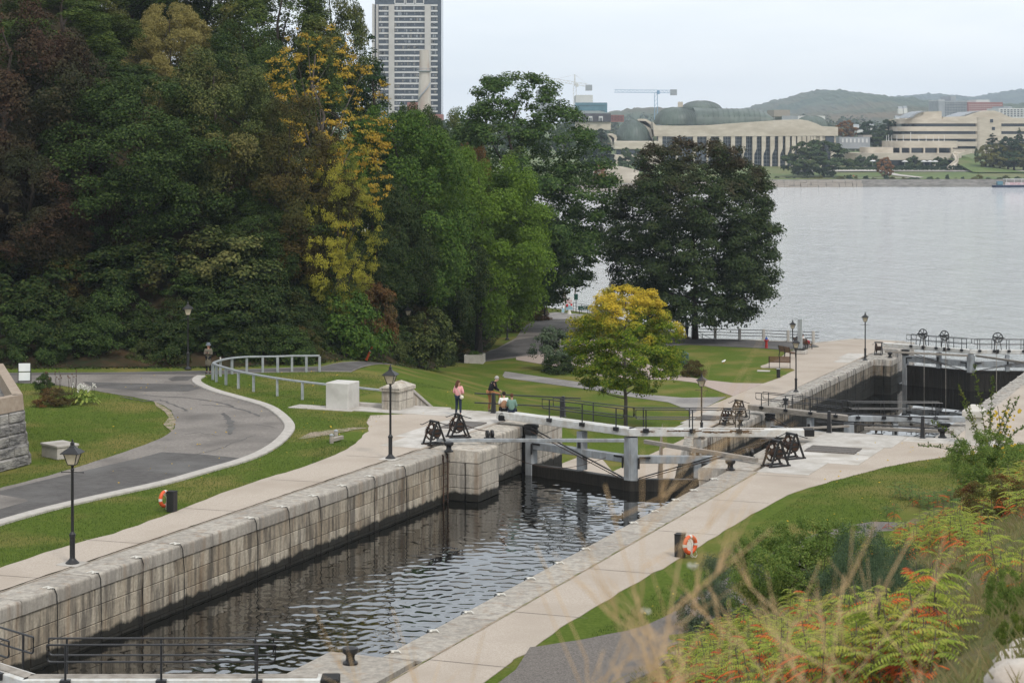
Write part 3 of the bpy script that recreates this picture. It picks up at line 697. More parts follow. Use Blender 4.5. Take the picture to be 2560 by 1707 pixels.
# drainage covers
def cover(label, s0, s1, t0, t1, z):
    rt = thing('plank_cover', label, 'cover', LK(0, 0, z + .045), RZ); n = 7; q = random.Random(int(s0))
    for i in range(n):
        a = s0 + (s1 - s0) * i / n; MB().box((t0 + t1) / 2 + q.uniform(-.02, .02), a + (s1 - s0) / n / 2, .02, t1 - t0, (s1 - s0) / n - .02, .05, .008).build('plank', M['asphaltD'] if i % 2 else M['gravelB'], rt)
cover('grey plank cover let into the platform beside the tall winch', 84.9, 87.2, -39.4, -37.9, ZA)
cover('grey plank cover let into the platform by the rusty winches', 84.8, 86.4, -21.9, -19.7, ZA)
cover('grey plank cover behind the winches on the quay path', 124.2, 126.4, -39.4, -38.0, ZB)

# ------------------------------------------------------------------ gates
def rail_run(root, x0, x1, y, z, h, sgn0=1, sgn1=1, posts=3, name='handrail', r=.026, feet=True, foot_y=0.0):
    """two-bar gate railing along x with rounded ends; posts are parts of their own"""
    rr = .10; zt, zm = z + h, z + h * .52
    pts = [(x0 + .28, y, zm), (x0 + rr, y, zm)]
    for i in range(5):
        a = math.pi / 2 * i / 4; pts.append((x0 + rr - rr * math.sin(a), y, zm + rr - rr * math.cos(a)))
    for i in range(5):
        a = math.pi / 2 * i / 4; pts.append((x0 + .02 - .02 * math.cos(a), y, zt - .02 + .02 * math.sin(a)))
    pts.append((x1 - .02, y, zt))
    for i in range(5):
        a = math.pi / 2 * i / 4; pts.append((x1 - .02 + .02 * math.sin(a), y, zt - .02 + .02 * math.cos(a)))
    for i in range(5):
        a = math.pi / 2 * i / 4; pts.append((x1 - rr + rr * math.cos(a), y, zm + rr - rr * math.sin(a)))
    pts.append((x0 + .28, y, zm))
    MB().tube(pts, r, 6).build(name, M['rail'], root, 50)
    n = posts
    for i in range(n):
        x = x0 + .45 + (x1 - x0 - .9) * i / (n - 1)
        p = MB().tube([(x, y, z - .1), (x, y, zt)], r * 1.15, 6).build('rail_post', M['rail'], root, 50)
        if feet: MB().box(x, y + foot_y, z - .07, .26, .16, .17, .01).build('post_foot', M['rail'], p)
def gate_leaf(label, mitre, heel, z, beam='white', ext=1.75, top=.60, bh=.34, deep=5.0, railz=.87, planks=0, panel_top=-1.72, mid=True, peel=False, wheels=(), group=None, rails=True, rail_x=None, rc=-.80, rh=.34, deck=False, sub=True, posts=3, ends=None):
    """one leaf; local x runs from the heel post to the mitre post, local y away from the upstream face"""
    a, b = LK(*heel, z), LK(*mitre, z); d = b - a; L = d.length
    rt = thing('lock_gate', label, 'lock gate', a, math.atan2(d.y, d.x), group)
    w = .58; g_ = -1 if heel[1] < mitre[1] else 1      # which side faces upstream
    bm = MB().box((L + .12 - ext) / 2, 0, top - bh / 2, L + .12 + ext, w, bh, .02)
    bb = bm.build('balance_beam', M[beam], rt)
    if ends: MB().box(-ext - .22, 0, top - bh * .42, .45, w + .03, bh * .9, .03).build('beam_end', M['rubber'], bb)
    if peel:
        q = random.Random(3); up = rt
        for k in range(11):
            x = q.uniform(.2, L - .9); l = q.uniform(.35, 1.3); n = 9; y = g_ * (w / 2 - .10 - q.uniform(-.02, .1))
            pl = [(x + l * i / n, y - q.uniform(.02, .09)) for i in range(n + 1)] + [(x + l * (n - i) / n, y + q.uniform(.02, .09)) for i in range(n + 1)]
            MB().prism(pl, top + .001, top + .006).build('bare_wood', M['peel'], bb)
        for k in range(10):
            x = q.uniform(0, L - .8); l = q.uniform(.3, 1.2); n = 10; zz = top - .04 - q.uniform(0, .12)
            MB().extrude([(x + l * i / n, zz - q.uniform(.01, .06)) for i in range(n + 1)] + [(x + l * (n - i) / n, zz + q.uniform(.005, .035)) for i in range(n + 1)], (0, g_ * (w / 2 + .003), 0), (0, .003, 0), (1, 0, 0), (0, 0, 1)).build('bare_wood', M['peel'], bb)
    if deck: MB().box((L + .1 - ext) / 2, -g_ * .02, top + .012, L + ext - .1, w * .55, .03, .008).build('foot_plank', M['greyw'], bb)
    hp = MB().box(.02, 0, -deep / 2 - .02, .42, .44, deep - .06, .03).build('heel_post', M['grey'], rt)
    MB().lathe([(.30, -.34), (.34, -.30), (.34, -.12), (.31, -.1), (.31, -.06), (.36, 0), (.36, .10), (.28, .12)], 16, (.02, 0, .03)).build('collar', M['iron'], hp, 40)
    mpst = MB().box(L - .10, 0, -deep / 2 + top * .3 - .06, .36, .46, deep + top * .6 - .2, .03).build('mitre_post', M['grey'], rt)
    MB().box(L - .10, 0, panel_top - 2.5, .385, .485, 5.0, .02).build('wet_foot', M['wet'], mpst)
    if mid:
        MB().box(L / 2, -.02, rc, L - .45, .34, rh, .02).build('cross_rail', M['grey'], rt)
        MB().box(L * .52, -.01, (panel_top + .1 + .17) / 2, .34, .40, .05 - panel_top, .02).build('stile', M['grey'], rt)
        MB().box(L * .52, -.02, -.40, .20, .43, .40, .02).build('stile_strap', M['iron'], rt)
        for x, g in ((.27, 1), (L - .34, -1)):
            m = MB().box(x + g * .25, g_ * .24, rc + .1, .5, .025, .09); m.box(x - g * .02, g_ * .243, rc - .15, .09, .025, .5)
            m.build('angle_strap', M['iron'], rt)
    # lower boarded panel
    if planks:
        pw = (L - .5) / planks
        for i in range(planks): MB().box(.25 + pw * (i + .5), g_ * .06, panel_top - 2.0, pw - .015, .14, 4.0, .012).build('plank', M['wet'], rt)
        MB().box(L / 2, -g_ * .06, panel_top - 2.0, L - .45, .1, 4.0).build('backing', M['wet'], rt)
        MB().box(L / 2, 0, panel_top + .06, L - .42, .36, .2, .02).build('lower_rail', M['wet'], rt)
    else:
        MB().box(L / 2, 0, panel_top - .9, L - .4, .36, 1.9, .03).build('lower_rail', M['wet'], rt)
    if sub:
        MB().bar((.28, g_ * .3, .05), (L - .32, g_ * .26, panel_top + .12), .05, .05).build('tie_rod', M['iron'], rt)
        MB().bar((.28, g_ * .34, -.1), (L - .5, g_ * .34, panel_top + .1), .03, .03).build('tie_rod', M['rust'], rt)
    if rails:
        x0, x1 = rail_x or (.1, L - .12)
        rail_run(rt, x0, x1, g_ * (w / 2 + .03), top, railz, posts=posts)
        rail_run(rt, x0 + .12, x1 + .1, -g_ * (w / 2 + .03), top, railz, posts=posts, feet=False)
    for x in wheels:
        m = MB().torus((x, g_ * .42, top + 1.05), .40, .045, 28, 6)
        for k in range(3):
            a = math.pi * k / 3 + .3; m.bar((x - .38 * math.cos(a), g_ * .42, top + 1.05 - .38 * math.sin(a)), (x + .38 * math.cos(a), g_ * .42, top + 1.05 + .38 * math.sin(a)), .05, .05)
        m.lathe([(.09, -.05), (.09, .05)], 12, (x, g_ * .42, top + 1.05)); wh = m.build('hand_wheel', M['iron'], rt, 40)
        MB().bar((x - .55, g_ * .42, top + 1.03), (x + .42, g_ * .42, top + 1.06), .06, .09).build('crank', M['iron'], wh)
        m = MB()
        for dx in (-.13, .13): m.bar((x + dx * 2.4, g_ * .42, top + .02), (x + dx, g_ * .42, top + 1.05), .05, .05)
        m.box(x, g_ * .42, top - .1, .22, .1, .3); m.build('sluice_stand', M['iron'], rt)
        m = MB().tube([(x + .10, g_ * .40, top + 1.0), (x + .10, g_ * .40, -6.0)], .03, 6); m.build('sluice_rod', M['greyw'], rt)
    return rt
gm1 = (84.8, -29.8)
gate_leaf('white beam lock gate leaf with the couple seated on its end', gm1, (86.95, -35.55), ZA, 'white', ext=2.0, rail_x=(1.0, 5.95), planks=0, posts=3)
gate_leaf('white beam lock gate leaf with peeling paint and black tip', gm1, (86.95, -24.05), ZA, 'white', ext=1.55, peel=True, rail_x=(.9, 5.95), ends=True, posts=3)
gm2 = (126.1, -29.6)
gate_leaf('grey beam lock gate leaf nearest the winches on the quay path', gm2, (128.2, -35.4), ZB, 'greyw', ext=1.6, planks=0, rail_x=(-.9, 5.8), panel_top=-2.3, posts=4)
gate_leaf('grey beam lock gate leaf reaching toward the white stone pillar', gm2, (128.2, -23.9), ZB, 'grey', ext=1.6, planks=0, rail_x=(.2, 6.0), panel_top=-2.3, posts=4)
gm3 = (168.6, -29.3)
gate_leaf('river gate leaf with two black hand wheels and cream beam', gm3, (170.6, -35.2), ZB, 'white', ext=2.1, planks=14, wheels=(1.95, 4.0), rail_x=(.3, 6.0), panel_top=-1.3, deep=6, posts=5, rc=-.6, rh=.5)
gate_leaf('river gate leaf with one black hand wheel and cream beam', gm3, (170.6, -23.4), ZB, 'white', ext=2.1, planks=14, wheels=(4.1,), rail_x=(.3, 6.0), panel_top=-1.3, deep=6, posts=5, rc=-.6, rh=.5)
gm0 = (40.9, -30.1)
gate_leaf('white beam gate leaf with black railing closest to the camera', gm0, (42.9, -25.4), ZA, 'white', ext=2.1, rail_x=(-1.0, 4.6), planks=0, ends=True, posts=3, top=.40, deck=True)
gate_leaf('white beam gate leaf of which only the rail end shows at the picture edge', gm0, (42.9, -35.6), ZA, 'white', ext=1.6, rail_x=(.4, 5.45), planks=0, top=.40, deck=True)

# long bars that push the leaves
def boom(label, p, q, mt, w=.13, h=.15):
    o = MB().bar(p, q, w, h, .012).build('swing_boom', M[mt]); return tag(o, label, 'boom')
boom('long grey swing boom from the winch to the white gate', (-3.35, 88.75, ZA + .20), (5.0, 88.95, ZA + .16), 'grey')
boom('weathered wooden swing boom sloping to the rusty winch pair', (5.9, 88.85, ZA + .13), (10.25, 83.6, ZA + .16), 'greyw', .16, .18)
boom('weathered wooden swing boom beside the grey gate beam', (22.3, 126.6, ZB - .05), (G(2385, 1084, ZB).x, G(2385, 1084, ZB).y, ZB + .12), 'greyw', .16, .2)
boom('thin pale boom lying across the middle lock gate', (15.0, 124.6, ZB + .1), (21.4, 126.9, ZB + .05), 'greyw', .12, .14)
boom('long pale swing boom from the lone winch to the river gate', (G(2212, 886, ZB).x, G(2212, 886, ZB).y, ZB + .25), (LK(*gm3).x - .35, LK(*gm3).y - .35, ZB + .12), 'greyw', .15, .17)
boom('pale swing boom on the far leaf of the river gate', (LK(*gm3).x + .35, LK(*gm3).y - .35, ZB + .12), (LK(163, -22.9).x, LK(163, -22.9).y, ZB + .2), 'greyw', .15, .17)

# ------------------------------------------------------------------ crab winches
def winch(label, loc, rz, sc=1.0, rope=False):
    rt = thing('crab_winch', label, 'winch', loc, rz, 'crab winches'); rt.scale = (sc, sc, sc)
    for y in (-.26, .26):
        m = MB(); m.bar((-.42, y, .05), (-.03, y, 1.0), .055, .075); m.bar((.42, y, .05), (.03, y, 1.0), .055, .075); m.bar((-.22, y, .52), (.22, y, .52), .05, .06)
        m.box(0, y, .03, 1.0, .10, .06); m.build('side_frame', M['iron'], rt)
    MB().tube([(0, -.34, 1.0), (0, .34, 1.0)], .055, 8).build('crank_shaft', M['iron'], rt, 40)
    for y, g in ((-.34, 1), (.34, -1)): MB().tube([(0, y, 1.0), (g * .42, y * 1.03, .86), (g * .42, y * 1.45, .86)], .02, 6).build('crank_handle', M['iron'], rt, 40)
    MB().lathe([(.16, -.25), (.16, .25)], 14).build('drum', M['rust'] if not rope else M['greyw'], rt, 40).matrix_local = Matrix.Translation((0, 0, .5)) @ Matrix.Rotation(R(90), 4, 'X')
    m = MB().torus((0, .18, .52), .33, .03, 26, 6)
    for k in range(26):
        a = 2 * math.pi * k / 26; m.box(.37 * math.cos(a), .18, .52 + .37 * math.sin(a), .035, .05, .035)
    for k in range(3):
        a = math.pi * k / 3 + .2; m.bar((-.32 * math.cos(a), .18, .52 - .32 * math.sin(a)), (.32 * math.cos(a), .18, .52 + .32 * math.sin(a)), .04, .05)
    m.build('gear_wheel', M['rust'], rt)
    MB().lathe([(.20, -.02), (.22, 0), (.20, .02)], 14).build('drum_flange', M['iron'], rt, 40).matrix_local = Matrix.Translation((0, -.22, .5)) @ Matrix.Rotation(R(90), 4, 'X')
    m = MB()
    for k in range(9):
        m.torus((0, -.18 + k * .034, .5), .165, .016, 14, 5)
    m.build('wound_chain', M['rust'], rt, 50)
    m = MB().box(-.36, 0, .015, .08, .62, .05); m.box(.36, 0, .015, .08, .62, .05); m.build('sill', M['rust'], rt)
    return rt
winch('black winch with crank handles at the end of the grey boom', G(1086, 1112, ZA) + Vector((0, 0, .04)), R(35))
winch('tall black winch in front of the woman in pink', G(1146, 1095, ZA) + Vector((0, 0, .04)), R(20), 1.04)
winch('rusty winch with wound drum nearest the lawn', G(1934, 1168, ZA) + Vector((.1, .1, .04)), R(30), 1.06)
winch('rusty winch with big gear wheel beside the plank cover', G(1980, 1149, ZA) + Vector((0, .1, .04)), R(30), 1.04)
winch('small dark winch on the quay path nearest the bollard', G(1818, 1063, ZB) + Vector((0, .2, .04)), R(40))
winch('dark winch with raised crank on the quay path', G(1848, 1045, ZB) + Vector((0, .2, .04)), R(35), 1.08)
winch('lone black winch by the river gate', G(2197, 887, ZB) + Vector((0, .1, .04)), R(70), 1.0)
# guide rollers
def roller(label, p, rz):
    rt = thing('chain_roller', label, 'roller', p, rz)
    for x in (-.1, .12): MB().lathe([(.16, -.06), (.19, -.04), (.19, .04), (.16, .06)], 14).build('sheave', M['iron'], rt, 40).matrix_local = Matrix.Translation((x, 0, .2)) @ Matrix.Rotation(R(90), 4, 'Y')
    MB().box(0, 0, .03, .45, .3, .06, .01).build('base_plate', M['iron'], rt)
roller('pair of black chain rollers on the recess coping', G(1224, 1096, ZA), R(20))
roller('black chain roller with a whitened edge near the rusty winches', G(1872, 1143, ZA), R(10))
def chain(label, p, q, sag=.05, r=.018):
    p, q = Vector(p), Vector(q); pts = [p.lerp(q, i / 8) - Vector((0, 0, sag * math.sin(math.pi * i / 8))) for i in range(9)]
    return tag(MB().tube(pts, r, 5).build('drag_chain', M['rust'], None, 50), label, 'chain')
chain('rusty chain from the tall winch to the rollers', G(1160, 1080, ZA) + Vector((0, 0, .35)), G(1222, 1094, ZA) + Vector((0, 0, .3)))
chain('slack cable drooping below the grey swing boom', LK(81.7, -35, ZA - .3), LK(85.2, -31, ZA - .8), .65, .012)

# ------------------------------------------------------------------ bollards
BOL = None
def bollard(label, p, sc=1.0, dome=False):
    prof = [(.20, 0), (.20, .05), (.13, .09), (.11, .16), (.12, .24), (.20, .30), (.215, .36), (.20, .42), (.10, .455), (.02, .46)]
    o = MB().lathe(prof, 20).build('mooring_bollard', M['iron'], None, 40, p); o.scale = (sc,) * 3
    return tag(o, label, 'bollard', 'mushroom mooring bollards')
bollard('black mushroom bollard on the square stone pier', G(1122, 1129, ZA))
bollard('black mushroom bollard in front of the wooden boom', G(1826, 1175, ZA))
bollard('large black mushroom bollard by the gate beam nearest the camera', G(876, 1659, ZA))
bollard('black bollard on the coping at the quay winches', G(1851, 1064, ZB) + Vector((0, 0, .02)))
bollard('black bollard beyond the railing of the grey gate', G(1964, 1012, ZB) + Vector((0, 0, .02)))
bollard('black bollard at the foot of the white stone pillar', G(2356, 1094, ZA) + Vector((0, 0, .0)))
bollard('black bollard on the coping beside the lone winch', G(2225, 894, ZB) + Vector((0, 0, .02)))

# ------------------------------------------------------------------ mooring cables hung down the chamber walls
def mooring(label, s, t, z, side, length, group, q):
    rt = lock_root('mooring_cable', label, 'cable', s, t, z + .0, group)
    b = q.uniform(-.12, .12)
    pts = [(-.10 * side, 0, .03), (0.05 * side, .02 + b * .1, .02), (.105 * side, .05 + b * .3, -.16), (.10 * side, .07 + b * .6, -.5)] + [(.09 * side + q.uniform(-.01, .01), .09 + b + q.uniform(-.015, .015), -.5 - (length - .5) * (i + 1) / 5) for i in range(5)]
    if length > .4: MB().tube(pts, .017, 6).build('cable', M['rubber'], rt, 50)
    m = MB().tube([(-.34 * side, -.05, .025), (-.22 * side, .05, .05), (-.08 * side, -.02, .045), (.02 * side, .05, .035)], [.015, .03, .035, .02], 6); m.ball((-.1 * side, -.07, .035), (.05, .04, .03), 8, 5)
    m.build('rope_knot', M['rope'], rt, 60)
q = random.Random(2)
cab = [(0, 1532), (125, 1476), (232, 1437), (340, 1399), (436, 1365), (630, 1301), (704, 1272), (782, 1245), (856, 1220), (926, 1196), (992, 1169)]
ORD = ['first', 'second', 'third', 'fourth', 'fifth', 'sixth', 'seventh', 'eighth', 'ninth', 'tenth', 'eleventh', 'twelfth', 'thirteenth', 'fourteenth']
for i, (a, b) in enumerate(sorted(cab, key=lambda c: -c[0])):
    p = G(a, b - 4, ZA); s, t = ST(p.x, p.y); mooring('%s black mooring cable from the square pier on the towpath wall' % ORD[i], s, -36.3, ZA, 1, 2.25, 'cables on the upper chamber wall', q)
knots = [(966, 1629), (1155, 1531), (1068, 1578), (1237, 1487), (1314, 1447), (1384, 1408), (1452, 1373), (1575, 1308), (1633, 1280), (1683, 1251), (1730, 1227), (1780, 1199)]
for i, (a, b) in enumerate(sorted(knots, key=lambda c: -c[0])):
    p = G(a, b, ZA); s, t = ST(p.x, p.y); mooring('%s white rope knot along the path coping, counted from the low pier' % ORD[i], s, -23.6, ZA, -1, 2.25, 'rope knots on the path coping', q)
for i in range(11):
    mooring('%s cable from the stained pier on the river chamber wall' % ORD[i], 161.8 - i * 2.75, -36.3, ZB, 1, 2.9, 'cables on the river chamber wall', q)
for i in range(7):
    mooring('%s white knot from the river gate on the thicket side coping' % ORD[i], 163 - i * 3.6, -23.6, ZB, -1, 2.5, 'knots on the river chamber coping', q)
for i in range(5):
    mooring('%s cable on the middle chamber wall beyond the white gate' % ORD[i], 118 - i * 4.6, -36.3, ZB, 1, 2.3, 'cables on the middle chamber wall', q)
# middle chamber ladder
m = MB()
for y in (0, .42): m.tube([(.06, y, .05), (.06, y, -3)], .03, 6)
for i in range(9): m.tube([(.06, 0, -.3 - .3 * i), (.06, .42, -.3 - .3 * i)], .014, 6)
o = m.build('access_ladder', M['rust'], None, 40); o.location = LK(117.2, -36.3, ZB); o.rotation_euler = (0, 0, RZ); tag(o, 'dark ladder inside the middle chamber below the quay winches', 'ladder')

# ------------------------------------------------------------------ platform railings: tapered posts and two bars
def plat_rail(label, posts, z, x_over=(1.0, .9), h=.98, tp=.135):
    a, b = Vector(posts[0]), Vector(posts[-1]); d = (b - a).normalized(); rt = thing('platform_railing', label, 'railing', (a.x, a.y, z), 0)
    for p in posts:
        MB().lathe([(tp * 1.35, 0), (tp * 1.3, .03), (tp * 1.05, .05), (tp * .72, h), (tp * .6, h + .02)], 4, (p[0] - a.x, p[1] - a.y, 0), ph=math.pi / 4 + math.atan2(d.y, d.x)).build('post', M['rail'], rt)
    for zz in (h - .05, h * .48):
        MB().tube([(-d.x * x_over[0], -d.y * x_over[0], zz), ((b - a).x + d.x * x_over[1], (b - a).y + d.y * x_over[1], zz)], .032, 8).build('rail', M['rail'], rt, 50)
    return rt
pA, pB = G(1234, 1034, ZA), G(1408, 1043, ZA)
plat_rail('black platform railing the man in dark sweater leans on', [xy(pA), xy(pB)], ZA + .03)
pC, pD, pE = G(1971, 1097, ZA), G(2171, 1088, ZA), G(2370, 1079, ZA)
plat_rail('black platform railing behind the pair of rusty winches', [xy(LK(90.6, -22.2)), xy(LK(90.6, -17.9))], ZA + .03, (.6, 1.2))
# ================================================================== lamps, signs, benches and other street furniture
def lamp_proto():
    rt = thing('street_lamp', 'x', 'lamp', (0, 0, 0), 0, 'black lantern posts')
    MB().lathe([(.22, 0), (.22, .03), (.19, .06), (.13, .12), (.095, .16), (.085, .2), (.085, .86), (.105, .88), (.105, .94), (.08, .97), (.05, 1.02)], 16).build('base', M['iron'], rt, 35)
    MB().lathe([(.05, 1.0), (.044, 2.95), (.06, 2.98), (.06, 3.02), (.04, 3.05), (.05, 3.12), (.09, 3.17)], 14).build('pole', M['iron'], rt, 35)
    m = MB().tube([(-.36, 0, 2.92), (.36, 0, 2.92)], .014, 6)
    for x in (-.36, .36): m.ball((x, 0, 2.92), .025, 8, 6)
    m.build('ladder_bar', M['iron'], rt, 40)
    a, b, z0, z1 = .115, .225, 3.17, 3.54
    m = MB()
    for i in range(4):
        t = math.pi / 4 + i * math.pi / 2; c, s = math.cos(t) * 1.414, math.sin(t) * 1.414
        c2, s2 = math.cos(t + math.pi / 2) * 1.414, math.sin(t + math.pi / 2) * 1.414
        m.bar((a * c, a * s, z0), (b * c, b * s, z1), .022, .022)
        m.bar((a * c, a * s, z0), (a * c2, a * s2, z0), .022, .022); m.bar((b * c, b * s, z1), (b * c2, b * s2, z1), .026, .026)
    fr = m.build('lantern_frame', M['iron'], rt)
    for i in range(4):
        t = math.pi / 4 + i * math.pi / 2; k = .97; c, s = math.cos(t) * 1.414 * k, math.sin(t) * 1.414 * k; c2, s2 = math.cos(t + math.pi / 2) * 1.414 * k, math.sin(t + math.pi / 2) * 1.414 * k
        MB().add([(a * c, a * s, z0), (a * c2, a * s2, z0), (b * c2, b * s2, z1), (b * c, b * s, z1), (a * c * .97, a * s * .97, z0), (a * c2 * .97, a * s2 * .97, z0), (b * c2 * .97, b * s2 * .97, z1), (b * c * .97, b * s * .97, z1)],
                 [(0, 1, 2, 3), (7, 6, 5, 4), (0, 3, 7, 4), (1, 5, 6, 2)]).build('pane', M['glass'], fr)
    MB().lathe([(.435, 3.53), (.435, 3.55), (.30, 3.63), (.12, 3.72), (.10, 3.76), (.075, 3.78), (.075, 3.86), (.06, 3.88), (.03, 3.90), (.03, 3.95), (.012, 3.98)], 4, ph=math.pi / 4).build('roof', M['iron'], rt)
    return rt
LP = lamp_proto(); LPused = [False]
def lamp(label, p, rz=R(10), sc=1.0):
    o = LP if not LPused[0] else copy_tree(LP); LPused[0] = True
    o.location = p; o.rotation_euler = (0, 0, rz); o.scale = (sc,) * 3; o['label'] = label
    return o
UP = Vector((0, 0, .04))
lamp('black lantern post on the towpath nearest the camera', G(181, 1411, ZA) + UP, R(-8))
lamp('black lantern post in front of the stone stair pier', G(976, 1148, ZA) + UP, R(-12))
lamp('black lantern post behind the white gate railing near the small maple', G(1754, 1097, ZB) + UP, R(-15))
lamp('black lantern post on the quay path beside the slatted bench', G(1990, 981, ZB) + UP, R(-10))
lamp('black lantern post on the quay nearest the river gate', G(2163, 902, ZB) + UP, R(-12))
lamp('black lantern post half hidden behind the steel display pillar', (25.4, 181.0, ZB - 2.2), R(-8))
lamp('dark lantern post against the wood behind the coat woman', GH(470, 924.5) + UP)
lamp('dark lantern post among the shrubs beside the leaning marker', GH(1020, 896) + UP)
lamp('dark lantern post at the wood edge under the tall trees', GH(1268, 850) + UP)
lamp('lantern post on the shore by the ramp railing', (3.6, 208.5, ZB))
lamp('lantern post rising behind the golden top of the small maple', (10.1, 203.0, ZB - .3))
for p in (G(181, 1411, ZA), G(976, 1148, ZA)):
    o = MB().box(0, 0, .01, .75, .75, .05, .01).build('footing_slab', M['concrete'], None, None, p + Vector((0, 0, .012)), RZ); tag(o, kind='structure')
for p in (G(1990, 981, ZB), G(2163, 902, ZB)):
    o = MB().box(0, 0, .01, .75, .75, .05, .01).build('footing_slab', M['concrete'], None, None, p + Vector((0, 0, .015)), RZ); tag(o, kind='structure')

# life rings on their posts
def ring_post(lab_p, lab_r, p, rz, ring_rz, off):
    rt = thing('ring_post', lab_p, 'post', p, rz)
    MB().box(0, 0, .37, .30, .30, .74, .02).build('post', M['iron'], rt); MB().box(0, 0, .75, .32, .32, .03, .008).build('post_cap', M['rubber'], rt)
    MB().bar((0, 0, .66), (off[0] * .8, off[1] * .8, .66), .05, .05).build('bracket', M['iron'], rt)
    c = Matrix.Rotation(rz, 4, 'Z') @ Vector(off); c = Vector(p) + Vector((c.x, c.y, .44))
    r = thing('life_ring', lab_r, 'life ring', c, ring_rz)
    MB().torus((0, 0, 0), .255, .07, 32, 10).build('ring', M['orange'], r, 60)
    for a in (0, 90, 180, 270):
        MB().torus((0, 0, 0), .255, .0725, 3, 10, a0=R(a - 9), a1=R(a + 9)).build('band', M['rope'], r, 60)
    m = MB().tube([(-.2, -.09, .2), (-.05, -.1, .1), (.02, -.1, -.1), (-.02, -.1, -.3), (.05, -.1, -.38)], .012, 5); m.tube([(.18, -.09, -.22), (.24, -.09, -.34), (.16, -.09, -.42), (.05, -.09, -.36)], .011, 5)
    m.tube([(-.12, -.09, .24), (-.02, -.1, 0), (-.07, -.1, -.34), (.02, -.1, -.40)], .011, 5)
    m.build('grab_rope', M['rope'], r, 60)
ring_post('squat black post holding a life ring on the towpath verge', 'orange life ring on the post beside the towpath', G(430, 1279, ZA), RZ, R(62), (-.34, .05, 0))
ring_post('squat black post holding a life ring beside the lockside path', 'orange life ring on the post beside the lockside path and lawn', G(1700, 1392, ZA), RZ, R(42), (.36, -.05, 0))

# galvanised guard rail round the bend
def guard():
    rt = thing('guard_rail', 'galvanised guard rail curving round the road bend', 'railing')
    posts = [(799, 929), (766, 929.5), (730, 929.5), (694, 931), (657, 931.5), (617, 932), (580, 935), (551, 941), (532, 949), (541, 954.5), (565, 962), (596, 971.5), (634, 979), (693, 990), (756, 999)]
    W_ = [GH(*p) for p in posts]; h = .93
    for p in W_: MB().box(0, 0, h / 2 - .03, .13, .13, h - .03, .01).build('post', M['galv'], rt, None, p, rnd.uniform(-.2, .2))
    pl = [p + Vector((0, 0, h)) for p in W_] + [G(850, 1010, ZA) + Vector((0, 0, h)), LK(90.0, -44.9, ZA + h)]
    pl3 = [tuple(p) for p in pl]
    for _ in range(1):
        o = [pl3[0]]
        for a, b in zip(pl3, pl3[1:]):
            a, b = Vector(a), Vector(b); o += [tuple(a * .8 + b * .2), tuple(a * .2 + b * .8)]
        pl3 = o + [pl3[-1]]
    for a, b in zip(pl3, pl3[1:]):
        a, b = Vector(a), Vector(b)
        if (b - a).length > .02: MB().bar(a, b + (b - a).normalized() * .012, .17, .09, .012).build('rail_bar', M['galv'], rt)
    m = MB().lathe([(.035, 0), (.045, .11), (.047, .115), (.0, .116)], 12); o = m.build('coffee_cup', M['rope'], None, 40, GH(551, 941) + Vector((0, 0, h + .045)))
    tag(o, 'paper coffee cup left on the guard rail', 'cup')
guard()

# concrete block, stair pier and its sloping parapet
p = G(870, 1025, ZA); s0, t0 = ST(p.x, p.y)
o = MB().box(-.63, .63, .66, 1.26, 1.26, 1.32, .03).build('concrete_block', mat('smooth_concrete', (.50, .485, .45), (.57, .55, .52), 1.6, .85, c3=(.42, .40, .37), scale2=1.1, bump=.15), None, None, p, RZ); tag(o, 'big pale concrete cube standing on the grass by the stair pier', 'block')
rt = lock_root('stair_pier', 'ashlar stair pier with hipped cap and sloping parapet', 'pier', 89.55, -44.7, ZA)
for i, (z0, z1) in enumerate(((.02, .46), (.47, .92))):
    for j in range(2):
        for k in range(2):
            MB().box(.02 + .24 + j * .49, .42 + k * .85, (z0 + z1) / 2, .475, .83, z1 - z0 - .012, .015).build('stone', M['pierstone'], rt)
MB().box(.50, .85, .45, .90, 1.62, .86).build('core', M['mortar'], rt)
MB().box(.50, .85, 1.03, 1.14, 1.86, .20, .02).build('cap', M['pierstone'], rt)
m = MB(); a, b = .54, .90
m.add([(.5 - a, .85 - b, 1.13), (.5 + a, .85 - b, 1.13), (.5 + a, .85 + b, 1.13), (.5 - a, .85 + b, 1.13), (.5, .85 - .45, 1.38), (.5, .85 + .45, 1.38)], [(0, 1, 4), (1, 2, 5, 4), (2, 3, 5), (3, 0, 4, 5), (3, 2, 1, 0)]); m.build('hipped_cap', M['pierstone'], rt)
pr = [(1.7, -2.2), (1.7, .82), (5.2, -.95), (5.2, -2.4)]
MB().extrude(pr, (.2, 0, 0), (.6, 0, 0), (0, 1, 0), (0, 0, 1)).build('parapet', M['pierstone'], rt)
MB().bar((.5, 1.66, .93), (.5, 5.3, -.90), .74, .16, .02).build('parapet_coping', M['kerb'], rt)
for i in range(6): MB().box(1.9, 1.75 + i * .62, -.15 - i * .33, 2.0, .66, .34, .01).build('step', M['concrete'], rt)
o = MB().box(-.95, .3, .10, 1.8, .3, .22, .02).build('sill_wall', M['kerb'], None, None, LK(90.0, -44.75, ZA), RZ); tag(o, 'low concrete sill between the cube and the stair pier', 'sill')
o = MB().box(-.3, -.35, -.02, 3.6, 1.2, .11, .01).build('pavement_pad', M['kerb'], None, None, LK(89.4, -47.3, ZA), RZ); tag(o, kind='structure')

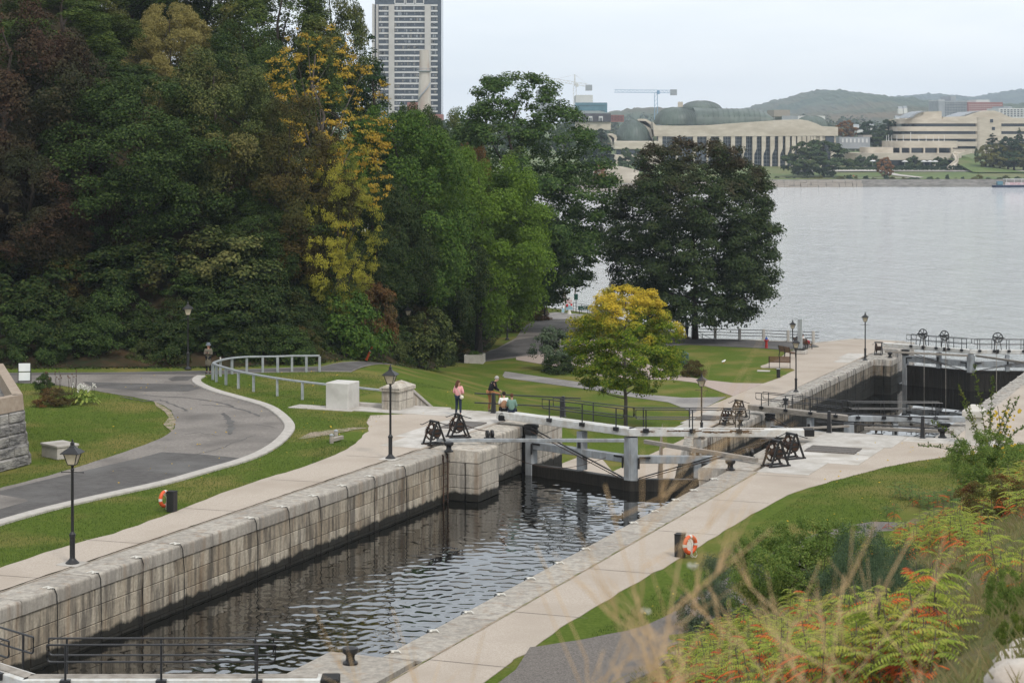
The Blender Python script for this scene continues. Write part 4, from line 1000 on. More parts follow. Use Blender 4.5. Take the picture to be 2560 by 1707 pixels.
# white folding sign by the road
rt = thing('folding_sign', 'blank white two-panel folding sign beside the road', 'sign', G(61, 958, ZA), R(8))
for z0, z1 in ((.15, .60), (.66, 1.10)): MB().box(0, .03 * (1.1 - z0), (z0 + z1) / 2, .62, .02, z1 - z0, .004).build('panel', mat('white_board', (.72, .74, .75), (.78, .79, .79), 2, .5), rt)
m = MB()
for x in (-.33, .33): m.bar((x, -.10, 0), (x, .05, 1.14), .025, .025); m.bar((x, .45, 0), (x, .06, 1.14), .022, .022)
for z in (.12, .63, 1.13): m.bar((-.33, .0 + .04 * z, z), (.33, .04 * z, z), .025, .025)
m.build('frame', M['iron'], rt)

# old retaining wall at the picture edge
rt = thing('bastion_wall', 'battered grey rubble wall with concrete parapet by the road', 'wall', (0, 0, ZA), 0)
P0, P1, P3 = Vector((-20.4, 83.4)), Vector((-24.1, 94.7)), Vector((-27.4, 67.0))
def wallseg(a, b, name, z0, z1, w0, w1, out0, mt, jit=0.0, n=14):
    """a battered run of wall from a to b, outer face on its right-hand side"""
    d = (b - a).normalized(); q_ = Vector((d.y, -d.x)); m = MB(); L = (b - a).length; k = max(2, int(L / .8)); rows = max(1, int((z1 - z0) / .45))
    for i in range(k + 1):
        for j in range(rows + 1):
            f = j / rows; o_ = out0 * (1 - f) + jit * mnoise.noise(Vector((i * .9, j * 1.3, z0)))
            p_ = a + d * (L * i / k) + q_ * o_; m.v.append((p_.x, p_.y, z0 + (z1 - z0) * f))
    for i in range(k):
        for j in range(rows):
            r0 = i * (rows + 1) + j; m.f.append((r0, r0 + rows + 1, r0 + rows + 2, r0 + 1))
    b0 = len(m.v)
    for p_ in (a, b):
        p2 = p_ - q_ * w1
        m.v += [(p2.x, p2.y, z1), (p2.x, p2.y, z0)]
    e = k * (rows + 1)
    m.f += [(rows, e + rows, b0 + 2, b0), (b0, b0 + 2, b0 + 3, b0 + 1), tuple(range(rows + 1)) + (b0, b0 + 1), tuple(e + j for j in range(rows + 1))[::-1] + (b0 + 3, b0 + 2)]
    return m.build(name, mt, rt, 30)
rub = mat('grey_rubble', (.075, .072, .072), (.24, .23, .22), 3.2, .95, bump=1, bscale=7, c3=(.36, .34, .31), scale2=1.1, bdist=.08, stretch=(1, 1, 2.2))
for a, b in ((P3, P0), (P0, P1)):
    q = random.Random(int(a.x)); d = (b - a).normalized(); L = (b - a).length; nq = Vector((d.y, -d.x))
    wallseg(a, b, 'core', -.2, 2.28, 0, 1.2, .30, rub, .05)
    for row in range(5):
        z0, z1 = row * .455, row * .455 + .44; y = q.uniform(-.5, 0)
        while y < L:
            w_ = q.uniform(.6, 1.4); c = a + d * (max(0, y) + min(L, y + w_)) / 2; l_ = min(L, y + w_) - max(0, y) - .03; y += w_
            if l_ < .15: continue
            o_ = .30 * (1 - (z0 + .22) / 2.28) + q.uniform(-.03, .05); c = c + nq * (o_ - .12)
            MB().box(0, 0, 0, l_, .34, .43, .05).build('stone', rub, rt, None, (c.x, c.y, z0 + .22), math.atan2(d.y, d.x))
    wallseg(a, b, 'parapet', 2.3, 2.92, 0, .42, .06, M['parapet'])
# small concrete cover box
p = G(143, 1150, ZA)
rt = thing('concrete_vault', 'low grey concrete box with a lid on the grass island', 'box', p, R(43))
MB().box(.5, .65, .25, 1.0, 1.3, .5, .02).build('body', M['kerb'], rt); MB().box(.5, .65, .55, 1.08, 1.38, .10, .015).build('lid', M['concrete'], rt)
# wooden barrier stubs
for lab, pt, sc in (('short grey wooden stub in front of its twin on the grass', (829, 1108), 1), ('short grey wooden stub with pale cap behind the timber', (840, 1097), 1)):
    o = thing('barrier_post', lab, 'post', GH(*pt), 0); MB().lathe([(.09, 0), (.09, .34), (.085, .35)], 12).build('post', M['greyw'], o, 40); MB().lathe([(.10, .35), (.10, .38), (.03, .43)], 12).build('cap', M['galv'], o, 40)
o = MB().bar((-.2, -.1, .12), (.28, .55, .16), .16, .16, .01).build('timber_baulk', M['greyw'], None, None, GH(838, 1106)); tag(o, 'short timber baulk lying against the wooden stubs', 'timber')
# planter
p = GH(1187, 907); rt = thing('concrete_planter', 'square concrete planter with green plants at the path fork', 'planter', p, R(-6))
h = .72
for a in range(4):
    MB().box(0, 0, h / 2, 1.55 if a % 2 == 0 else 1.34, .1, h, .015).build('side', M['concrete'], rt, None, (math.cos(a * math.pi / 2 + math.pi / 2) * .72, math.sin(a * math.pi / 2 + math.pi / 2) * .72, 0), a * math.pi / 2)
MB().box(0, 0, h - .14, 1.36, 1.36, .06).build('soil', M['litter'], rt)
# leaning traffic marker and small sign in the verge
rt = thing('traffic_marker', 'orange and white traffic marker leaning in the verge', 'marker', GH(914, 904), 0); rt.rotation_euler = (0, R(24), R(10))
for z0, z1, mm in ((0, .1, 'rubber'), (.1, .68, 'orange'), (.68, .82, 'rope'), (.82, 1.06, 'orange')): MB().lathe([(.085 - .02 * z0, z0), (.085 - .02 * z1, z1)], 12).build('tube_band' if mm != 'rubber' else 'foot', M[mm], rt, 40)
rt = thing('signpost', 'small green sign on a thin steel post in the verge', 'sign', GH(966, 893), 0)
MB().tube([(0, 0, 0), (0, 0, 1.15)], .022, 6).build('post', M['galv'], rt); MB().box(0, -.03, .93, .2, .02, .42, .004).build('plate', mat('dark_green_plate', (.02, .07, .055), None, rough=.5), rt)

# ------------------------------------------------------------------ lower bank furniture
def bench(label, p, rz):
    rt = thing('park_bench', label, 'bench', p, rz, 'slatted park benches')
    for i in range(5): MB().box(0, -.20 + i * .10, .44, 1.75, .075, .035, .006).build('seat_slat', M['wood'], rt)
    for i in range(5): MB().box(0, .27 + .025 * i, .52 + i * .09, 1.75, .03, .072, .006).build('back_slat', M['wood'], rt)
    for x in (-.82, 0, .82):
        m = MB(); m.bar((x, -.22, .42), (x, -.26, 0), .05, .05); m.bar((x, .24, .42), (x, .34, 0), .05, .05); m.bar((x, -.24, .41), (x, .26, .41), .05, .05); m.bar((x, .25, .41), (x, .40, .94), .05, .04)
        if x: m.bar((x, -.24, .64), (x, .30, .66), .05, .035); m.bar((x, -.24, .42), (x, -.24, .65), .04, .04)
        m.build('cast_frame', M['iron'], rt)
    return rt
bench('slatted bench seen from behind at the lawn edge', G(1949, 920, ZB) + UP, R(172))
bench('slatted bench beside the steel display pillar', G(1969, 894, ZB) + UP, R(115))
bench('bench with two people sitting by the river end', G(2008, 872, ZB) + UP, R(125))
rt = thing('litter_bin', 'narrow black litter bin on the lawn corner', 'bin', G(1946, 945, ZB) + UP, 0)
MB().box(0, 0, .32, .26, .26, .64, .02).build('body', M['iron'], rt); MB().box(0, 0, .66, .28, .28, .04, .01).build('lid', M['galv'], rt); MB().tube([(-.13, 0, .6), (-.24, 0, .62), (-.26, 0, .68)], .02, 6).build('handle', M['iron'], rt, 40)
rt = thing('fire_hydrant', 'red fire hydrant with blue top at the lawn edge', 'hydrant', G(1916, 871, ZB) + UP, 0)
red = mat('hydrant_red', (.30, .022, .02), (.36, .035, .03), 6, .5); blu = mat('hydrant_blue', (.02, .06, .25), None, rough=.5)
MB().lathe([(.16, 0), (.16, .05), (.11, .07), (.11, .16), (.14, .18), (.14, .24), (.11, .26), (.105, .62), (.15, .64), (.15, .70), (.12, .72)], 16).build('barrel', red, rt, 40)
MB().lathe([(.12, .72), (.11, .84), (.06, .92), (.03, .93), (.03, .98)], 14).build('bonnet', blu, rt, 40)
for x in (-1, 1): MB().tube([(0, 0, .66), (x * .21, 0, .66)], .06, 10).build('nozzle', red, rt, 40)
rt = thing('bird_gull', 'white gull standing on the lawn under the maple', 'bird', G(1809, 909, ZB) + Vector((0, 0, .02)), R(30))
gw = mat('gull_white', (.72, .72, .70), None, rough=.8); m = MB(); m.tube([(-.18, 0, .13), (-.08, 0, .16), (.06, 0, .19), (.12, 0, .24), (.16, 0, .27), (.19, 0, .27)], [.01, .06, .075, .05, .045, .03], 10); m.build('body', gw, rt, 60)
MB().tube([(-.2, .03, .16), (-.05, .06, .19), (.05, .05, .20)], [.01, .04, .03], 6).build('wing', M['galv'], rt, 60); MB().tube([(.19, 0, .265), (.25, 0, .25)], [.014, .004], 6).build('beak', M['orange'], rt)
for y in (-.03, .03): MB().tube([(0, y, .13), (0, y, 0), (.04, y, .005)], .008, 5).build('leg', M['orange'], rt)
o = MB().box(0, 0, .03, 1.0, .7, .05, .01).build('access_cover', M['concrete'], None, None, G(1909, 928, ZB), R(-10)); tag(o, 'pale concrete access cover set in the lawn', 'cover')
# green bin under the small maple
grn = mat('bin_green', (.045, .085, .08), (.055, .10, .09), 4, .5)
rt = thing('green_bin', 'grey green hooded litter bin behind the small maple', 'bin', G(1711, 918, ZB), 0)
MB().box(0, 0, .62, .62, .62, .86, .03).build('body', grn, rt); MB().add([(-.36, -.36, 1.07), (.36, -.36, 1.07), (.36, .36, 1.07), (-.36, .36, 1.07), (0, 0, 1.34)], [(0, 1, 4), (1, 2, 4), (2, 3, 4), (3, 0, 4), (3, 2, 1, 0)]).build('hood', grn, rt); MB().lathe([(.22, 0), (.2, .04), (.09, .08), (.09, .2)], 12).build('foot', M['iron'], rt, 40)
rt = thing('warning_sign', 'small red and white board beside the green bin', 'sign', G(1682, 915, ZB), R(8))
MB().box(0, 0, .72, .42, .04, .34, .01).build('board', mat('sign_red', (.55, .05, .06), None, rough=.5), rt)
MB().box(-.12, -.024, .76, .2, .012, .18, .004).build('white_panel', M['rope'], rt); MB().box(-.05, .0, .28, .04, .04, .56).build('post', M['rope'], rt)
# steel display pillar
rt = thing('display_pillar', 'tall brushed steel display pillar on a stone plinth', 'pillar', G(2000, 885, ZB) + UP, R(-20))
MB().box(0, 0, .15, 1.15, .95, .3, .03).build('plinth', M['concrete'], rt); MB().box(0, 0, .36, .85, .7, .14, .02).build('plinth_step', M['pierstone'], rt)
MB().box(-.1, 0, 1.65, .18, .22, 2.5, .015).build('fin', M['galv'], rt); MB().box(.11, .02, 1.67, .16, .16, 2.54, .01).build('fin', mat('brushed_steel', (.42, .45, .47), (.52, .55, .57), 6, .35, .5), rt)

# river railing: stone posts with three bars
def river_rail(label, pts, z, hpost=1.05, ends=0.0):
    a = Vector(pts[0]); rt = thing('river_railing', label, 'railing', (a.x, a.y, z), 0)
    for p in pts: MB().box(p[0] - a.x, p[1] - a.y, hpost / 2, .24, .24, hpost, .02).build('post', M['kerb'], rt)
    P = [Vector(p) for p in pts]
    if ends: P.append(P[-1] + (P[-1] - P[-2]).normalized() * ends)
    for zz in (.42, .68, .95):
        for p_, q_ in zip(P, P[1:]): MB().tube([(p_.x - a.x, p_.y - a.y, zz), (q_.x - a.x, q_.y - a.y, zz)], .03, 6).build('rail', M['rail'], rt, 50)
    return rt
rp = [(1735, 847), (1787, 848), (1848, 850), (1908, 851), (1969, 854), (2032, 856)]
river_rail('grey post river railing beyond the lawn and hydrant', [tuple(Vector(xy(G(a, b, ZB))) - Vector((0, .3))) for a, b in rp], ZB, ends=.5)
def pipe_rail(label, pts, h=.95, bars=(.95, .62, .3), n=None, picket=0.0):
    a = Vector(pts[0]); rt = thing('ramp_railing', label, 'railing', a, 0)
    for p_, q_ in zip(pts, pts[1:]):
        p_, q_ = Vector(p_), Vector(q_); k = max(1, int((q_ - p_).length / 1.6))
        for i in range(k + 1):
            c = p_.lerp(q_, i / k) - a; MB().tube([c, c + Vector((0, 0, h))], .026, 6).build('post', M['rail'], rt, 50)
        for b in bars: MB().tube([p_ - a + Vector((0, 0, b)), q_ - a + Vector((0, 0, b))], .022, 6).build('rail', M['rail'], rt, 50)
    return rt
zb = ZB
pipe_rail('dark ramp railing descending to the landing beyond the maple trunk', [(16.3, 181.8, zb), (18.6, 185.0, zb - 1.4), (20.6, 186.6, zb - 1.6)])
pipe_rail('dark looped railing at the water landing', [(21.2, 186.5, zb - 1.7), (23.2, 187.5, zb - 1.75)], .9)
pipe_rail('dark pipe railing along the shore by the tour signs', [(1.9, 211.6, zb), (4.6, 208.6, zb), (5.6, 210.4, zb), (8.0, 205.6, zb), (11.5, 198.6, zb), (13.6, 191.6, zb)])
pipe_rail('dark pipe railing on the shore beyond the wood edge', [(-5.5, 218.5, zb), (-1.2, 215.0, zb), (1.9, 211.6, zb)])
rt = thing('wooden_fence', 'dark wooden rail fence at the end of the wood', 'fence', GH(1362, 800), 0)
for x in (-2.6, -1.3, 0): MB().box(x, x * -.12, .55, .14, .14, 1.1, .015).build('post', M['iron'], rt)
for z in (.3, .62, .95): MB().bar((-4.0, .48, z), (0, 0, z), .05, .09).build('rail', M['iron'], rt)
# boards and signs on the shore
def board(name, label, p, w_, h_, z0, col, rz=0.0, post=True, th=.05):
    rt = thing(name, label, 'sign', p, rz); c = col if not isinstance(col, tuple) else mat(name + '_face', col, None, rough=.5)
    MB().box(0, 0, z0 + h_ / 2, w_, th, h_, .01).build('board', c, rt)
    if post:
        for x in ((-w_ * .38, w_ * .38) if w_ > .8 else (0,)): MB().box(x, .05, (z0 + .1) / 2, .07, .05, z0 + .1).build('leg', M['iron'], rt)
    return rt
dgreen = (.015, .07, .052)
def Gs(px, py, z=ZB): return GH(px, py)
b1 = board('shore_sign', 'wide dark green information board on the shore railing', Gs(1459, 785), 1.15, .42, .42, dgreen, R(2))
def letters(parent, txt, size, loc, col, align='CENTER'):
    cu = bpy.data.curves.new('lettering', 'FONT'); cu.body = txt; cu.size = size; cu.align_x = align; cu.align_y = 'CENTER'; cu.extrude = .004
    o = bpy.data.objects.new('lettering', cu); COL.objects.link(o)
    dg = bpy.context.evaluated_depsgraph_get(); me = bpy.data.meshes.new_from_object(o.evaluated_get(dg)); bpy.data.objects.remove(o)
    o = bpy.data.objects.new('lettering', me); COL.objects.link(o); me.materials.clear(); me.materials.append(col); o.parent = parent; o.location = loc; o.rotation_euler = (R(90), 0, 0); return o
m = MB()
for x, z, w_ in ((-.3, .72, .14), (.08, .72, .34), (.08, .67, .3), (-.22, .52, .3), (.2, .52, .3)): m.box(x, -.03, z, w_, .01, .025)
m.box(.44, -.03, .71, .09, .01, .09); m.build('printed_lines', M['rope'], b1)
wht = mat('poster_white', (.74, .74, .73), None, rough=.5); redm = mat('poster_red', (.62, .04, .05), None, rough=.5); blum = mat('poster_blue', (.30, .48, .56), None, rough=.5)
b2 = board('boat_tour_sign', 'white poster board reading AQUA TAXI on a pale cone foot', Gs(1423, 786), .72, 1.35, .45, wht, R(4), post=False)
letters(b2, 'AQUA', .2, (0, -.032, 1.40), redm); letters(b2, 'TAXI', .2, (0, -.032, 1.20), redm)
MB().lathe([(.26, 0), (.24, .03), (.12, .46)], 12).build('foot', M['rope'], b2, 40); MB().add([(-.34, -.028, .48), (.34, -.028, .48), (.34, -.028, .75), (-.05, -.028, .98), (-.34, -.028, .8)], [(0, 1, 2, 3, 4)]).build('photo_panel', blum, b2)
MB().box(.22, -.03, 1.0, .2, .01, .2).build('red_panel', redm, b2); MB().box(-.22, -.034, .92, .22, .01, .3).build('red_panel', redm, b2); MB().lathe([(.1, -.01), (.1, .01)], 12).build('crest', M['galv'], b2).matrix_local = Matrix.Translation((0, -.03, 1.66)) @ Matrix.Rotation(R(90), 4, 'X')
b3 = board('poster_stand', 'narrow white poster stand leaning beside the taxi board', Gs(1407, 783), .32, 1.15, .02, wht, R(50), post=False); b3.rotation_euler = (R(-6), R(9), R(30))
MB().box(0, -.03, .3, .28, .01, .4).build('blue_print', blum, b3)
b4 = board('green_flag_sign', 'small green board on a post by the railing', Gs(1440, 782), .40, .62, 1.35, dgreen, R(-4))
rt = thing('timber_pillar', 'weathered timber pillar with pointed top behind the posters', 'pillar', Gs(1411, 779), R(20)); MB().box(0, 0, .95, .34, .34, 1.9, .02).build('shaft', M['greyw'], rt); MB().lathe([(.26, 1.9), (.27, 1.95), (.02, 2.12)], 4, ph=math.pi / 4).build('cap', M['greyw'], rt)
o = MB().add([(0, 0, .0), (.10, 0, .5), (.16, .0, 1.3), (.22, 0, 2.0), (.24, 0, 2.45), (.12, 0, 2.1), (.04, 0, 1.2), (-.02, 0, .4)] + [(a, .03, b) for a, b in ((0, 0), (.1, .5), (.16, 1.3), (.22, 2.0), (.24, 2.45), (.12, 2.1), (.04, 1.2), (-.02, .4))], [tuple(range(8)), tuple(range(8, 16))[::-1]] + [(i, 8 + i, 8 + (i + 1) % 8, (i + 1) % 8) for i in range(8)]).build('feather_banner', M['peel'], None, None, Gs(1436, 775) + Vector((0, 0, .9))); tag(o, 'dark feather banner beside the small green board', 'banner')
b5 = board('map_board', 'large grey map board with dark frame behind the small maple', Gs(1522, 808), 1.6, 1.5, .75, (.30, .31, .33), R(-6)); MB().box(0, .01, 1.5, 1.72, .06, 1.62, .01).build('frame', M['iron'], b5)
b6 = board('green_post_sign', 'tall green panel at the edge of the map board', Gs(1492, 800), .3, 1.1, 1.3, dgreen, 0)
rt = thing('bike_rack', 'grey and dark utility cabinet by the path end', 'cabinet', Gs(1484, 803), 0); MB().box(0, 0, .55, .3, .3, 1.1, .02).build('post', M['greyw'], rt); MB().box(.42, .05, .5, .5, .4, 1.0, .02).build('body', M['iron'], rt)
o = board('path_sign', 'small dark sign board at the rail fence', Gs(1331, 800), .32, .45, 1.35, (.03, .03, .03), 0)

# white stone pillar at the bank
rt = thing('gate_pillar', 'white stone pillar with pyramid cap among the shrubs', 'pillar', LK(90.0, -15.5, ZA), RZ)
wst = mat('white_stone', (.50, .47, .43), (.58, .55, .51), 2, .85, bump=.3, bscale=20)
MB().box(0, 0, .62, .66, .66, 1.24, .02).build('shaft', wst, rt); MB().box(0, 0, 1.37, .92, .92, .26, .02).build('cap', wst, rt); MB().lathe([(.64, 1.5), (.60, 1.53), (.2, 1.74), (.05, 1.76)], 4, ph=math.pi / 4).build('pyramid', wst, rt)
# ================================================================== people
SKIN = mat('skin', (.46, .27, .19), None, rough=.6)
def skin_mesh(name, verts, edges, radii, mt, parent, root=0, sub=1):
    me = bpy.data.meshes.new(name); me.from_pydata(verts, edges, [])
    o = bpy.data.objects.new(name, me); COL.objects.link(o); o.parent = parent
    md = o.modifiers.new('skin', 'SKIN'); md.use_smooth_shade = True
    for i, r in enumerate(radii):
        me.skin_vertices[0].data[i].radius = r if isinstance(r, tuple) else (r, r)
    me.skin_vertices[0].data[root].use_root = True
    sb = o.modifiers.new('sub', 'SUBSURF'); sb.levels = sub; sb.render_levels = sub
    me.materials.append(mt); return o
BASE = dict(pelvis=(0, 0, .95), waist=(0, 0, 1.08), chest=(0, .01, 1.28), neck=(0, .0, 1.46), jaw=(0, .02, 1.55), head=(0, .015, 1.63), top=(0, 0, 1.70),
            shL=(-.17, 0, 1.40), elL=(-.23, -.03, 1.13), wrL=(-.22, .06, .90), shR=(.17, 0, 1.40), elR=(.23, -.03, 1.13), wrR=(.22, .06, .90),
            hiL=(-.09, 0, .92), knL=(-.10, .02, .50), anL=(-.10, -.03, .09), toL=(-.11, .13, .035), hiR=(.09, 0, .92), knR=(.10, .02, .50), anR=(.10, -.03, .09), toR=(.11, .13, .035))
def person(label, loc, rz, pose, top, legs, shoes, hair, h=1.7, sleeves=1.0, leg_cover=1.0, long_hair=0.0, hat=None, coat=0.0, bulk=1.0, skin=SKIN, vest=None):
    J = {k: Vector(v) for k, v in BASE.items()}
    for k, v in pose.items(): J[k] = Vector(v)
    sc = h / 1.7; rt = thing('person', label, 'person', loc, rz, 'visitors at the locks'); rt.scale = (sc,) * 3
    vs, es, rs, ix = [], [], [], {}
    def V_(n, p, r): ix[n] = len(vs); vs.append(tuple(p)); rs.append(r); return ix[n]
    V_('pelvis', J['pelvis'], (.13, .10)); V_('waist', J['waist'], (.12, .09)); V_('chest', J['chest'], (.14, .105)); V_('neck', J['neck'], .052)
    V_('jaw', J['jaw'], .066); V_('head', J['head'], (.078, .088)); V_('top', J['top'], .05)
    hd = (J['head'] - J['neck']).normalized(); fw = Vector(pose.get('face', (0, 1, 0))).normalized()
    V_('nose', J['jaw'].lerp(J['head'], .45) + fw * .105, .012)
    sd_ = fw.cross(Vector((0, 0, 1))).normalized()
    for n_, g_ in (('earL', -1), ('earR', 1)): V_(n_, J['head'] + sd_ * g_ * .086 - Vector((0, 0, .02)), .014)
    for a, b in (('pelvis', 'waist'), ('waist', 'chest'), ('chest', 'neck'), ('neck', 'jaw'), ('jaw', 'head'), ('head', 'top'), ('head', 'nose'), ('head', 'earL'), ('head', 'earR')): es.append((ix[a], ix[b]))
    for S in 'LR':
        V_('sh' + S, J['sh' + S], .058); V_('el' + S, J['el' + S], .042); V_('wr' + S, J['wr' + S], .028)
        es += [(ix['chest'], ix['sh' + S]), (ix['sh' + S], ix['el' + S]), (ix['el' + S], ix['wr' + S])]
        d = (J['wr' + S] - J['el' + S]).normalized(); u = Vector(pose.get('curl', (0, .5, -.3))).normalized(); sx = d.cross(u)
        sx = sx.normalized() if sx.length > .01 else Vector((1, 0, 0)); g = 1 if S == 'R' else -1
        pm = J['wr' + S] + d * .075; V_('pm' + S, pm, .024); es.append((ix['wr' + S], ix['pm' + S]))
        for k, (off, ln) in enumerate(((-.028, .07), (-.010, .082), (.010, .078), (.027, .062))):
            a = V_('f%d%s' % (k, S), pm + sx * off + d * ln * .55, .009); b = V_('g%d%s' % (k, S), pm + sx * off + d * ln * .9 + u * .022, .008)
            es += [(ix['pm' + S], a), (a, b)]
        a = V_('th' + S, J['wr' + S] + d * .045 + sx * (-.038 * g), .010); b = V_('ti' + S, J['wr' + S] + d * .085 + sx * (-.048 * g) + u * .015, .009); es += [(ix['wr' + S], a), (a, b)]
        V_('hi' + S, J['hi' + S], .088); V_('kn' + S, J['kn' + S], .056); V_('an' + S, J['an' + S], .040); V_('to' + S, J['to' + S], .034)
        es += [(ix['pelvis'], ix['hi' + S]), (ix['hi' + S], ix['kn' + S]), (ix['kn' + S], ix['an' + S]), (ix['an' + S], ix['to' + S])]
    skin_mesh('body', vs, es, rs, skin, rt)
    # clothing follows the same joints, a little larger
    def cloth(name, chain_list, mt, root=0):
        vv, ee, rr, jx = [], [], [], {}
        for n_, p_, r_ in chain_list[0]:
            jx[n_] = len(vv); vv.append(tuple(p_)); rr.append(r_ if isinstance(r_, tuple) else (r_, r_))
        for a, b in chain_list[1]: ee.append((jx[a], jx[b]))
        return skin_mesh(name, vv, ee, rr, mt, rt, root)
    B = bulk
    tv = [('pelvis', J['pelvis'] + (J['waist'] - J['pelvis']) * -.25, (.165 * B, .135 * B)), ('waist', J['waist'], (.15 * B, .125 * B)), ('chest', J['chest'], (.165 * B, .13 * B)), ('nk', J['chest'].lerp(J['neck'], .72), .085)]
    te = [('pelvis', 'waist'), ('waist', 'chest'), ('chest', 'nk')]
    for S in 'LR':
        if sleeves > 0:
            tv += [('sh' + S, J['sh' + S], .078 * B), ('el' + S, J['sh' + S].lerp(J['el' + S], min(1, sleeves * 2)), .062 * B)]; te += [('chest', 'sh' + S), ('sh' + S, 'el' + S)]
            if sleeves > .5: tv.append(('wr' + S, J['el' + S].lerp(J['wr' + S], (sleeves - .5) * 1.9), .046 * B)); te.append(('el' + S, 'wr' + S))
    cloth('top', (tv, te), top)
    if vest:
        cloth('vest', ([('pelvis', J['pelvis'], (.19 * B, .16 * B)), ('waist', J['waist'], (.18 * B, .155 * B)), ('chest', J['chest'], (.20 * B, .17 * B)), ('nk', J['chest'].lerp(J['neck'], .6), .09)], [('pelvis', 'waist'), ('waist', 'chest'), ('chest', 'nk')]), vest)
    if coat:
        cloth('coat_skirt', ([('waist', J['waist'], (.15, .13)), ('pelvis', J['pelvis'], (.18, .15)), ('hem', J['pelvis'] - Vector((0, 0, coat * .5)), (.20, .17)), ('hem2', J['pelvis'] - Vector((0, 0, coat)), (.22, .18))], [('waist', 'pelvis'), ('pelvis', 'hem'), ('hem', 'hem2')]), top)
    lv = [('pelvis', J['pelvis'], (.145, .12))]; le = []
    for S in 'LR':
        lv += [('hi' + S, J['hi' + S], .10), ('kn' + S, J['kn' + S], .07)]; le += [('pelvis', 'hi' + S), ('hi' + S, 'kn' + S)]
        if leg_cover > .6: lv.append(('an' + S, J['kn' + S].lerp(J['an' + S], .93 if leg_cover > .9 else .6), .056)); le.append(('kn' + S, 'an' + S))
    cloth('trousers', (lv, le), legs)
    for S in 'LR':
        a, t_ = J['an' + S], J['to' + S]; d = (t_ - a)
        skin_mesh('shoe', [tuple(a - Vector((0, 0, .02)) - Vector((d.x, d.y, 0)) * .15), tuple(a.lerp(t_, .55)), tuple(t_ + Vector((d.x, d.y, 0)) * .3)], [(0, 1), (1, 2)], [(.048, .05), (.048, .045), (.038, .032)], shoes, rt)
    c = J['head']; m = MB()
    m.ball(tuple(c - fw * .022 + hd * .022), (.096, .105, .10), 14, 9)
    if long_hair: m.tube([c - fw * .05, c - fw * .085 - Vector((0, 0, .10)), c - fw * .09 - Vector((0, 0, .12 + long_hair * .5)), c - fw * .07 - Vector((0, 0, .12 + long_hair))], [.085, .09, .085, .04], 10)
    m.build('hair', hair, rt, 60)
    for g_ in (-1, 1): MB().ball(tuple(c + fw * .082 + sd_ * g_ * .032 - Vector((0, 0, .012))), .010, 6, 5).build('eye', M['iron'], rt)
    MB().box(0, 0, 0, .045, .012, .01).build('mouth', redlip, rt, None, tuple(J['jaw'] + fw * .068 - Vector((0, 0, .0))), math.atan2(fw.y, fw.x) - math.pi / 2)
    if hat:
        k = MB().lathe([(.165, -.01), (.16, .0), (.112, .035), (.105, .12), (.09, .135), (.01, .14)], 16).build('hat', hat, rt, 40); k.location = c + Vector((0, 0, .03))
    return rt
redlip = mat('lip', (.35, .10, .09), None, rough=.6)
def cm(n, c, c2=None): return mat(n, c, c2, 14, .9) if c2 else mat(n, c, None, rough=.9)
brown_h, grey_h, dark_h = cm('brown_hair', (.09, .04, .022)), cm('grey_hair', (.36, .34, .32)), cm('dark_hair', (.022, .014, .011))
navy, tan, whitem, blackc = cm('navy_denim', (.012, .02, .04), (.02, .03, .055)), cm('tan_cloth', (.36, .17, .07), (.30, .14, .06)), cm('white_cloth', (.70, .69, .66)), cm('black_knit', (.010, .010, .012))
pink, sage, vestb, coatc = cm('pink_jacket', (.72, .36, .36), (.66, .32, .32)), cm('sage_jacket', (.17, .27, .22), (.14, .23, .19)), cm('camel_vest', (.33, .19, .11), (.28, .155, .09)), cm('olive_coat', (.16, .14, .10), (.12, .105, .08))
P1_ = person('person in pink hooded jacket with white shoulder bag and dark jeans', G(1146, 1041, ZA) + Vector((0, 0, .045)), R(-25),
       dict(face=(.75, .6, 0), shR=(.17, .02, 1.40), elR=(.25, .0, 1.14), wrR=(.16, .18, 1.08), wrL=(-.16, .2, 1.06), elL=(-.25, -.02, 1.14), toL=(-.13, .12, .035), toR=(.14, .12, .035), anR=(.13, -.03, .09), anL=(-.12, -.03, .09)),
       pink, navy, whitem, brown_h, 1.69, long_hair=.2, bulk=1.12)
MB().ball((.19, -.06, .93), (.13, .055, .10), 12, 8).build('shoulder_bag', cm('cream_bag', (.66, .62, .50)), P1_, 60)
MB().tube([(.17, -.08, 1.0), (.05, -.15, 1.3), (-.10, -.06, 1.44)], .012, 6).build('bag_strap', cm('bag_strap_cream', (.55, .50, .4)), P1_, 60)
# man with one foot up on the railing
mp_ = G(1224, 1032, ZA) + Vector((0, 0, .045))
person('person in black sweater and tan trousers, one foot up on the railing', mp_, R(-75),
       dict(face=(.1, .85, -.5), pelvis=(.02, .02, .98), waist=(.02, .06, 1.10), chest=(.03, .16, 1.28), neck=(.03, .27, 1.43), jaw=(.03, .33, 1.49), head=(.03, .35, 1.57), top=(.03, .35, 1.65),
            shL=(-.15, .18, 1.38), elL=(-.16, .25, 1.12), wrL=(-.04, .42, 1.02), shR=(.19, .20, 1.38), elR=(.20, .28, 1.12), wrR=(.08, .46, 1.0),
            hiL=(-.08, .0, .93), knL=(-.10, .05, .50), anL=(-.12, -.02, .09), toL=(-.13, .13, .035), hiR=(.10, .04, .94), knR=(.12, .46, .86), anR=(.12, .46, .50), toR=(.12, .64, .46)),
       blackc, tan, cm('grey_shoe', (.07, .07, .075)), grey_h, 1.78, bulk=1.1)
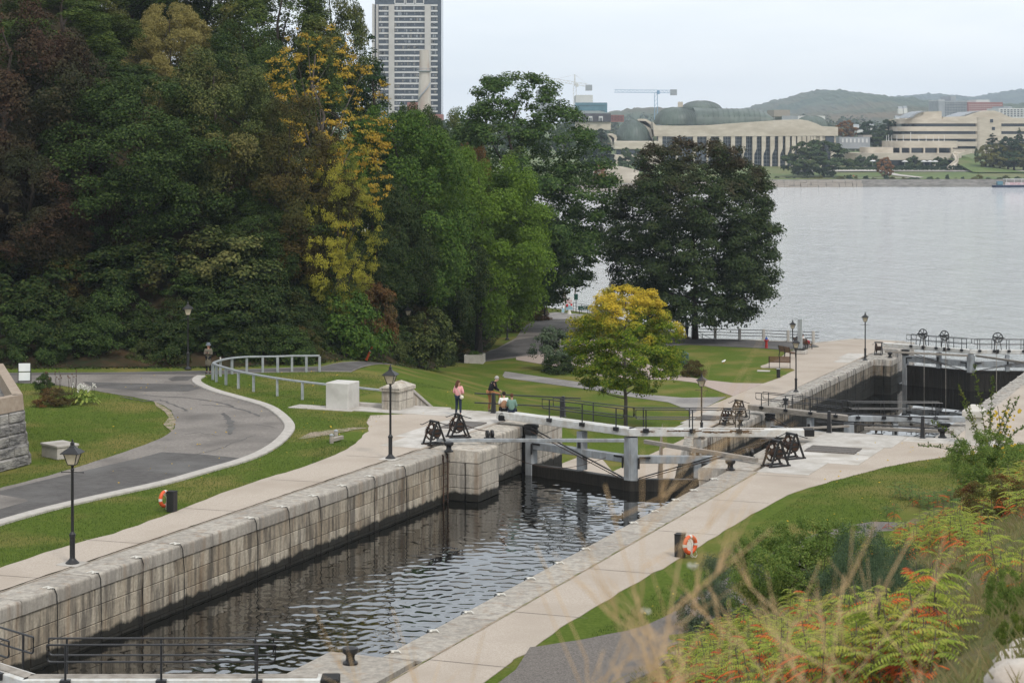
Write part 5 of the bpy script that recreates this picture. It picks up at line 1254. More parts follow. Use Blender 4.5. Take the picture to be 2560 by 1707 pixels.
# couple on the end of the beam
SIT = dict(pelvis=(0, 0, .50), waist=(0, .0, .63), chest=(0, .02, .84), neck=(0, .03, 1.03), jaw=(0, .05, 1.12), head=(0, .045, 1.20), top=(0, .03, 1.27), shL=(-.17, .02, .96), elL=(-.23, .04, .70), wrL=(-.16, .24, .62), shR=(.17, .02, .96), elR=(.23, .04, .70), wrR=(.16, .24, .62),
           hiL=(-.09, .04, .48), knL=(-.11, .44, .50), anL=(-.11, .42, .10), toL=(-.11, .56, .05), hiR=(.09, .04, .48), knR=(.11, .44, .50), anR=(.11, .42, .10), toR=(.11, .56, .05))
ga = LK(86.95, -35.55); gd = (LK(86.95, -35.55) - LK(*gm1)).normalized()
q1 = ga + gd * 1.75; q2 = ga + gd * 1.25
person('person in camel vest over white shirt seated on the white beam', Vector((q1.x, q1.y, ZA + .24)), R(12), SIT, whitem, blackc, cm('brown_shoe', (.12, .07, .05)), dark_h, 1.68, sleeves=.5, leg_cover=.8, bulk=1.12, vest=vestb)
person('person in sage green jacket with hair clip seated on the white beam', Vector((q2.x, q2.y, ZA + .24)), R(-14), SIT, sage, navy, cm('dark_shoe', (.03, .03, .03)), brown_h, 1.62, bulk=1.14)
bg_ = thing('handbag', 'dark shoulder bag hanging against the beam end', 'bag', Vector((q1.x - .1, q1.y - .33, ZA + .22)), R(-20)); MB().box(0, 0, .1, .36, .12, .26, .04).build('body', blackc, bg_); MB().tube([(-.16, 0, .22), (0, 0, .36), (.16, 0, .22)], .012, 6).build('strap', blackc, bg_, 50)
# woman in a coat by the road
person('person in long olive coat and grey hat looking at a phone', GH(521, 935) + Vector((0, 0, .03)), R(175), dict(wrL=(-.03, .26, 1.22), elL=(-.22, .06, 1.12), wrR=(.04, .26, 1.22), elR=(.22, .06, 1.12), face=(0, 1, -.25)), coatc, blackc, blackc, cm('auburn_hair', (.16, .05, .025)), 1.68, long_hair=.25, hat=cm('grey_hat', (.14, .16, .19)), coat=.58, bulk=1.05)
ph = MB().box(0, 0, 0, .075, .012, .15, .004).build('phone', M['iron'], None, None, GH(521, 935) + Vector((-.01, -.34, 1.28)), 0); tag(ph, 'dark phone held by the person in the olive coat', 'phone')
# couple at the river railing
person('person in white top and green shorts leaning on the river railing', G(1704, 846, ZB) + Vector((0, 0, .04)), R(-60), dict(wrL=(-.12, .34, 1.08), elL=(-.2, .15, 1.12), wrR=(.12, .34, 1.08), elR=(.2, .15, 1.12)), whitem, cm('green_shorts', (.05, .13, .10)), blackc, brown_h, 1.7, sleeves=.5, leg_cover=.4)
person('person in grey green shirt and dark jeans at the river railing', G(1717, 846, ZB) + Vector((0, 0, .04)), R(-55), dict(wrL=(-.12, .38, 1.08), elL=(-.22, .17, 1.12), wrR=(.14, .42, 1.08), elR=(.22, .17, 1.12), chest=(0, .06, 1.27), neck=(0, .1, 1.45)), cm('grey_green_shirt', (.22, .28, .25)), navy, blackc, dark_h, 1.74, sleeves=.5, bulk=1.1)
BS = dict(SIT); BS.update(knL=(-.1, .42, .50), anL=(-.1, .75, .22), toL=(-.1, .88, .28), knR=(.1, .42, .5), anR=(.1, .78, .2), toR=(.1, .92, .26))
bp_ = G(2008, 872, ZB); bd = Vector((math.cos(R(125)), math.sin(R(125)), 0)); fd = Vector((math.sin(R(125)), -math.cos(R(125)), 0))
person('person in white top with outstretched legs on the river bench', bp_ + bd * .1 + Vector((0, 0, .02)), R(125 + 180), BS, whitem, cm('pale_jeans', (.25, .31, .38)), cm('tan_shoe', (.3, .2, .13)), dark_h, 1.65, sleeves=.6)
person('person in dark jacket and jeans at the far end of the river bench', bp_ + bd * .62 + Vector((0, 0, .02)), R(125 + 180), BS, cm('dark_jacket', (.03, .035, .05)), cm('blue_jeans', (.10, .15, .22)), blackc, dark_h, 1.72)
o = MB().ball((0, 0, .16), (.28, .2, .17), 12, 8).build('red_bag', mat('red_bag_cloth', (.30, .02, .03), None, rough=.8), None, 60, bp_ + bd * -.5 + Vector((0, 0, .47))); tag(o, 'dark red bag resting on the river bench', 'bag')
# ================================================================== trees and shrubs
def leaf_quads(C, Nn, size, q, aspect=.8, jit=.35):
    """one small pointed leaf at each C facing about Nn"""
    n = len(C); Nn = Nn + q.normal(0, jit, (n, 3)); Nn /= np.linalg.norm(Nn, axis=1)[:, None] + 1e-9
    A = q.normal(0, 1, (n, 3)); A -= Nn * (A * Nn).sum(1)[:, None]; A /= np.linalg.norm(A, axis=1)[:, None] + 1e-9
    Bv = np.cross(Nn, A); s = (size * q.uniform(.65, 1.3, n))[:, None]
    V = np.stack([C - A * s * .5, C + Bv * s * aspect * .5 - A * s * .05, C + A * s * .55 - Nn * s * .12, C - Bv * s * aspect * .5 - A * s * .05], 1).reshape(-1, 3)
    return V
def crown(name, seed, Rc, Hc, z0, nclump, nleaf, leaf, prof, clump=(.10, .19), flat=.65, inner=.5, lump=.2, hole=0.0, up=.45, jit=.35, aspect=.8, topw=.8, shell=.38):
    q = np.random.default_rng(seed); cs = []; rs = []
    ph = q.random(6) * 6.28
    while len(cs) < nclump:
        f = q.random(); a = q.random() * 6.283; pr = prof(f)
        if q.random() > pr: continue
        lm = 1 + lump * (math.sin(2 * a + ph[0] + 3 * f) * .5 + math.sin(3 * a + ph[1] - 5 * f) * .5 + .5 * math.sin(5 * a + ph[2] + 9 * f))
        r = Rc * pr * lm * (inner + (1 - inner) * math.sqrt(q.random()))
        if hole and math.sin(3 * a + ph[3] + 4 * f) + math.sin(7 * f + ph[4] + a) > 2 - hole * 2: continue
        cs.append((r * math.cos(a), r * math.sin(a), z0 + Hc * f)); rs.append(Rc * q.uniform(*clump) * (.75 + .5 * pr))
    cs = np.array(cs); rs = np.array(rs); w = rs ** 2; w /= w.sum()
    k = q.choice(nclump, nleaf, p=w); D = q.normal(0, 1, (nleaf, 3)); D /= np.linalg.norm(D, axis=1)[:, None]
    low = (D[:, 2] < -.05) & (q.random(nleaf) < topw); D[low, 2] *= -1
    rad = (q.random(nleaf) ** shell)[:, None] * rs[k][:, None]
    P = cs[k] + D * rad * np.array([1, 1, flat])
    out = cs[k].copy(); out[:, 2] -= z0 + Hc * .4; out /= np.linalg.norm(out, axis=1)[:, None] + 1e-6
    Nn = D * .6 + out * .35 + np.array([0, 0, up])
    V = leaf_quads(P, Nn, leaf, q, aspect, jit)
    F_ = np.arange(len(V)).reshape(-1, 4)
    return np_mesh(name, V, F_, M['grass']), cs
def trunk(name, seed, h, r, cs, nl=9, first=.25, lean=0.0, mt='bark'):
    q = random.Random(seed); m = MB(); top = h
    ax = [(0, 0, -.3)] + [(q.uniform(-.04, .04) * h * i / 8 + lean * i / 8, q.uniform(-.03, .03) * h * i / 8, h * i / 8) for i in range(1, 9)]
    m.tube(ax, [r * 1.5] + [r * (1.15 - 1.0 * i / 8) + .02 for i in range(1, 9)], 9)
    m.tube([(0, 0, -.3), (0, 0, .25)], [r * 1.8, r * 1.1], 9)
    pick = sorted(range(len(cs)), key=lambda i: cs[i][2]); pick = [pick[int((i + .5) * len(pick) / nl)] for i in range(nl)]
    for i, j in enumerate(pick):
        c = Vector(cs[j]); f = min(.92, max(first, (c.z / h) * .62)); k = f * 8; a = Vector(ax[int(k)]).lerp(Vector(ax[min(8, int(k) + 1)]), k - int(k))
        mid = a.lerp(c, .5) + Vector((q.uniform(-.3, .3), q.uniform(-.3, .3), -.06 * (c - a).length))
        r0 = r * (.62 - .4 * f)
        m.tube([a, a.lerp(mid, .5), mid, c], [r0, r0 * .75, r0 * .5, r0 * .2], 6)
        for _ in range(2):
            e = mid + Vector((q.uniform(-1, 1), q.uniform(-1, 1), q.uniform(.2, 1))) * (c - mid).length * .6; m.tube([mid, mid.lerp(e, .5) + Vector((0, 0, .1)), e], [r0 * .4, r0 * .25, r0 * .1], 5)
    return m.mesh(name, 50)
P_round = lambda f: max(.05, math.sin(math.pi * min(1, .10 + .86 * f ** .82))) ** .62
P_tall = lambda f: max(.05, math.sin(math.pi * min(1, .12 + .85 * f ** .75))) ** .55
P_full = lambda f: max(.05, math.sin(math.pi * min(1, .14 + .80 * f ** .9))) ** .42
P_cone = lambda f: max(.04, (1 - f) ** .75 * min(1, .45 + f * 4))
P_dome = lambda f: max(.05, math.sqrt(max(0, 1 - (f * .98) ** 2)))
SPEC = {}
def species(key, seed, Rc, Hc, z0, nclump, nleaf, leaf, prof, tr, th=None, **kw):
    me, cs = crown('crown', seed, Rc, Hc, z0, nclump, nleaf, leaf, prof, **kw)
    tm = trunk('trunk', seed, th or (z0 + Hc * .86), tr, cs, 26 if key == 'sparse' else 9) if tr else None
    if tm: tm.materials.append(M['bark'])
    SPEC[key] = (me, tm, Rc, z0 + Hc)
species('maple', 1, 6.5, 13, 2.8, 230, 90000, .18, P_round, .30, clump=(.085, .19), lump=.2, flat=1.0, topw=.6, jit=.5, inner=.72, shell=.3)
species('maple2', 2, 6.2, 14, 2.6, 210, 86000, .18, P_round, .30, clump=(.085, .20), lump=.24, flat=1.0, topw=.6, jit=.5, inner=.72, shell=.3)
species('tall', 3, 5.8, 17, 3.0, 225, 80000, .185, P_round, .28, clump=(.085, .20), lump=.26, flat=1.0, topw=.6, jit=.5, inner=.7, shell=.3)
species('elm', 4, 6.4, 18, 2.2, 460, 115000, .18, P_tall, .26, clump=(.06, .15), lump=.24, hole=.0, flat=.95, up=.25)
species('cedar', 5, 3.6, 15, 1.0, 300, 46000, .16, P_cone, .25, clump=(.10, .2), lump=.24, flat=.9)
species('small', 6, 3.7, 6.6, 2.4, 300, 64000, .12, P_round, .10, clump=(.07, .15), lump=.18, flat=.8)
species('shrub', 7, 1.7, 2.0, .05, 60, 9000, .11, P_dome, None, clump=(.16, .30), lump=.25, flat=.85)
species('shrub2', 8, 1.5, 2.6, .05, 54, 8500, .12, P_round, None, clump=(.14, .30), lump=.35, flat=.9)
species('big', 14, 7.4, 15.2, 1.5, 760, 150000, .20, P_full, .22, th=13, clump=(.06, .125), lump=.04, hole=.0, inner=.35, flat=.85)
species('sparse', 10, 4.6, 12, 3.5, 420, 15000, .15, P_round, .20, clump=(.05, .12), lump=.35, inner=.6, flat=.5, shell=.6)
species('lacy', 11, 5.0, 14, 2.6, 300, 36000, .15, P_round, .2, clump=(.07, .16), lump=.34, inner=.5, flat=.8, shell=.55)
LM = dict(
    brown=leafmat('brown_maple_leaves', (.030, .018, .012), (.110, .060, .038), (.038, .046, .02), .2, .22, amt=.48),
    brown2=leafmat('bronze_leaves', (.060, .044, .014), (.115, .082, .026), (.05, .068, .02), .2, .2, amt=.45),
    dkgreen=leafmat('dark_green_leaves', (.018, .038, .010), (.085, .135, .036), (.095, .09, .026), .25, .16, amt=.3),
    green2=leafmat('deep_green_leaves', (.028, .052, .010), (.105, .155, .034), (.15, .13, .035), .25, .15, amt=.36),
    olive=leafmat('olive_leaves', (.035, .054, .016), (.125, .16, .048), (.20, .17, .06), .25, .16, amt=.38),
    green=leafmat('mid_green_leaves', (.035, .08, .012), (.115, .19, .035), (.13, .14, .025), .28, .2, amt=.3),
    bright=leafmat('bright_green_leaves', (.075, .14, .014), (.19, .28, .04), (.06, .11, .018), .32, .2, amt=.4),
    elm=leafmat('elm_leaves', (.030, .065, .016), (.10, .165, .045), (.12, .13, .04), .25, .12, amt=.3),
    vdark=leafmat('cedar_leaves', (0.015, 0.036, 0.012), (0.033, 0.062, 0.020), None, .1),
    paleyel=leafmat('pale_yellow_leaves', (.22, .19, .06), (.36, .30, .11), (.09, .12, .04), .3, .3, amt=.36),
    yellow=leafmat('golden_leaves', (0.360, 0.235, 0.030), (0.500, 0.340, 0.050), (0.180, 0.222, 0.036), .3, .35, amt=.35),
    byellow=leafmat('lemon_leaves', (.30, .29, .04), (.48, .42, .055), (.09, .12, .025), .35, .35, amt=.47),
    orange=leafmat('orange_shrub_leaves', (.10, .05, .02), (.22, .11, .038), (.06, .075, .03), .3, .5, amt=.45),
    darkmaple=leafmat('dark_maple_leaves', (.024, .042, .015), (.066, .096, .033), (.066, .048, .030), .2, .3, zmix=(2, 18), amt=.34),
    gold=leafmat('turning_maple_leaves', (.085, .15, .012), (.21, .29, .03), (.62, .46, .05), .4, .6, zmix=(2.6, 9.4), amt=.43),
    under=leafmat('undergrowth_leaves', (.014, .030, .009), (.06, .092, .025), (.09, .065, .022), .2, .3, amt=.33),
    heath=leafmat('grey_green_leaves', (0.075, 0.104, 0.060), (0.128, 0.170, 0.096), None, .2))
def plant(name, label, cat, sp, p, w_, h_, mt, rz=None, group=None):
    me, tm, Rc, Ht = SPEC[sp]; rt = thing(name, label, cat, p, rnd.uniform(0, 6.28) if rz is None else rz, group)
    sx, sz = w_ / (2 * Rc), h_ / Ht
    link('crown' if tm else 'foliage', me, rt, None, None, (sx, sx, sz), LM[mt])
    if tm: link('trunk', tm, rt, None, None, (sx, sx, sz))
    return rt
K = 1.0884
def ptree(label, sp, cx, top, wd, Y, mt, base=None, name='tree', group='trees of the wooded hillside', rz=None):
    """tree whose crown is centred at cx with its top at top and width wd in the overview, standing at distance Y"""
    p = W(cx * K, 334, Y); zb = H(p.x, p.y) if base is None else base; zt = CAMZ + (HY - top * K) * Y / F
    return plant(name, label, 'tree', sp, Vector((p.x, p.y, zb - .1)), wd * K * Y / F, zt - zb, mt, rz, group)

ptree('reddish brown maple at the edge of the wood behind the bastion wall', 'maple', 10, 5, 430, 129, 'brown')
ptree('dark green maple filling the wood between the brown maple and the bend', 'maple2', 325, 175, 400, 127, 'dkgreen')
ptree('olive green maple leaning toward the bronze tree', 'maple', 490, 120, 330, 131, 'olive')
ptree('bronze brown tree below the golden sparse tree', 'tall', 672, 228, 240, 129, 'brown2')
ptree('mid green tree in front of the dark cedar', 'maple2', 915, 250, 360, 152, 'green')
ptree('bright green maple over the road by the planter', 'maple', 1100, 352, 330, 166, 'bright')
ptree('smaller bright green maple beside the larger bright one', 'maple2', 1030, 345, 260, 171, 'bright')
ptree('tall airy elm reaching over the water at the end of the wood', 'elm', 1185, 168, 420, 190, 'elm', group=None)
# higher on the hill
ptree('deep green tree rising behind the brown maple', 'tall', 140, -50, 320, 142, 'green2')
ptree('pale yellow crown high on the slope', 'maple2', 390, 8, 185, 152, 'paleyel')
ptree('dark green crown behind the olive maple', 'maple', 560, 55, 260, 152, 'dkgreen')
ptree('tall deep green tree on the skyline above the golden one', 'tall', 640, -70, 330, 168, 'green2')
ptree('olive tree at the sky edge beside the tower', 'tall', 760, -90, 200, 172, 'olive')
ptree('dark conical cedar in front of the tower', 'cedar', 855, 85, 230, 158, 'vdark')
sg = ptree('sparse golden tree with bare grey branches', 'sparse', 735, 55, 290, 139, 'yellow')
for ch in sg.children:
    if ch.name.startswith('trunk'): ch.material_slots[0].link = 'OBJECT'; ch.material_slots[0].material = M['barkL']
ptree('lemon yellow young tree glowing in the dark wood', 'lacy', 775, 325, 160, 128.5, 'byellow')
ptree('dark tree filling the wood above the lamp', 'maple', 200, 120, 330, 139, 'dkgreen')
ptree('green tree on the upper slope near the picture edge', 'tall', 40, -160, 330, 165, 'green2')
ptree('dark tree on the upper slope over the pale crown', 'tall', 300, -160, 330, 172, 'dkgreen')
ptree('dark tree on the upper slope behind the skyline tree', 'tall', 480, -160, 330, 178, 'green2')
ptree('mid green tree stepping down the ridge toward the chimney', 'maple2', 950, 240, 170, 178, 'dkgreen')
ptree('green tree low on the ridge behind the bright maple', 'maple', 985, 300, 190, 186, 'elm')
ptree('green tree closing the ridge left of the elm', 'maple', 1030, 262, 200, 205, 'elm')
ptree('rusty crown peeping between the bright maples', 'maple2', 1085, 335, 130, 176, 'orange')
ptree('green tree deep in the wood above the guard rail', 'maple2', 620, 420, 260, 129, 'dkgreen')
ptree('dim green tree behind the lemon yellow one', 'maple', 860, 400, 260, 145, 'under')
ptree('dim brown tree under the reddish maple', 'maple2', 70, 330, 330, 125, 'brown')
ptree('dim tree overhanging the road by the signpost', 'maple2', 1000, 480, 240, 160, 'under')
ptree('dim tree at the end of the wood by the rail fence', 'maple', 1180, 470, 210, 188, 'elm')
# lower storey along the road
q = random.Random(12); n = 0
ULAB = ['dark green shrub', 'broad dark shrub', 'leafy shrub', 'tangled shrub', 'low dense shrub']
def along(pl, step):
    out = []; carry = 0
    for (ax, ay), (bx, by) in zip(pl, pl[1:]):
        L = math.hypot(bx - ax, by - ay); d = carry
        while d < L: out.append((ax + (bx - ax) * d / L, ay + (by - ay) * d / L, -(by - ay) / L, (bx - ax) / L)); d += step
        carry = d - L
    return out
CW = dict(under='dark green', dkgreen='deep green', green2='mid green', olive='olive', brown2='bronze brown', green='fresh green')
MARKS = [(-27, 'behind the folding sign'), (-22, 'behind the grass island'), (-17, 'behind the wood lamp'), (-13.5, 'behind the guard rail'), (-10.5, 'by the leaning marker'), (-8.3, 'by the verge signpost'), (-6, 'beside the shaded lamp'), (-3.8, 'beyond the planter'), (-2, 'near the road end'), (99, 'near the rail fence')]
for row, (dist, step) in enumerate(((1.7, 1.55), (3.6, 2.1), (6.0, 2.8))):
    for x, y, nx, ny in along(HILL[1:9], step):
        d = dist + q.uniform(-.5, .6); X, Y = x + nx * d + q.uniform(-.5, .5), y + ny * d + q.uniform(-.4, .4); z = H(X, Y)
        s = q.uniform(.7, 1.25) * (1 + .4 * row)
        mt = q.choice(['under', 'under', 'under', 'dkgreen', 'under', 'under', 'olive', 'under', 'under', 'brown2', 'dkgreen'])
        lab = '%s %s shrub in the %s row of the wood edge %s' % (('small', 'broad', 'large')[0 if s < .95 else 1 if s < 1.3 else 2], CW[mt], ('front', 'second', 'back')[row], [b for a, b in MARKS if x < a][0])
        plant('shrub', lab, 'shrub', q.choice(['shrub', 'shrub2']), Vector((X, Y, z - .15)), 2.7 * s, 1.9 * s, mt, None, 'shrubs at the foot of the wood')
ptree('orange leaved shrub in the verge above the leaning marker', 'shrub2', 850, 635, 105, 134, 'orange', name='shrub', group=None)
ptree('fresh green shrub arching over the verge below the orange one', 'shrub', 800, 672, 175, 128, 'green', name='shrub', group=None)
ptree('yellow green shrub by the lamp among the trees', 'shrub2', 985, 705, 120, 146, 'olive', name='shrub', group=None)
# free standing trees
dm = ptree('big round dark maple standing alone by the river', 'big', 1597, 326, 392, 181, 'darkmaple', ZB, group=None, rz=1.0)
gmp = ptree('small maple turning golden at the top beside the white gate', 'small', 1437, 652, 262, 125, 'gold', ZB + .1, group=None, rz=.6)
for ch in gmp.children:
    if ch.name.startswith('trunk'): ch.material_slots[0].link = 'OBJECT'; ch.material_slots[0].material = M['barkL']
p = GH(1382, 925); plant('shrub', 'grey green feathery bush beside the road end', 'shrub', 'shrub2', p, 3.1, 3.4, 'heath')
p = GH(1402, 932); plant('shrub', 'low dark bush under the feathery bush', 'shrub', 'shrub', p, 2.6, 1.3, 'under')
p = GH(1735, 941); plant('shrub', 'round brown green bush at the paved path', 'shrub', 'shrub', p, 1.75, 1.2, 'brown2')
p = GH(1187, 907); plant('shrub', 'green plants growing in the concrete planter', 'plant', 'shrub', p + Vector((0, 0, .45)), 1.25, .5, 'green')
p = GH(1340, 800); plant('shrub', 'tangled low growth at the rail fence', 'shrub', 'shrub', p, 2.6, 1.5, 'orange')
p = GH(1355, 785); plant('shrub', 'yellow green shrub on the shore behind the rail fence', 'shrub', 'shrub2', p + Vector((-.8, 4, 0)), 3.4, 3.6, 'olive')
# flower bed on the grass island
p = G(139, 1014, ZA); plant('shrub', 'rusty brown spreading bush in the island flower bed', 'shrub', 'shrub', p, 1.75, .85, 'orange')
p = G(112, 985, ZA); plant('shrub', 'tall dark flower clump behind the brown bush', 'plant', 'shrub2', p, 1.0, 1.1, 'dkgreen')
def hosta(label, p, r):
    rt = thing('hosta', label, 'plant', p, 0); q = np.random.default_rng(5); m = MB()
    lm = leafmat('hosta_leaf', (.16, .22, .04), (.42, .44, .12), (.06, .11, .02), .25, 1.2, amt=.4)
    for i in range(120):
        a = q.random() * 6.28; f = q.random() ** .6; rr = r * f; z = .62 * (1 - f * f) + .1; L = q.uniform(.16, .26); wv = L * .62
        d = Vector((math.cos(a), math.sin(a), 0)); s_ = Vector((-d.y, d.x, 0)); c = d * rr + Vector((0, 0, z)); tip = -.25 - f * .5
        e = d * (L * .9) + Vector((0, 0, tip * L))
        m.add([c - e * .45, c + s_ * wv * .5 + Vector((0, 0, .02)), c + s_ * wv * .34 + e * .35, c + e * .62, c - s_ * wv * .34 + e * .35, c - s_ * wv * .5 + Vector((0, 0, .02)), c], [(0, 1, 6), (1, 2, 6), (2, 3, 6), (3, 4, 6), (4, 5, 6), (5, 0, 6)])
    m.build('foliage', lm, rt)
    m = MB(); w2 = MB()
    for i in range(16):
        a = q.random() * 6.28; rr = r * q.uniform(.1, .8); b = Vector((rr * math.cos(a), rr * math.sin(a), .3)); t_ = b + Vector((q.uniform(-.1, .1), q.uniform(-.1, .1), q.uniform(.55, .8)))
        m.tube([b, t_], .008, 4)
        for j in range(5): c = t_ + Vector((q.uniform(-.05, .05), q.uniform(-.05, .05), -j * .05)); w2.ball(tuple(c), (.03, .03, .04), 5, 4)
    m.build('stalks', LM['green'], rt); w2.build('blossoms', M['rope'], rt)
hosta('variegated yellow green hosta with white flower spikes', G(212, 1010, ZA), .78)
rt = thing('coneflower', 'thin seed head stems rising over the brown bush', 'plant', G(150, 985, ZA), 0); m = MB(); h2 = MB(); q = random.Random(4)
for i in range(22):
    a = Vector((q.uniform(-.9, .9), q.uniform(-.4, .4), 0)); b = a + Vector((q.uniform(-.15, .15), 0, q.uniform(.8, 1.25))); m.tube([a, a.lerp(b, .5) + Vector((.03, 0, 0)), b], .008, 4); h2.ball(tuple(b), (.035, .035, .045), 6, 5)
m.build('stems', M['bark'], rt); h2.build('seed_heads', M['peel'], rt)
# ================================================================== the far shore
ZL = 4.0                                     # level of the far lawn
M['mstone'] = mat('museum_limestone', (.46, .41, .335), (.54, .485, .405), .35, .9, c3=(.41, .36, .29), scale2=.12, stretch=(1, 1, 3))
M['copper'] = mat('green_copper', (.075, .10, .085), (.115, .142, .122), .25, .45, c3=(.055, .07, .063), scale2=.08, stretch=(1, 1, .5))
M['dglass'] = mat('dark_glazing', (.018, .028, .04), (.03, .045, .062), .3, .12, spec=.6)
M['tealglass'] = mat('teal_glazing', (.06, .15, .19), (.09, .20, .25), .3, .15, spec=.6)
M['tconc'] = mat('tower_concrete', (.40, .385, .36), (.46, .445, .42), .2, .85)
M['pale'] = mat('pale_cladding', (.52, .52, .51), (.58, .58, .57), .2, .8)
M['redbrick'] = mat('red_brick_far', (.24, .10, .085), (.30, .135, .115), .4, .9)
M['greybuild'] = mat('grey_cladding', (.26, .28, .30), (.32, .34, .36), .2, .8)
M['lawnfar'] = mat('far_lawn', (.075, .115, .032), (.11, .15, .045), .1, .95, c3=(.14, .135, .06), scale2=.04)
BLIND = [mat('blind_pale', (.22, .24, .26), None, rough=.5), mat('blind_grey', (.10, .115, .13), None, rough=.3), mat('blind_cream', (.16, .155, .14), None, rough=.5)]
def far_pt(px, Y): return (px - CX) * Y / F
def zpy(py, Y): return CAMZ - (py - HY) * Y / F
def fbox(root, name, px0, px1, py0, py1, Y, dep, mt, bev=0.0):
    """a block whose front fills this rectangle of the picture at distance Y, dep metres deep"""
    x0, x1, z1, z0 = far_pt(px0, Y), far_pt(px1, Y), zpy(py0, Y), zpy(py1, Y); o = root.location
    return MB().box((x0 + x1) / 2 - o.x, Y + dep / 2 - o.y, (z0 + z1) / 2 - o.z, x1 - x0, dep, z1 - z0, bev).build(name, M[mt] if isinstance(mt, str) else mt, root)
# land of the far shore, rising gently behind the stone embankment
shore_far = [(-900, 640), (-160, 668), (-60, 690), (0, 712), (35, 735), (70, 770), (100, 798), (140, 806), (400, 806), (900, 800)]
def HF(x, y):
    d = -seg_d(x, y, shore_far) if False else 0
    return 0
m = MB()
for i, (x, y) in enumerate(shore_far):
    for k, (dy, z) in enumerate(((0, -.5), (1.2, 2.9), (4, 3.3), (40, 4.4), (85, 6.0), (140, 7.5), (400, 8.6), (1800, 34), (6000, 34))): m.v.append((x * (1 + dy / 3000), y + dy, z))
    if i:
        for k in range(8): m.f.append(((i - 1) * 9 + k, i * 9 + k, i * 9 + k + 1, (i - 1) * 9 + k + 1))
tag(m.build('far_lawn', M['lawnfar']), kind='structure')
# embankment of laid stones
q = random.Random(3); rt = thing('river_embankment', 'grey stone embankment along the museum shore', 'wall', (0, 0, 0))
nst = 0
for (ax, ay), (bx, by) in zip(shore_far[3:], shore_far[4:8]):
    L = math.hypot(bx - ax, by - ay); L = min(L, 150); d = 0; ux, uy = (bx - ax) / math.hypot(bx - ax, by - ay), (by - ay) / math.hypot(bx - ax, by - ay)
    while d < L:
        w_ = q.uniform(1.6, 3.4)
        for k in range(3):
            if nst >= 290: break
            MB().box(0, 0, 0, w_ * .97, 1.2, 1.0, .1).build('stone', STN[nst % 3] if 'STN' in globals() else M['greyw'], rt, None, (ax + ux * (d + w_ / 2) + q.uniform(-.2, .2), ay + uy * (d + w_ / 2) + k * .45 - .6, .15 + k * 1.0 + q.uniform(-.1, .1)), math.atan2(uy, ux)); nst += 1
        d += w_
m = MB()
for (ax, ay), (bx, by) in zip(shore_far[1:], shore_far[2:]):
    m.add([(ax, ay - .35, -.6), (bx, by - .35, -.6), (bx, by - .0, 3.02), (ax, ay, 3.02), (ax, ay + 1.6, 3.05), (bx, by + 1.6, 3.05)], [(0, 1, 2, 3), (3, 2, 5, 4)])
m.build('core', mat('embankment_core', (.13, .125, .115), (.27, .255, .235), .5, .95, stretch=(.5, 1, 2.2)), rt)
# lawn walks
for pts in ([(1900, 452), (2060, 447), (2270, 446), (2275, 449), (2060, 451), (1900, 456)], [(1980, 428), (2150, 426), (2560, 428), (2560, 431), (2150, 430), (1980, 433)], [(2215, 430), (2250, 438), (2310, 445), (2300, 447), (2235, 440), (2205, 431)]):
    m = MB(); m.v = []
    for a, b in pts:
        # intersect with the sloping lawn
        Y = 810.0
        for _ in range(60):
            pz = zpy(b, Y); yy = Y - 806; hz = 3.3 + max(0, yy - 4) / 36 * 1.1 if yy < 40 else 4.4 + (yy - 40) / 45 * 1.6 if yy < 85 else 6.0 + (yy - 85) / 55 * 1.5
            if pz <= hz: break
            Y += 2.5
        m.v.append((far_pt(a, Y), Y, hz + .25))
    m.f = [tuple(range(len(pts)))]
    o = m.build('lawn_walk', M['kerb']); tag(o, kind='structure')
# ------------------------------------------------------------------ museum with copper domes
YM = 905.0
mus = thing('domed_museum', 'museum with green copper domes and tall wavy stone columns', 'building', (far_pt(1850, YM), YM, zpy(421, YM)))
def mx_(px): return far_pt(px, YM) - mus.location.x
def mz_(py): return zpy(py, YM) - mus.location.z
def prof_band(name, top, bot, dep, mt, y0=0.0, root=None):
    """a fascia whose upper edge follows the list of (px, py) top and whose lower edge is flat or a list"""
    pts = [(mx_(a), mz_(b)) for a, b in top] + [(mx_(a), mz_(b)) for a, b in reversed(bot)]
    return MB().extrude(pts, (0, y0, 0), (0, dep, 0), (1, 0, 0), (0, 0, 1)).build(name, M[mt], root or mus)
top = [(1632, 305), (1640, 314), (1700, 315), (1780, 313), (1830, 309), (1900, 304), (1960, 300), (2000, 299), (2020, 302), (2040, 309), (2055, 316), (2095, 318)]
prof_band('fascia', top, [(1636, 341), (1700, 342), (2095, 340)], 40, 'mstone')
o = MB().box((mx_(1644) + mx_(2090)) / 2, 12, (mz_(341) + mz_(421)) / 2, mx_(2090) - mx_(1644), 18, mz_(341) - mz_(421) - .1).build('glazed_hall', M['dglass'], mus)
gl = []
for k in range(1, 8):
    z = mz_(421) + (mz_(341) - mz_(421)) * k / 8
    MB().box((mx_(1644) + mx_(2090)) / 2, 2.9, z, mx_(2090) - mx_(1644), .12, .16).build('transom', M['greybuild'], o)
cols = [(1646, 1656), (1690, 1695), (1733, 1743), (1767, 1777), (1798, 1808), (1828, 1838), (1855.5, 1865), (1881.5, 1892), (1904.5, 1915), (1926, 1937), (1946, 1957), (1964, 1975), (1980, 1990), (1993.5, 2004), (2006, 2016), (2018, 2026), (2027, 2033), (2034, 2040), (2050, 2056)]
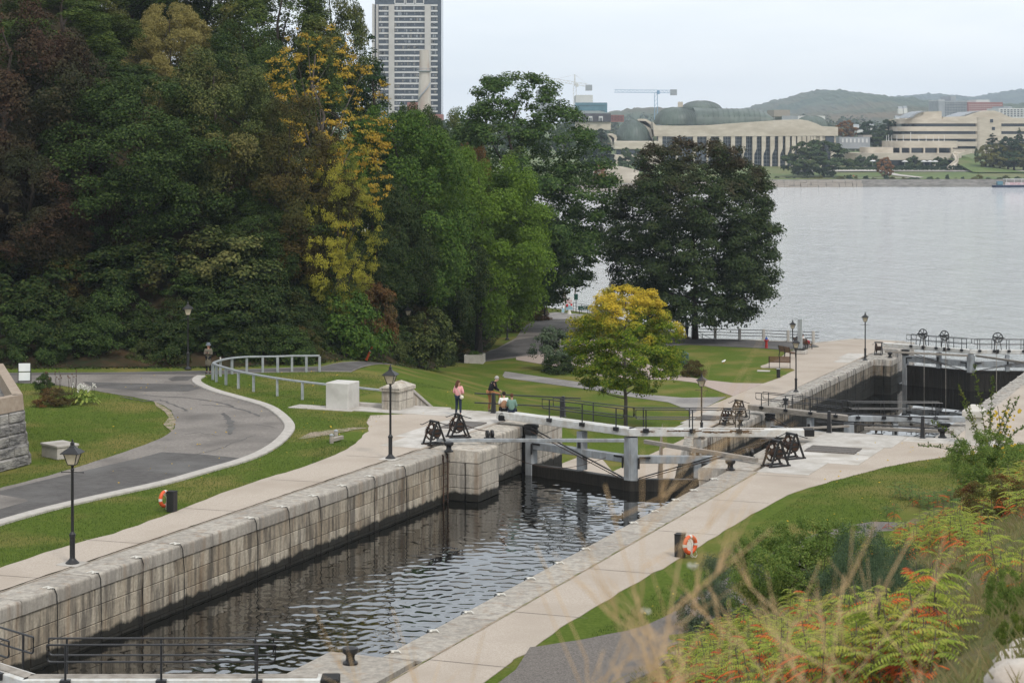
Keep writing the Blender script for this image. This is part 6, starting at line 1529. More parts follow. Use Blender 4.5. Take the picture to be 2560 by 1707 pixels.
for i, (a, b) in enumerate(cols):
    w_ = b - a; c = a + w_ * .42
    pl = [(a, 341), (b, 341), (b, 366), (b - .3, 372), (b - w_ * .2, 378), (b - w_ * .5, 384), (b - w_ * .6, 390), (b - w_ * .6, 421), (a, 421)] if 2 <= i <= 13 else [(a, 341), (b, 341), (b, 421), (a, 421)]
    MB().extrude([(mx_(x), mz_(z)) for x, z in pl], (0, .2, 0), (0, 2.6, 0), (1, 0, 0), (0, 0, 1)).build('column', M['mstone'], mus)
    for k in range(1, 3):
        if i < len(cols) - 1:
            x = mx_(b + (cols[i + 1][0] - b) * k / 3)
            MB().box(x, 2.92, (mz_(341) + mz_(421)) / 2, .12, .12, mz_(341) - mz_(421) - .2).build('mullion', M['greybuild'], o)
def dome(name, px0, px1, pyb, pyt, y, ry, ribs=24, root=mus, sq=2.3):
    cx, rx, rz = (mx_(px0) + mx_(px1)) / 2, (mx_(px1) - mx_(px0)) / 2, mz_(pyt) - mz_(pyb); m = MB(); n, k = 48, 12
    for j in range(k + 1):
        t = math.pi / 2 * j / k; r = math.cos(t) ** (2 / sq); z = math.sin(t) ** (2 / sq) if j else 0
        for i in range(n):
            a = 2 * math.pi * i / n; m.v.append((cx + rx * r * math.cos(a), y + ry * r * math.sin(a), mz_(pyb) + rz * z))
    for j in range(k):
        for i in range(n): m.f.append((j * n + i, j * n + (i + 1) % n, (j + 1) * n + (i + 1) % n, (j + 1) * n + i))
    d = m.build(name, M['copper'], root, 40)
    for i in range(ribs):
        a = math.pi + math.pi * (i + .5) / ribs; pts = [(cx + rx * 1.004 * max(.02, math.cos(math.pi / 2 * j / 8)) ** (2 / sq) * math.cos(a), y + ry * 1.004 * max(.02, math.cos(math.pi / 2 * j / 8)) ** (2 / sq) * math.sin(a), mz_(pyb) + rz * 1.004 * (math.sin(math.pi / 2 * j / 8) ** (2 / sq) if j else 0)) for j in range(8)]
        MB().tube(pts, .12, 4).build('standing_seam', M['copper'], d)
    return d
dome('dome', 1641, 1759, 311, 267, 14, 11, 22)
# vault running back from the dome
m = MB(); n = 14
vt = [(1742, 268, 311), (1800, 270, 310), (1860, 270.5, 308), (1900, 273, 305), (1925, 279, 303), (1940, 292, 301)]
for a, t_, b_ in vt:
    for i in range(n + 1):
        t = math.pi * i / n; m.v.append((mx_(a), 20 - 13 * math.cos(t), mz_(b_) + (mz_(t_) - mz_(b_)) * math.sin(t) ** .75))
for j in range(len(vt) - 1):
    for i in range(n): m.f.append((j * (n + 1) + i, j * (n + 1) + i + 1, (j + 1) * (n + 1) + i + 1, (j + 1) * (n + 1) + i))
vv = m.build('barrel_roof', M['copper'], mus, 40)
for j in range(14):
    a = 1750 + j * 13; f = (a - 1742) / 198; t_ = 268 + 6 * f * f + (14 * max(0, f - .85) / .15) ; b_ = 311 - 10 * f
    MB().tube([(mx_(a), 20 - 13.06 * math.cos(math.pi * i / 8), mz_(b_) + (mz_(t_) - mz_(b_)) * 1.003 * math.sin(math.pi * i / 8) ** .75) for i in range(6)], .1, 4).build('standing_seam', M['copper'], vv)
dome('dome', 1716, 1824, 274, 249, 34, 14, 16, sq=2.0)
dome('dome', 2001, 2085, 320, 289, 18, 10, 18)
MB().box(mx_(1713), 26, (mz_(253) + mz_(275)) / 2, mx_(1719) - mx_(1707), 2.2, mz_(253) - mz_(275)).build('stack', M['mstone'], mus)
# low rotunda
fbx = lambda n_, a, b, c, d_, y, dep, mt: MB().box((mx_(a) + mx_(b)) / 2, y + dep / 2, (mz_(c) + mz_(d_)) / 2, mx_(b) - mx_(a), dep, mz_(c) - mz_(d_), .3).build(n_, M[mt], mus)
fbx('rotunda_fascia', 1534, 1646, 353, 374, -3, 26, 'mstone'); wnd = fbx('rotunda_window', 1540, 1642, 374, 387, -2, 24, 'dglass'); fbx('rotunda_base', 1536, 1644, 387, 424, -2.6, 25, 'mstone')
for a in (1563, 1590, 1612, 1632): fbx('pier', a, a + 5, 374, 387, -2.5, 3, 'mstone')
prof_band('curling_wall', [(1596, 300), (1605, 297), (1618, 298), (1630, 305), (1636, 316), (1640, 328)], [(1636, 353), (1628, 312), (1616, 303), (1596, 302)], 20, 'mstone', 6)
dome('dome', 1542, 1632, 352, 299, 10, 10, 20, sq=2.1)
prof_band('curling_wall', [(1520, 335), (1530, 334), (1540, 338), (1543, 346), (1538, 358)], [(1532, 362), (1536, 347), (1528, 340), (1520, 338)], 12, 'mstone', 0)
fbx('east_pavilion', 2040, 2091, 340, 352, 1, 20, 'mstone'); fbx('pavilion_window', 2064, 2086, 340, 362, .6, 3, 'dglass'); fbx('pavilion_wall', 2040, 2064, 352, 421, 3, 20, 'mstone'); fbx('pavilion_wall', 2078, 2091, 350, 421, 1.2, 20, 'mstone')
fbx('plinth', 1640, 2096, 420, 426, -3, 45, 'mstone')
# ------------------------------------------------------------------ the banded museum wing
YN = 930.0
win = thing('banded_museum_wing', 'layered stone museum wing with long dark ribbon windows', 'building', (far_pt(2400, YN), YN, zpy(425, YN)))
def nx_(px): return far_pt(px, YN) - win.location.x
def nz_(py): return zpy(py, YN) - win.location.z
def rounded(px0, px1, dep, rl, rr=0.0, y0=0.0, n=8):
    x0, x1 = nx_(px0), nx_(px1); pl = []
    if rl:
        for i in range(n + 1):
            a = math.pi * (1 + .5 * i / n); pl.append((x0 + rl + rl * math.cos(a), y0 + rl + rl * math.sin(a)))
    else: pl.append((x0, y0))
    if rr:
        for i in range(n + 1):
            a = math.pi * (1.5 + .5 * i / n); pl.append((x1 - rr + rr * math.cos(a), y0 + rr + rr * math.sin(a)))
    else: pl.append((x1, y0))
    return pl + [(x1, y0 + dep), (x0, y0 + dep)]
def slab(name, a, b, t_, bt, dep, rl, mt, rr=0.0, y0=0.0): return MB().prism(rounded(a, b, dep, rl, rr, y0), nz_(bt), nz_(t_)).build(name, M[mt], win, 30)
pyc = lambda v: 150 + v / 3.267
pxc = lambda v: 1920 + v / 3.267
for t_, bt in ((480, 520), (545, 583), (607, 645), (668, 706), (727, 765)): slab('stone_band', pxc(1085 + (0 if t_ > 500 else 50) + (t_ < 500) * 0), pxc(2300), pyc(t_), pyc(bt), 45, 9, 'mstone')
for t_, bt, x0, x1 in ((520, 545, 1150, 1705), (583, 607, 1098, 1720), (645, 668, 1100, 1735), (706, 727, 1470, 1745)):
    slab('ribbon_window', pxc(x0 + 8), pxc(x1), pyc(t_), pyc(bt), 40, 8, 'dglass', y0=1.0)
for t_, bt in ((520, 545), (583, 607), (645, 668)): slab('ribbon_window', pxc(1905), pxc(2300), pyc(t_), pyc(bt), 40, 0, 'dglass', y0=1.0)
slab('stair_tower', pxc(1700), pxc(1910), pyc(470), pyc(765), 40, 2, 'mstone', 2, y0=-.8)
for x0, x1, t_, bt in ((1810, 1835, 485, 512), (1825, 1850, 548, 574)): slab('small_window', pxc(x0), pxc(x1), pyc(t_), pyc(bt), .5, 0, 'dglass', y0=-1.0)
def roofwave(pts, y0, dep, mt='mstone'):
    MB().extrude([(nx_(pxc(a)), nz_(pyc(b))) for a, b in pts], (0, y0, 0), (0, dep, 0), (1, 0, 0), (0, 0, 1)).build('roof_wave', M[mt], win)
roofwave([(1135, 486), (1150, 478), (1200, 450), (1260, 428), (1300, 424), (1430, 418), (1430, 486)], 3, 20)
roofwave([(1150, 474), (1215, 432), (1270, 417), (1290, 420), (1225, 440), (1185, 470)], 1.5, 26, 'greybuild')
roofwave([(1430, 486), (1440, 466), (1620, 462), (1680, 440), (1740, 422), (1800, 414), (1850, 415), (1900, 430), (1950, 456), (2000, 474), (2300, 482), (2300, 486)], .3, 30)
roofwave([(1570, 464), (1640, 440), (1700, 422), (1760, 417), (1700, 428), (1640, 450), (1600, 466)], 4, 34, 'greybuild')
# terraces
slab('terrace', pxc(955), pxc(1480), pyc(662), pyc(716), 30, 8, 'mstone', 5, y0=-22); slab('terrace_window', pxc(985), pxc(1425), pyc(716), pyc(766), 26, 7, 'dglass', 4, y0=-20)
for a in (1003, 1080, 1190, 1300, 1410): slab('pier', pxc(a), pxc(a + 12), pyc(716), pyc(766), 2, 0, 'mstone', y0=-22.5)
slab('terrace', pxc(640), pxc(1490), pyc(757), pyc(811), 40, 14, 'mstone', 8, y0=-30); slab('terrace', pxc(730), pxc(955), pyc(712), pyc(757), 14, 3, 'mstone', y0=-20)
slab('lower_glazing', pxc(680), pxc(1480), pyc(811), pyc(882), 30, 10, 'dglass', 6, y0=-27)
for a in (1030, 1240, 700): slab('pier', pxc(a), pxc(a + 17), pyc(811), pyc(882), 3, 0, 'mstone', y0=-30)
for FP, (a, b) in enumerate(((968, 615), (985, 612), (1010, 616), (1052, 613), (1105, 612), (1165, 590), (1232, 618), (1292, 622), (1350, 620), (1395, 622), (1440, 612))):
    rt = thing('flagpole', '%s white flagpole along the terrace, counted from the domed museum' % ORD[FP], 'flagpole', (far_pt(pxc(a), YN - 20), YN - 20, zpy(pyc(662), YN - 20)), 0, 'terrace flagpoles'); MB().tube([(0, 0, 0), (0, 0, zpy(pyc(b), YN - 20) - zpy(pyc(662), YN - 20))], .12, 5).build('pole', M['pale'], rt)
    MB().lathe([(.3, 0), (.3, .25)], 6).build('base', M['pale'], rt)
# sweeping ramp
m = MB(); L_ = [(1640, 752), (1565, 758), (1545, 775), (1560, 800), (1570, 830), (1520, 870), (1500, 886)]; R_ = [(1700, 752), (1620, 770), (1585, 785), (1590, 815), (1585, 845), (1560, 872), (1540, 900)]
for k, (l, r) in enumerate(zip(L_, R_)):
    f = k / 6; Yk = YN - 14 - 50 * f
    m.v += [(far_pt(pxc(l[0]) - 12, Yk), Yk, zpy(pyc(l[1]), Yk) - .6), (far_pt(pxc(l[0]) - 12, Yk), Yk, zpy(pyc(l[1]), Yk) + .8), (far_pt(pxc(l[0]) - 10, Yk), Yk, zpy(pyc(l[1]), Yk) + .8), (far_pt(pxc(l[0]) - 10, Yk), Yk, zpy(pyc(l[1]), Yk)),
            (far_pt(pxc(r[0]) - 12, Yk), Yk, zpy(pyc(r[1]), Yk)), (far_pt(pxc(r[0]) - 12, Yk), Yk, zpy(pyc(r[1]), Yk) + .8), (far_pt(pxc(r[0]) - 10, Yk), Yk, zpy(pyc(r[1]), Yk) + .8), (far_pt(pxc(r[0]) - 10, Yk), Yk, zpy(pyc(r[1]), Yk) - .6)]
for k in range(6):
    for j in range(7): m.f.append((k * 8 + j, k * 8 + j + 1, (k + 1) * 8 + j + 1, (k + 1) * 8 + j))
tag(m.build('garden_ramp', M['mstone'], None, 30), 'curving pale stone ramp descending beside the banded wing', 'ramp')
# mound under the ramp
m = MB(); n = 16
for j in range(7):
    for i in range(n + 1):
        u, v = i / n, j / 6; x = far_pt(2395 + 140 * u, 880); y = 850 + 70 * v; m.v.append((x, y, 5.0 + 7.5 * v * (1 - .9 * u ** 2)))
for j in range(6):
    for i in range(n): m.f.append((j * (n + 1) + i, j * (n + 1) + i + 1, (j + 1) * (n + 1) + i + 1, (j + 1) * (n + 1) + i))
tag(m.build('far_mound', M['lawnfar'], None, 60), kind='structure')
# ------------------------------------------------------------------ tower, stack, other buildings
YT = 1150.0
tw = thing('office_tower', 'tall office tower with dark glass bands and pale concrete strips', 'building', (far_pt(1018, YT), YT, 8))
def tx(px): return far_pt(px, YT) - tw.location.x
def tz(py): return zpy(py, YT) - tw.location.z
ztop = tz(-30)
MB().box((tx(937) + tx(1103)) / 2, 18, ztop / 2, tx(1103) - tx(937), 34, ztop).build('glass_core', M['dglass'], tw)
MB().box(tx(934.5), 14, tz(12) / 2, tx(938) - tx(933), 40, tz(12)).build('side_wall', M['tconc'], tw); MB().box(tx(943), .2, tz(12) / 2, 1.3, 1.6, tz(12)).build('corner_strip', M['tconc'], tw)
for a, b in ((972, 986), (1062, 1077)): MB().box((tx(a) + tx(b)) / 2, .1, tz(12) / 2, tx(b) - tx(a), 2.6, tz(12)).build('concrete_strip', M['tconc'], tw)
py = 12.0; k = 0
while py < 300:
    for a, b in ((947, 972), (986, 1062), (1077, 1094)): MB().box((tx(a) + tx(b)) / 2, .7, tz(py + 1.9), tx(b) - tx(a) - .02, 1.6, tz(0) - tz(3.9)).build('spandrel', M['pale'], tw)
    for a in (1012, 1037): MB().box(tx(a), .55, tz(py + 7.5), .18, .4, tz(0) - tz(6)).build('mullion', M['greybuild'], tw)
    py += 13.95; k += 1
q = random.Random(77)
for k in range(20):
    for _ in range(9):
        a = q.choice([q.uniform(948, 969), q.uniform(987, 1059), q.uniform(987, 1059), q.uniform(1078, 1092)]); MB().box(tx(a), .42, tz(12 + 13.95 * k + 9), tx(q.uniform(3, 6)) - tx(0), .5, tz(0) - tz(q.uniform(3, 8))).build('blind', BLIND[q.randrange(3)], tw)
for a, b in ((986, 1012), (1014, 1036), (1038, 1060)):
    m = MB(); m.box((tx(a) + tx(b)) / 2, .3, tz(-1), tx(b) - tx(a), .8, .6); m.box((tx(a) + tx(b)) / 2, .3, tz(10), tx(b) - tx(a), .8, .6)
    for x in (a + 1, b - 1): m.box(tx(x), .3, tz(4.5), .5, .8, tz(0) - tz(11))
    m.build('crown_frame', M['pale'], tw)
YS = 1050.0
st = thing('brick_chimney', 'pale tapering chimney with a railed ring in front of the tower', 'chimney', (far_pt(1061, YS), YS, zpy(340, YS)))
sz = lambda py: zpy(py, YS) - st.location.z; sr = lambda w_: w_ / 2 * YS / F
MB().lathe([(sr(37), 0), (sr(36), sz(310)), (sr(26), sz(182)), (sr(24), sz(140)), (sr(24.5), sz(128)), (sr(24.5), sz(126)), (sr(20), sz(126))], 24).build('shaft', mat('chimney_concrete', (.42, .38, .33), (.50, .46, .41), .5, .9, c3=(.33, .24, .19), scale2=.25, stretch=(1, 1, .3)), st, 40)
MB().lathe([(sr(26), sz(181)), (sr(36), sz(179)), (sr(36), sz(177.5)), (sr(26), sz(177))], 20).build('gallery', M['greybuild'], st)
m = MB(); m.torus((0, 0, sz(172)), sr(36), .12, 24, 4, 'z')
for i in range(10): a = i * .628; m.tube([(sr(36) * math.cos(a), sr(36) * math.sin(a), sz(178)), (sr(36) * math.cos(a), sr(36) * math.sin(a), sz(172))], .1, 4)
m.build('gallery_rail', M['greybuild'], st)
MB().tube([(sr(33) * math.cos(-2.7 + i * .26) * (1.08 - i * .012), sr(33) * math.sin(-2.7 + i * .26) * (1.08 - i * .012), sz(252 - 5 * i)) for i in range(10)], .35, 6).build('spiral_stair', M['greybuild'], st)
def block(name, label, rects, Y, dep, mt, wins=None, cat='building', roof=None):
    a, b, t_, bt = rects[0]; rt = thing(name, label, cat, (far_pt((a + b) / 2, Y), Y, zpy(bt, Y)))
    for i, r_ in enumerate(rects): fbox(rt, 'wall' if i == 0 else 'block', *r_, Y + i * .8, dep, mt if isinstance(mt, str) else mt[i % len(mt)])
    if wins:
        px0, px1, py0, py1, nc, nr, wm, fx, fy = wins
        for i in range(nc):
            for j in range(nr):
                cx, cy2 = px0 + (px1 - px0) * (i + .5) / nc, py0 + (py1 - py0) * (j + .5) / nr; ww, hh = (px1 - px0) / nc * fx / 2, (py1 - py0) / nr * fy / 2
                fbox(rt, 'window', cx - ww, cx + ww, cy2 - hh, cy2 + hh, Y - .25, .5, wm)
    return rt
block('office_block', 'teal glass office block behind the elm', [(1438, 1518, 257, 310), (1440, 1482, 238, 258)], 1300, 40, ['tealglass', 'pale'], (1440, 1512, 258, 284, 12, 2, 'dglass', .9, .06))
block('office_block', 'grey office block with rooftop plant behind the elm crown', [(1342, 1386, 225, 300), (1350, 1360, 220, 226)], 1350, 40, 'greybuild', (1344, 1384, 228, 260, 5, 4, 'dglass', .5, .5))
mh = block('mansard_house', 'long house with dark mansard roof and pale dormers', [(1440, 1527, 303, 325)], 1080, 20, 'mstone')
fbox(mh, 'mansard', 1438, 1527, 284, 305, 1079, 21, mat('dark_slate', (.06, .06, .07), (.09, .085, .095), .5, .8)); MB().add([(-10.5, 0, zpy(284, 1080) - mh.location.z), (9, 0, zpy(284, 1080) - mh.location.z), (9, 20, zpy(284, 1080) - mh.location.z), (-10.5, 20, zpy(284, 1080) - mh.location.z), (-8, 9, zpy(277, 1080) - mh.location.z), (4, 9, zpy(277, 1080) - mh.location.z)], [(0, 1, 5, 4), (1, 2, 5), (2, 3, 4, 5), (3, 0, 4)]).build('roof', M['copper'], mh)
for a in (1450, 1476, 1502): d = fbox(mh, 'dormer', a - 5, a + 5, 291, 303, 1078, 3, 'pale'); fbox(mh, 'window', a - 3, a - .6, 295, 303, 1077.7, .4, 'dglass'); fbox(mh, 'window', a + .6, a + 3, 295, 303, 1077.7, .4, 'dglass')
block('brick_block', 'small red brick block left of the copper domes', [(1522, 1560, 288, 305)], 1200, 20, 'redbrick', (1526, 1559, 289, 303, 9, 3, 'dglass', .45, .5))
block('brick_block', 'red brick base beside the pale chimney', [(1018, 1052, 256, 300), (1070, 1105, 286, 320)], 1100, 30, 'redbrick')
block('apartment_block', 'grey gridded apartment block with rooftop box above the museum wing', [(2346, 2417, 252, 300), (2377, 2390, 240, 253), (2346, 2362, 250, 300)], 1700, 40, ['greybuild', 'greybuild', 'pale'], (2362, 2417, 256, 292, 14, 9, 'dglass', .5, .45))
block('apartment_block', 'pinkish apartment block beyond the grey gridded one', [(2420, 2507, 256, 300), (2440, 2474, 250, 258)], 2000, 40, ['redbrick', 'pale'], (2422, 2505, 260, 290, 16, 6, 'pale', .35, .4))
block('apartment_block', 'white balconied apartment block at the picture edge', [(2497, 2600, 271, 300), (2510, 2530, 266, 272)], 1600, 40, ['pale', 'greybuild'], (2500, 2600, 273, 293, 12, 4, 'dglass', .6, .5))
block('low_house', 'low grey stone house between the two museum buildings', [(2098, 2175, 343, 372), (2158, 2180, 338, 343)], 940, 16, ['greybuild', 'greyw'], (2102, 2172, 346, 358, 7, 1, 'pale', .4, .8))
block('low_block', 'dark flat roofed block behind the museum end dome', [(1955, 1995, 290, 312), (1935, 1975, 275, 292)], 1100, 30, ['greybuild', 'greyw'])
block('low_block', 'white flat roofed block behind the museum end dome', [(1993, 2063, 290, 312)], 1110, 30, 'pale')
o = block('footbridge', 'pale arched footbridge on the shore below the pine', [(1512, 1535, 440, 456)], 745, 4, 'mstone', cat='bridge')
m = MB(); m.extrude([(-6 + 17 * i / 10, 6.0 + 3.6 * math.sin(math.pi * i / 10 * .55 + .9)) for i in range(11)] + [(11, 2.5), (-6, 2.5)], (0, 0, -3.5), (0, 4, 0), (1, 0, 0), (0, 0, 1)); m.build('arch', M['mstone'], o)
# tower cranes
def crane(label, Y, mast, jib0, jib1, counter, top, mt, tie=True):
    """mast=(px,py foot,py jib); jib from jib0 to jib1 in the picture"""
    x = far_pt(mast[0], Y); rt = thing('tower_crane', label, 'crane', (x, Y, zpy(mast[1], Y))); zj = zpy(mast[2], Y) - rt.location.z; w_ = 1.1; m = MB()
    for a in (-1, 1):
        for b in (-1, 1): m.bar((a * w_, b * w_, 0), (a * w_, b * w_, zj), .28, .28)
    k = int(zj / 3)
    for i in range(k):
        z0, z1 = zj * i / k, zj * (i + 1) / k; m.bar((-w_, -w_, z0), (w_, -w_, z1), .2, .2); m.bar((w_, -w_, z0), (w_, w_, z1), .2, .2)
    m.build('mast', mt, rt)
    a, b = Vector((far_pt(jib0[0], Y) - x, 0, zpy(jib0[1], Y) - rt.location.z)), Vector((far_pt(jib1[0], Y) - x, 0, zpy(jib1[1], Y) - rt.location.z)); m = MB(); L = (b - a).length; k = int(L / 3.0); hgt = Vector((0, 0, 2.0))
    m.bar(a + Vector((0, -.7, 0)), b + Vector((0, -.7, 0)), .3, .3); m.bar(a + Vector((0, .7, 0)), b + Vector((0, .7, 0)), .3, .3); m.bar(a + hgt, b + hgt, .3, .3)
    for i in range(k):
        p_, q_ = a.lerp(b, i / k), a.lerp(b, (i + .5) / k); r_ = a.lerp(b, (i + 1) / k); m.bar(p_ + Vector((0, -.7, 0)), q_ + hgt, .2, .2); m.bar(q_ + hgt, r_ + Vector((0, -.7, 0)), .2, .2)
    m.build('jib', mt, rt)
    c = Vector((far_pt(counter[0], Y) - x, 0, zpy(counter[1], Y) - rt.location.z)); MB().box(c.x, 0, c.z, 5, 2, 4.4).build('counterweight', M['greybuild'], rt); MB().box(1.6, -1, zj + .5, 2.2, 2, 2.6).build('cab', mt, rt)
    if tie:
        t_ = Vector((0, 0, zpy(top, Y) - rt.location.z)); m = MB().bar((0, 0, zj), t_, .9, .9); m.bar(t_, c + Vector((0, 0, 2)), .15, .15); m.bar(t_, a.lerp(b, .45) + hgt, .15, .15); m.build('tie_mast', mt, rt)
    return rt
crane('pale tower crane with raised jib above the elm', 1500, (1437, 290, 215), (1331, 195), (1468, 217), (1472, 220), 187, M['pale'])
crane('blue tower crane standing left of the copper domes', 1500, (1640, 300, 233), (1536, 231.5), (1692, 233), (1684, 231.5), 230, mat('crane_blue', (.16, .28, .42), (.20, .32, .46), .5, .6), False)
# ------------------------------------------------------------------ trees and gardens of the far shore
species('fartree', 21, 5.0, 9.0, 1.6, 90, 9000, .55, P_round, .35, clump=(.12, .22), lump=.22)
species('farpine', 22, 3.4, 12, .5, 80, 7000, .5, P_cone, .3, clump=(.14, .26), lump=.2)
species('farbush', 23, 2.0, 2.2, .0, 40, 2600, .34, P_dome, None, clump=(.2, .36))
LM['far1'] = leafmat('far_green_leaves', (.045, .075, .03), (.075, .11, .045), (.10, .10, .04), .2, .05, amt=.35)
LM['far2'] = leafmat('far_dark_leaves', (.025, .045, .024), (.045, .07, .036), None, .15)
LM['far3'] = leafmat('far_yellow_leaves', (.12, .12, .035), (.18, .165, .05), (.07, .09, .03), .25, .06, amt=.45)
LM['far4'] = leafmat('far_orange_leaves', (.22, .10, .04), (.30, .15, .06), (.12, .10, .04), .25, .08, amt=.35)
def ftree(label, px, top, base, wpx, Y, mt, sp='fartree', group=None, name='tree', cat='tree'):
    p = Vector((far_pt(px, Y), Y, zpy(base, Y) - .3)); return plant(name, label, cat, sp, p, wpx * Y / F, zpy(top, Y) - p.z, mt, None, group)
ftree('large green tree on the far lawn, closer to the domed museum', 2012, 358, 449, 95, 818, 'far1'); ftree('large green tree on the far lawn beside its twin', 2058, 354, 449, 125, 822, 'far1')
ftree('small orange tree on the far lawn', 2213, 395, 446, 38, 820, 'far4')
ftree('dark pine on the far shore left of the copper domes', 1505, 318, 430, 80, 800, 'far2', 'farpine'); ftree('green tree beside the dark pine on the far shore', 1478, 325, 425, 70, 815, 'far1')
ftree('young green tree before the rotunda', 1565, 372, 440, 40, 790, 'far1'); ftree('second young green tree before the rotunda', 1596, 374, 436, 34, 800, 'far1'); ftree('orange shrub at the arched footbridge', 1500, 412, 452, 32, 735, 'far4', 'farbush')
for i, (a, t_) in enumerate(((1105, 300), (1150, 296), (1195, 300), (1245, 302), (1300, 300), (1360, 306), (1410, 312))): ftree('%s far tree glimpsed behind the elm, from the tower' % ORD[i], a, t_, 400, 60, 760, 'far1', group='far trees behind the elm')
ftree('orange topped tree between the museum buildings', 2117, 303, 350, 48, 960, 'far4'); ftree('dark tree between the museum buildings', 2168, 305, 365, 46, 960, 'far2'); ftree('dark tree against the banded wing', 2222, 302, 372, 56, 955, 'far2'); ftree('green tree low between the museum buildings', 2200, 328, 372, 50, 945, 'far1')
ftree('tall spruce at the picture edge before the wing', 2547, 318, 370, 30, 900, 'far2', 'farpine'); ftree('dark spruce before the banded wing', 2482, 332, 368, 36, 905, 'far2', 'farpine')
for i, (a, t_, w_, m_) in enumerate(((2465, 364, 50, 'far3'), (2500, 362, 64, 'far3'), (2535, 368, 70, 'far1'), (2560, 362, 80, 'far3'), (2520, 345, 60, 'far2'))): ftree('%s tree of the yellow green clump by the far mound' % ORD[i], a, t_, 425, w_, 872, m_, group='clump by the far mound')
for i, (a, t_, b_, w_) in enumerate(((2152, 391, 412, 32), (2182, 389, 412, 34), (2283, 392, 415, 36), (2345, 394, 410, 26), (2360, 396, 410, 22), (2441, 372, 389, 9))): ftree('%s clipped shrub along the terrace of the banded wing' % ORD[i], a, t_, b_, w_, 895, 'far1', 'farbush', 'terrace shrubs', 'shrub', 'shrub')
# hedge in front of the terrace and planting along the water
rt = thing('terrace_hedge', 'long dark hedge in front of the museum terrace', 'hedge', (far_pt(2290, 868), 868, zpy(424, 868)))
for i in range(16): link('foliage', SPEC['farbush'][0], rt, (-14 + i * 2.2, (i % 3) * .4, 0), i * 1.3, (.8, .8, .75), LM['far2'])
rt = thing('terrace_hedge', 'green planting bed in front of the domed museum lawn', 'hedge', (far_pt(2160, 860), 860, zpy(424, 860)))
for i in range(12): link('foliage', SPEC['farbush'][0], rt, (-13 + i * 2.4, (i % 3) * .4, 0), i * 1.3, (.8, .8, .5), LM['far1'])
q = random.Random(8)
for i in range(30):
    px = 1925 + i * 22 + q.uniform(-6, 6); Y = 808 + q.uniform(0, 2)
    plant('shrub', 'low shrub on the far embankment %s' % ('below the big trees' if px < 2080 else 'below the picnic tables' if px < 2190 else 'below the orange tree' if px < 2250 else 'below the terrace' if px < 2400 else 'near the tour boat'), 'shrub', 'farbush', Vector((far_pt(px, Y), Y, 2.8)), q.uniform(1.4, 3.6), q.uniform(.7, 2.0), q.choice(['far1', 'far2', 'far3']), None, 'shrubs on the far embankment')
for i, (a, b) in enumerate(((2182, 406), (2262, 407), (2310, 407), (2325, 407), (2338, 407))):
    rt = thing('garden_umbrella', '%s white garden umbrella on the museum terrace from the orange tree' % ORD[i], 'umbrella', (far_pt(a, 880), 880, zpy(b + 9, 880)), 0, 'terrace umbrellas'); MB().lathe([(1.5, 2.0), (1.0, 2.35), (.05, 2.6)], 8).build('canopy', M['pale'], rt); MB().tube([(0, 0, 0), (0, 0, 2.5)], .06, 5).build('pole', M['pale'], rt)
for i, (a, b) in enumerate(((2114, 443), (2138, 443))):
    rt = thing('picnic_table', 'picnic table on the far lawn, %s' % ('closer to the big trees' if i == 0 else 'with people in orange'), 'table', (far_pt(a, 826), 826, zpy(b + 2, 826)), .2); MB().box(0, 0, .75, 2.2, .9, .08).build('top', M['greyw'], rt); MB().box(0, -.75, .45, 2.2, .3, .06).build('bench', M['greyw'], rt); MB().box(0, .75, .45, 2.2, .3, .06).build('bench', M['greyw'], rt)
    for x in (-.8, .8): MB().box(x, 0, .36, .12, 1.4, .72).build('leg', M['greyw'], rt)
FSIT = dict(SIT)
for i, (dx, tp) in enumerate(((-.5, blackc), (.5, blackc))): person('person in dark clothes %s at the picnic table near the big trees' % ('first' if i == 0 else 'second'), Vector((far_pt(2114, 826) + dx, 825.3, zpy(445, 826))), R(10), FSIT, tp, blackc, blackc, dark_h, 1.75)
person('person in orange at the picnic table on the far lawn', Vector((far_pt(2133, 826), 825.3, zpy(445, 826))), R(10), FSIT, M['orange'], navy, blackc, dark_h, 1.75)
# tour boat
rt = thing('tour_boat', 'small tour boat with dark hull and pink banner at the far bank', 'boat', (far_pt(2530, 800), 798, 0), 0)
MB().prism([(-8.5, 0), (-7.5, -1.6), (8, -1.7), (8, 1.7), (-7.5, 1.6)], -.4, .9).build('hull', mat('boat_navy', (.02, .03, .06), None, rough=.4), rt); MB().box(1.5, -1.2, 1.5, 10, .1, 1.0).build('banner', mat('boat_pink', (.45, .20, .24), (.55, .5, .5), .8, .6), rt); MB().box(1.5, 0, 3.3, 10.5, 3.4, .15).build('canopy', M['pale'], rt)
for x in (-3, 0, 3, 6): MB().box(x, -1.5, 2.1, .12, .12, 2.4).build('stanchion', M['pale'], rt)
MB().box(-5.5, 0, 1.7, 2.2, 2.4, 1.6, .1).build('cabin', M['tealglass'], rt)
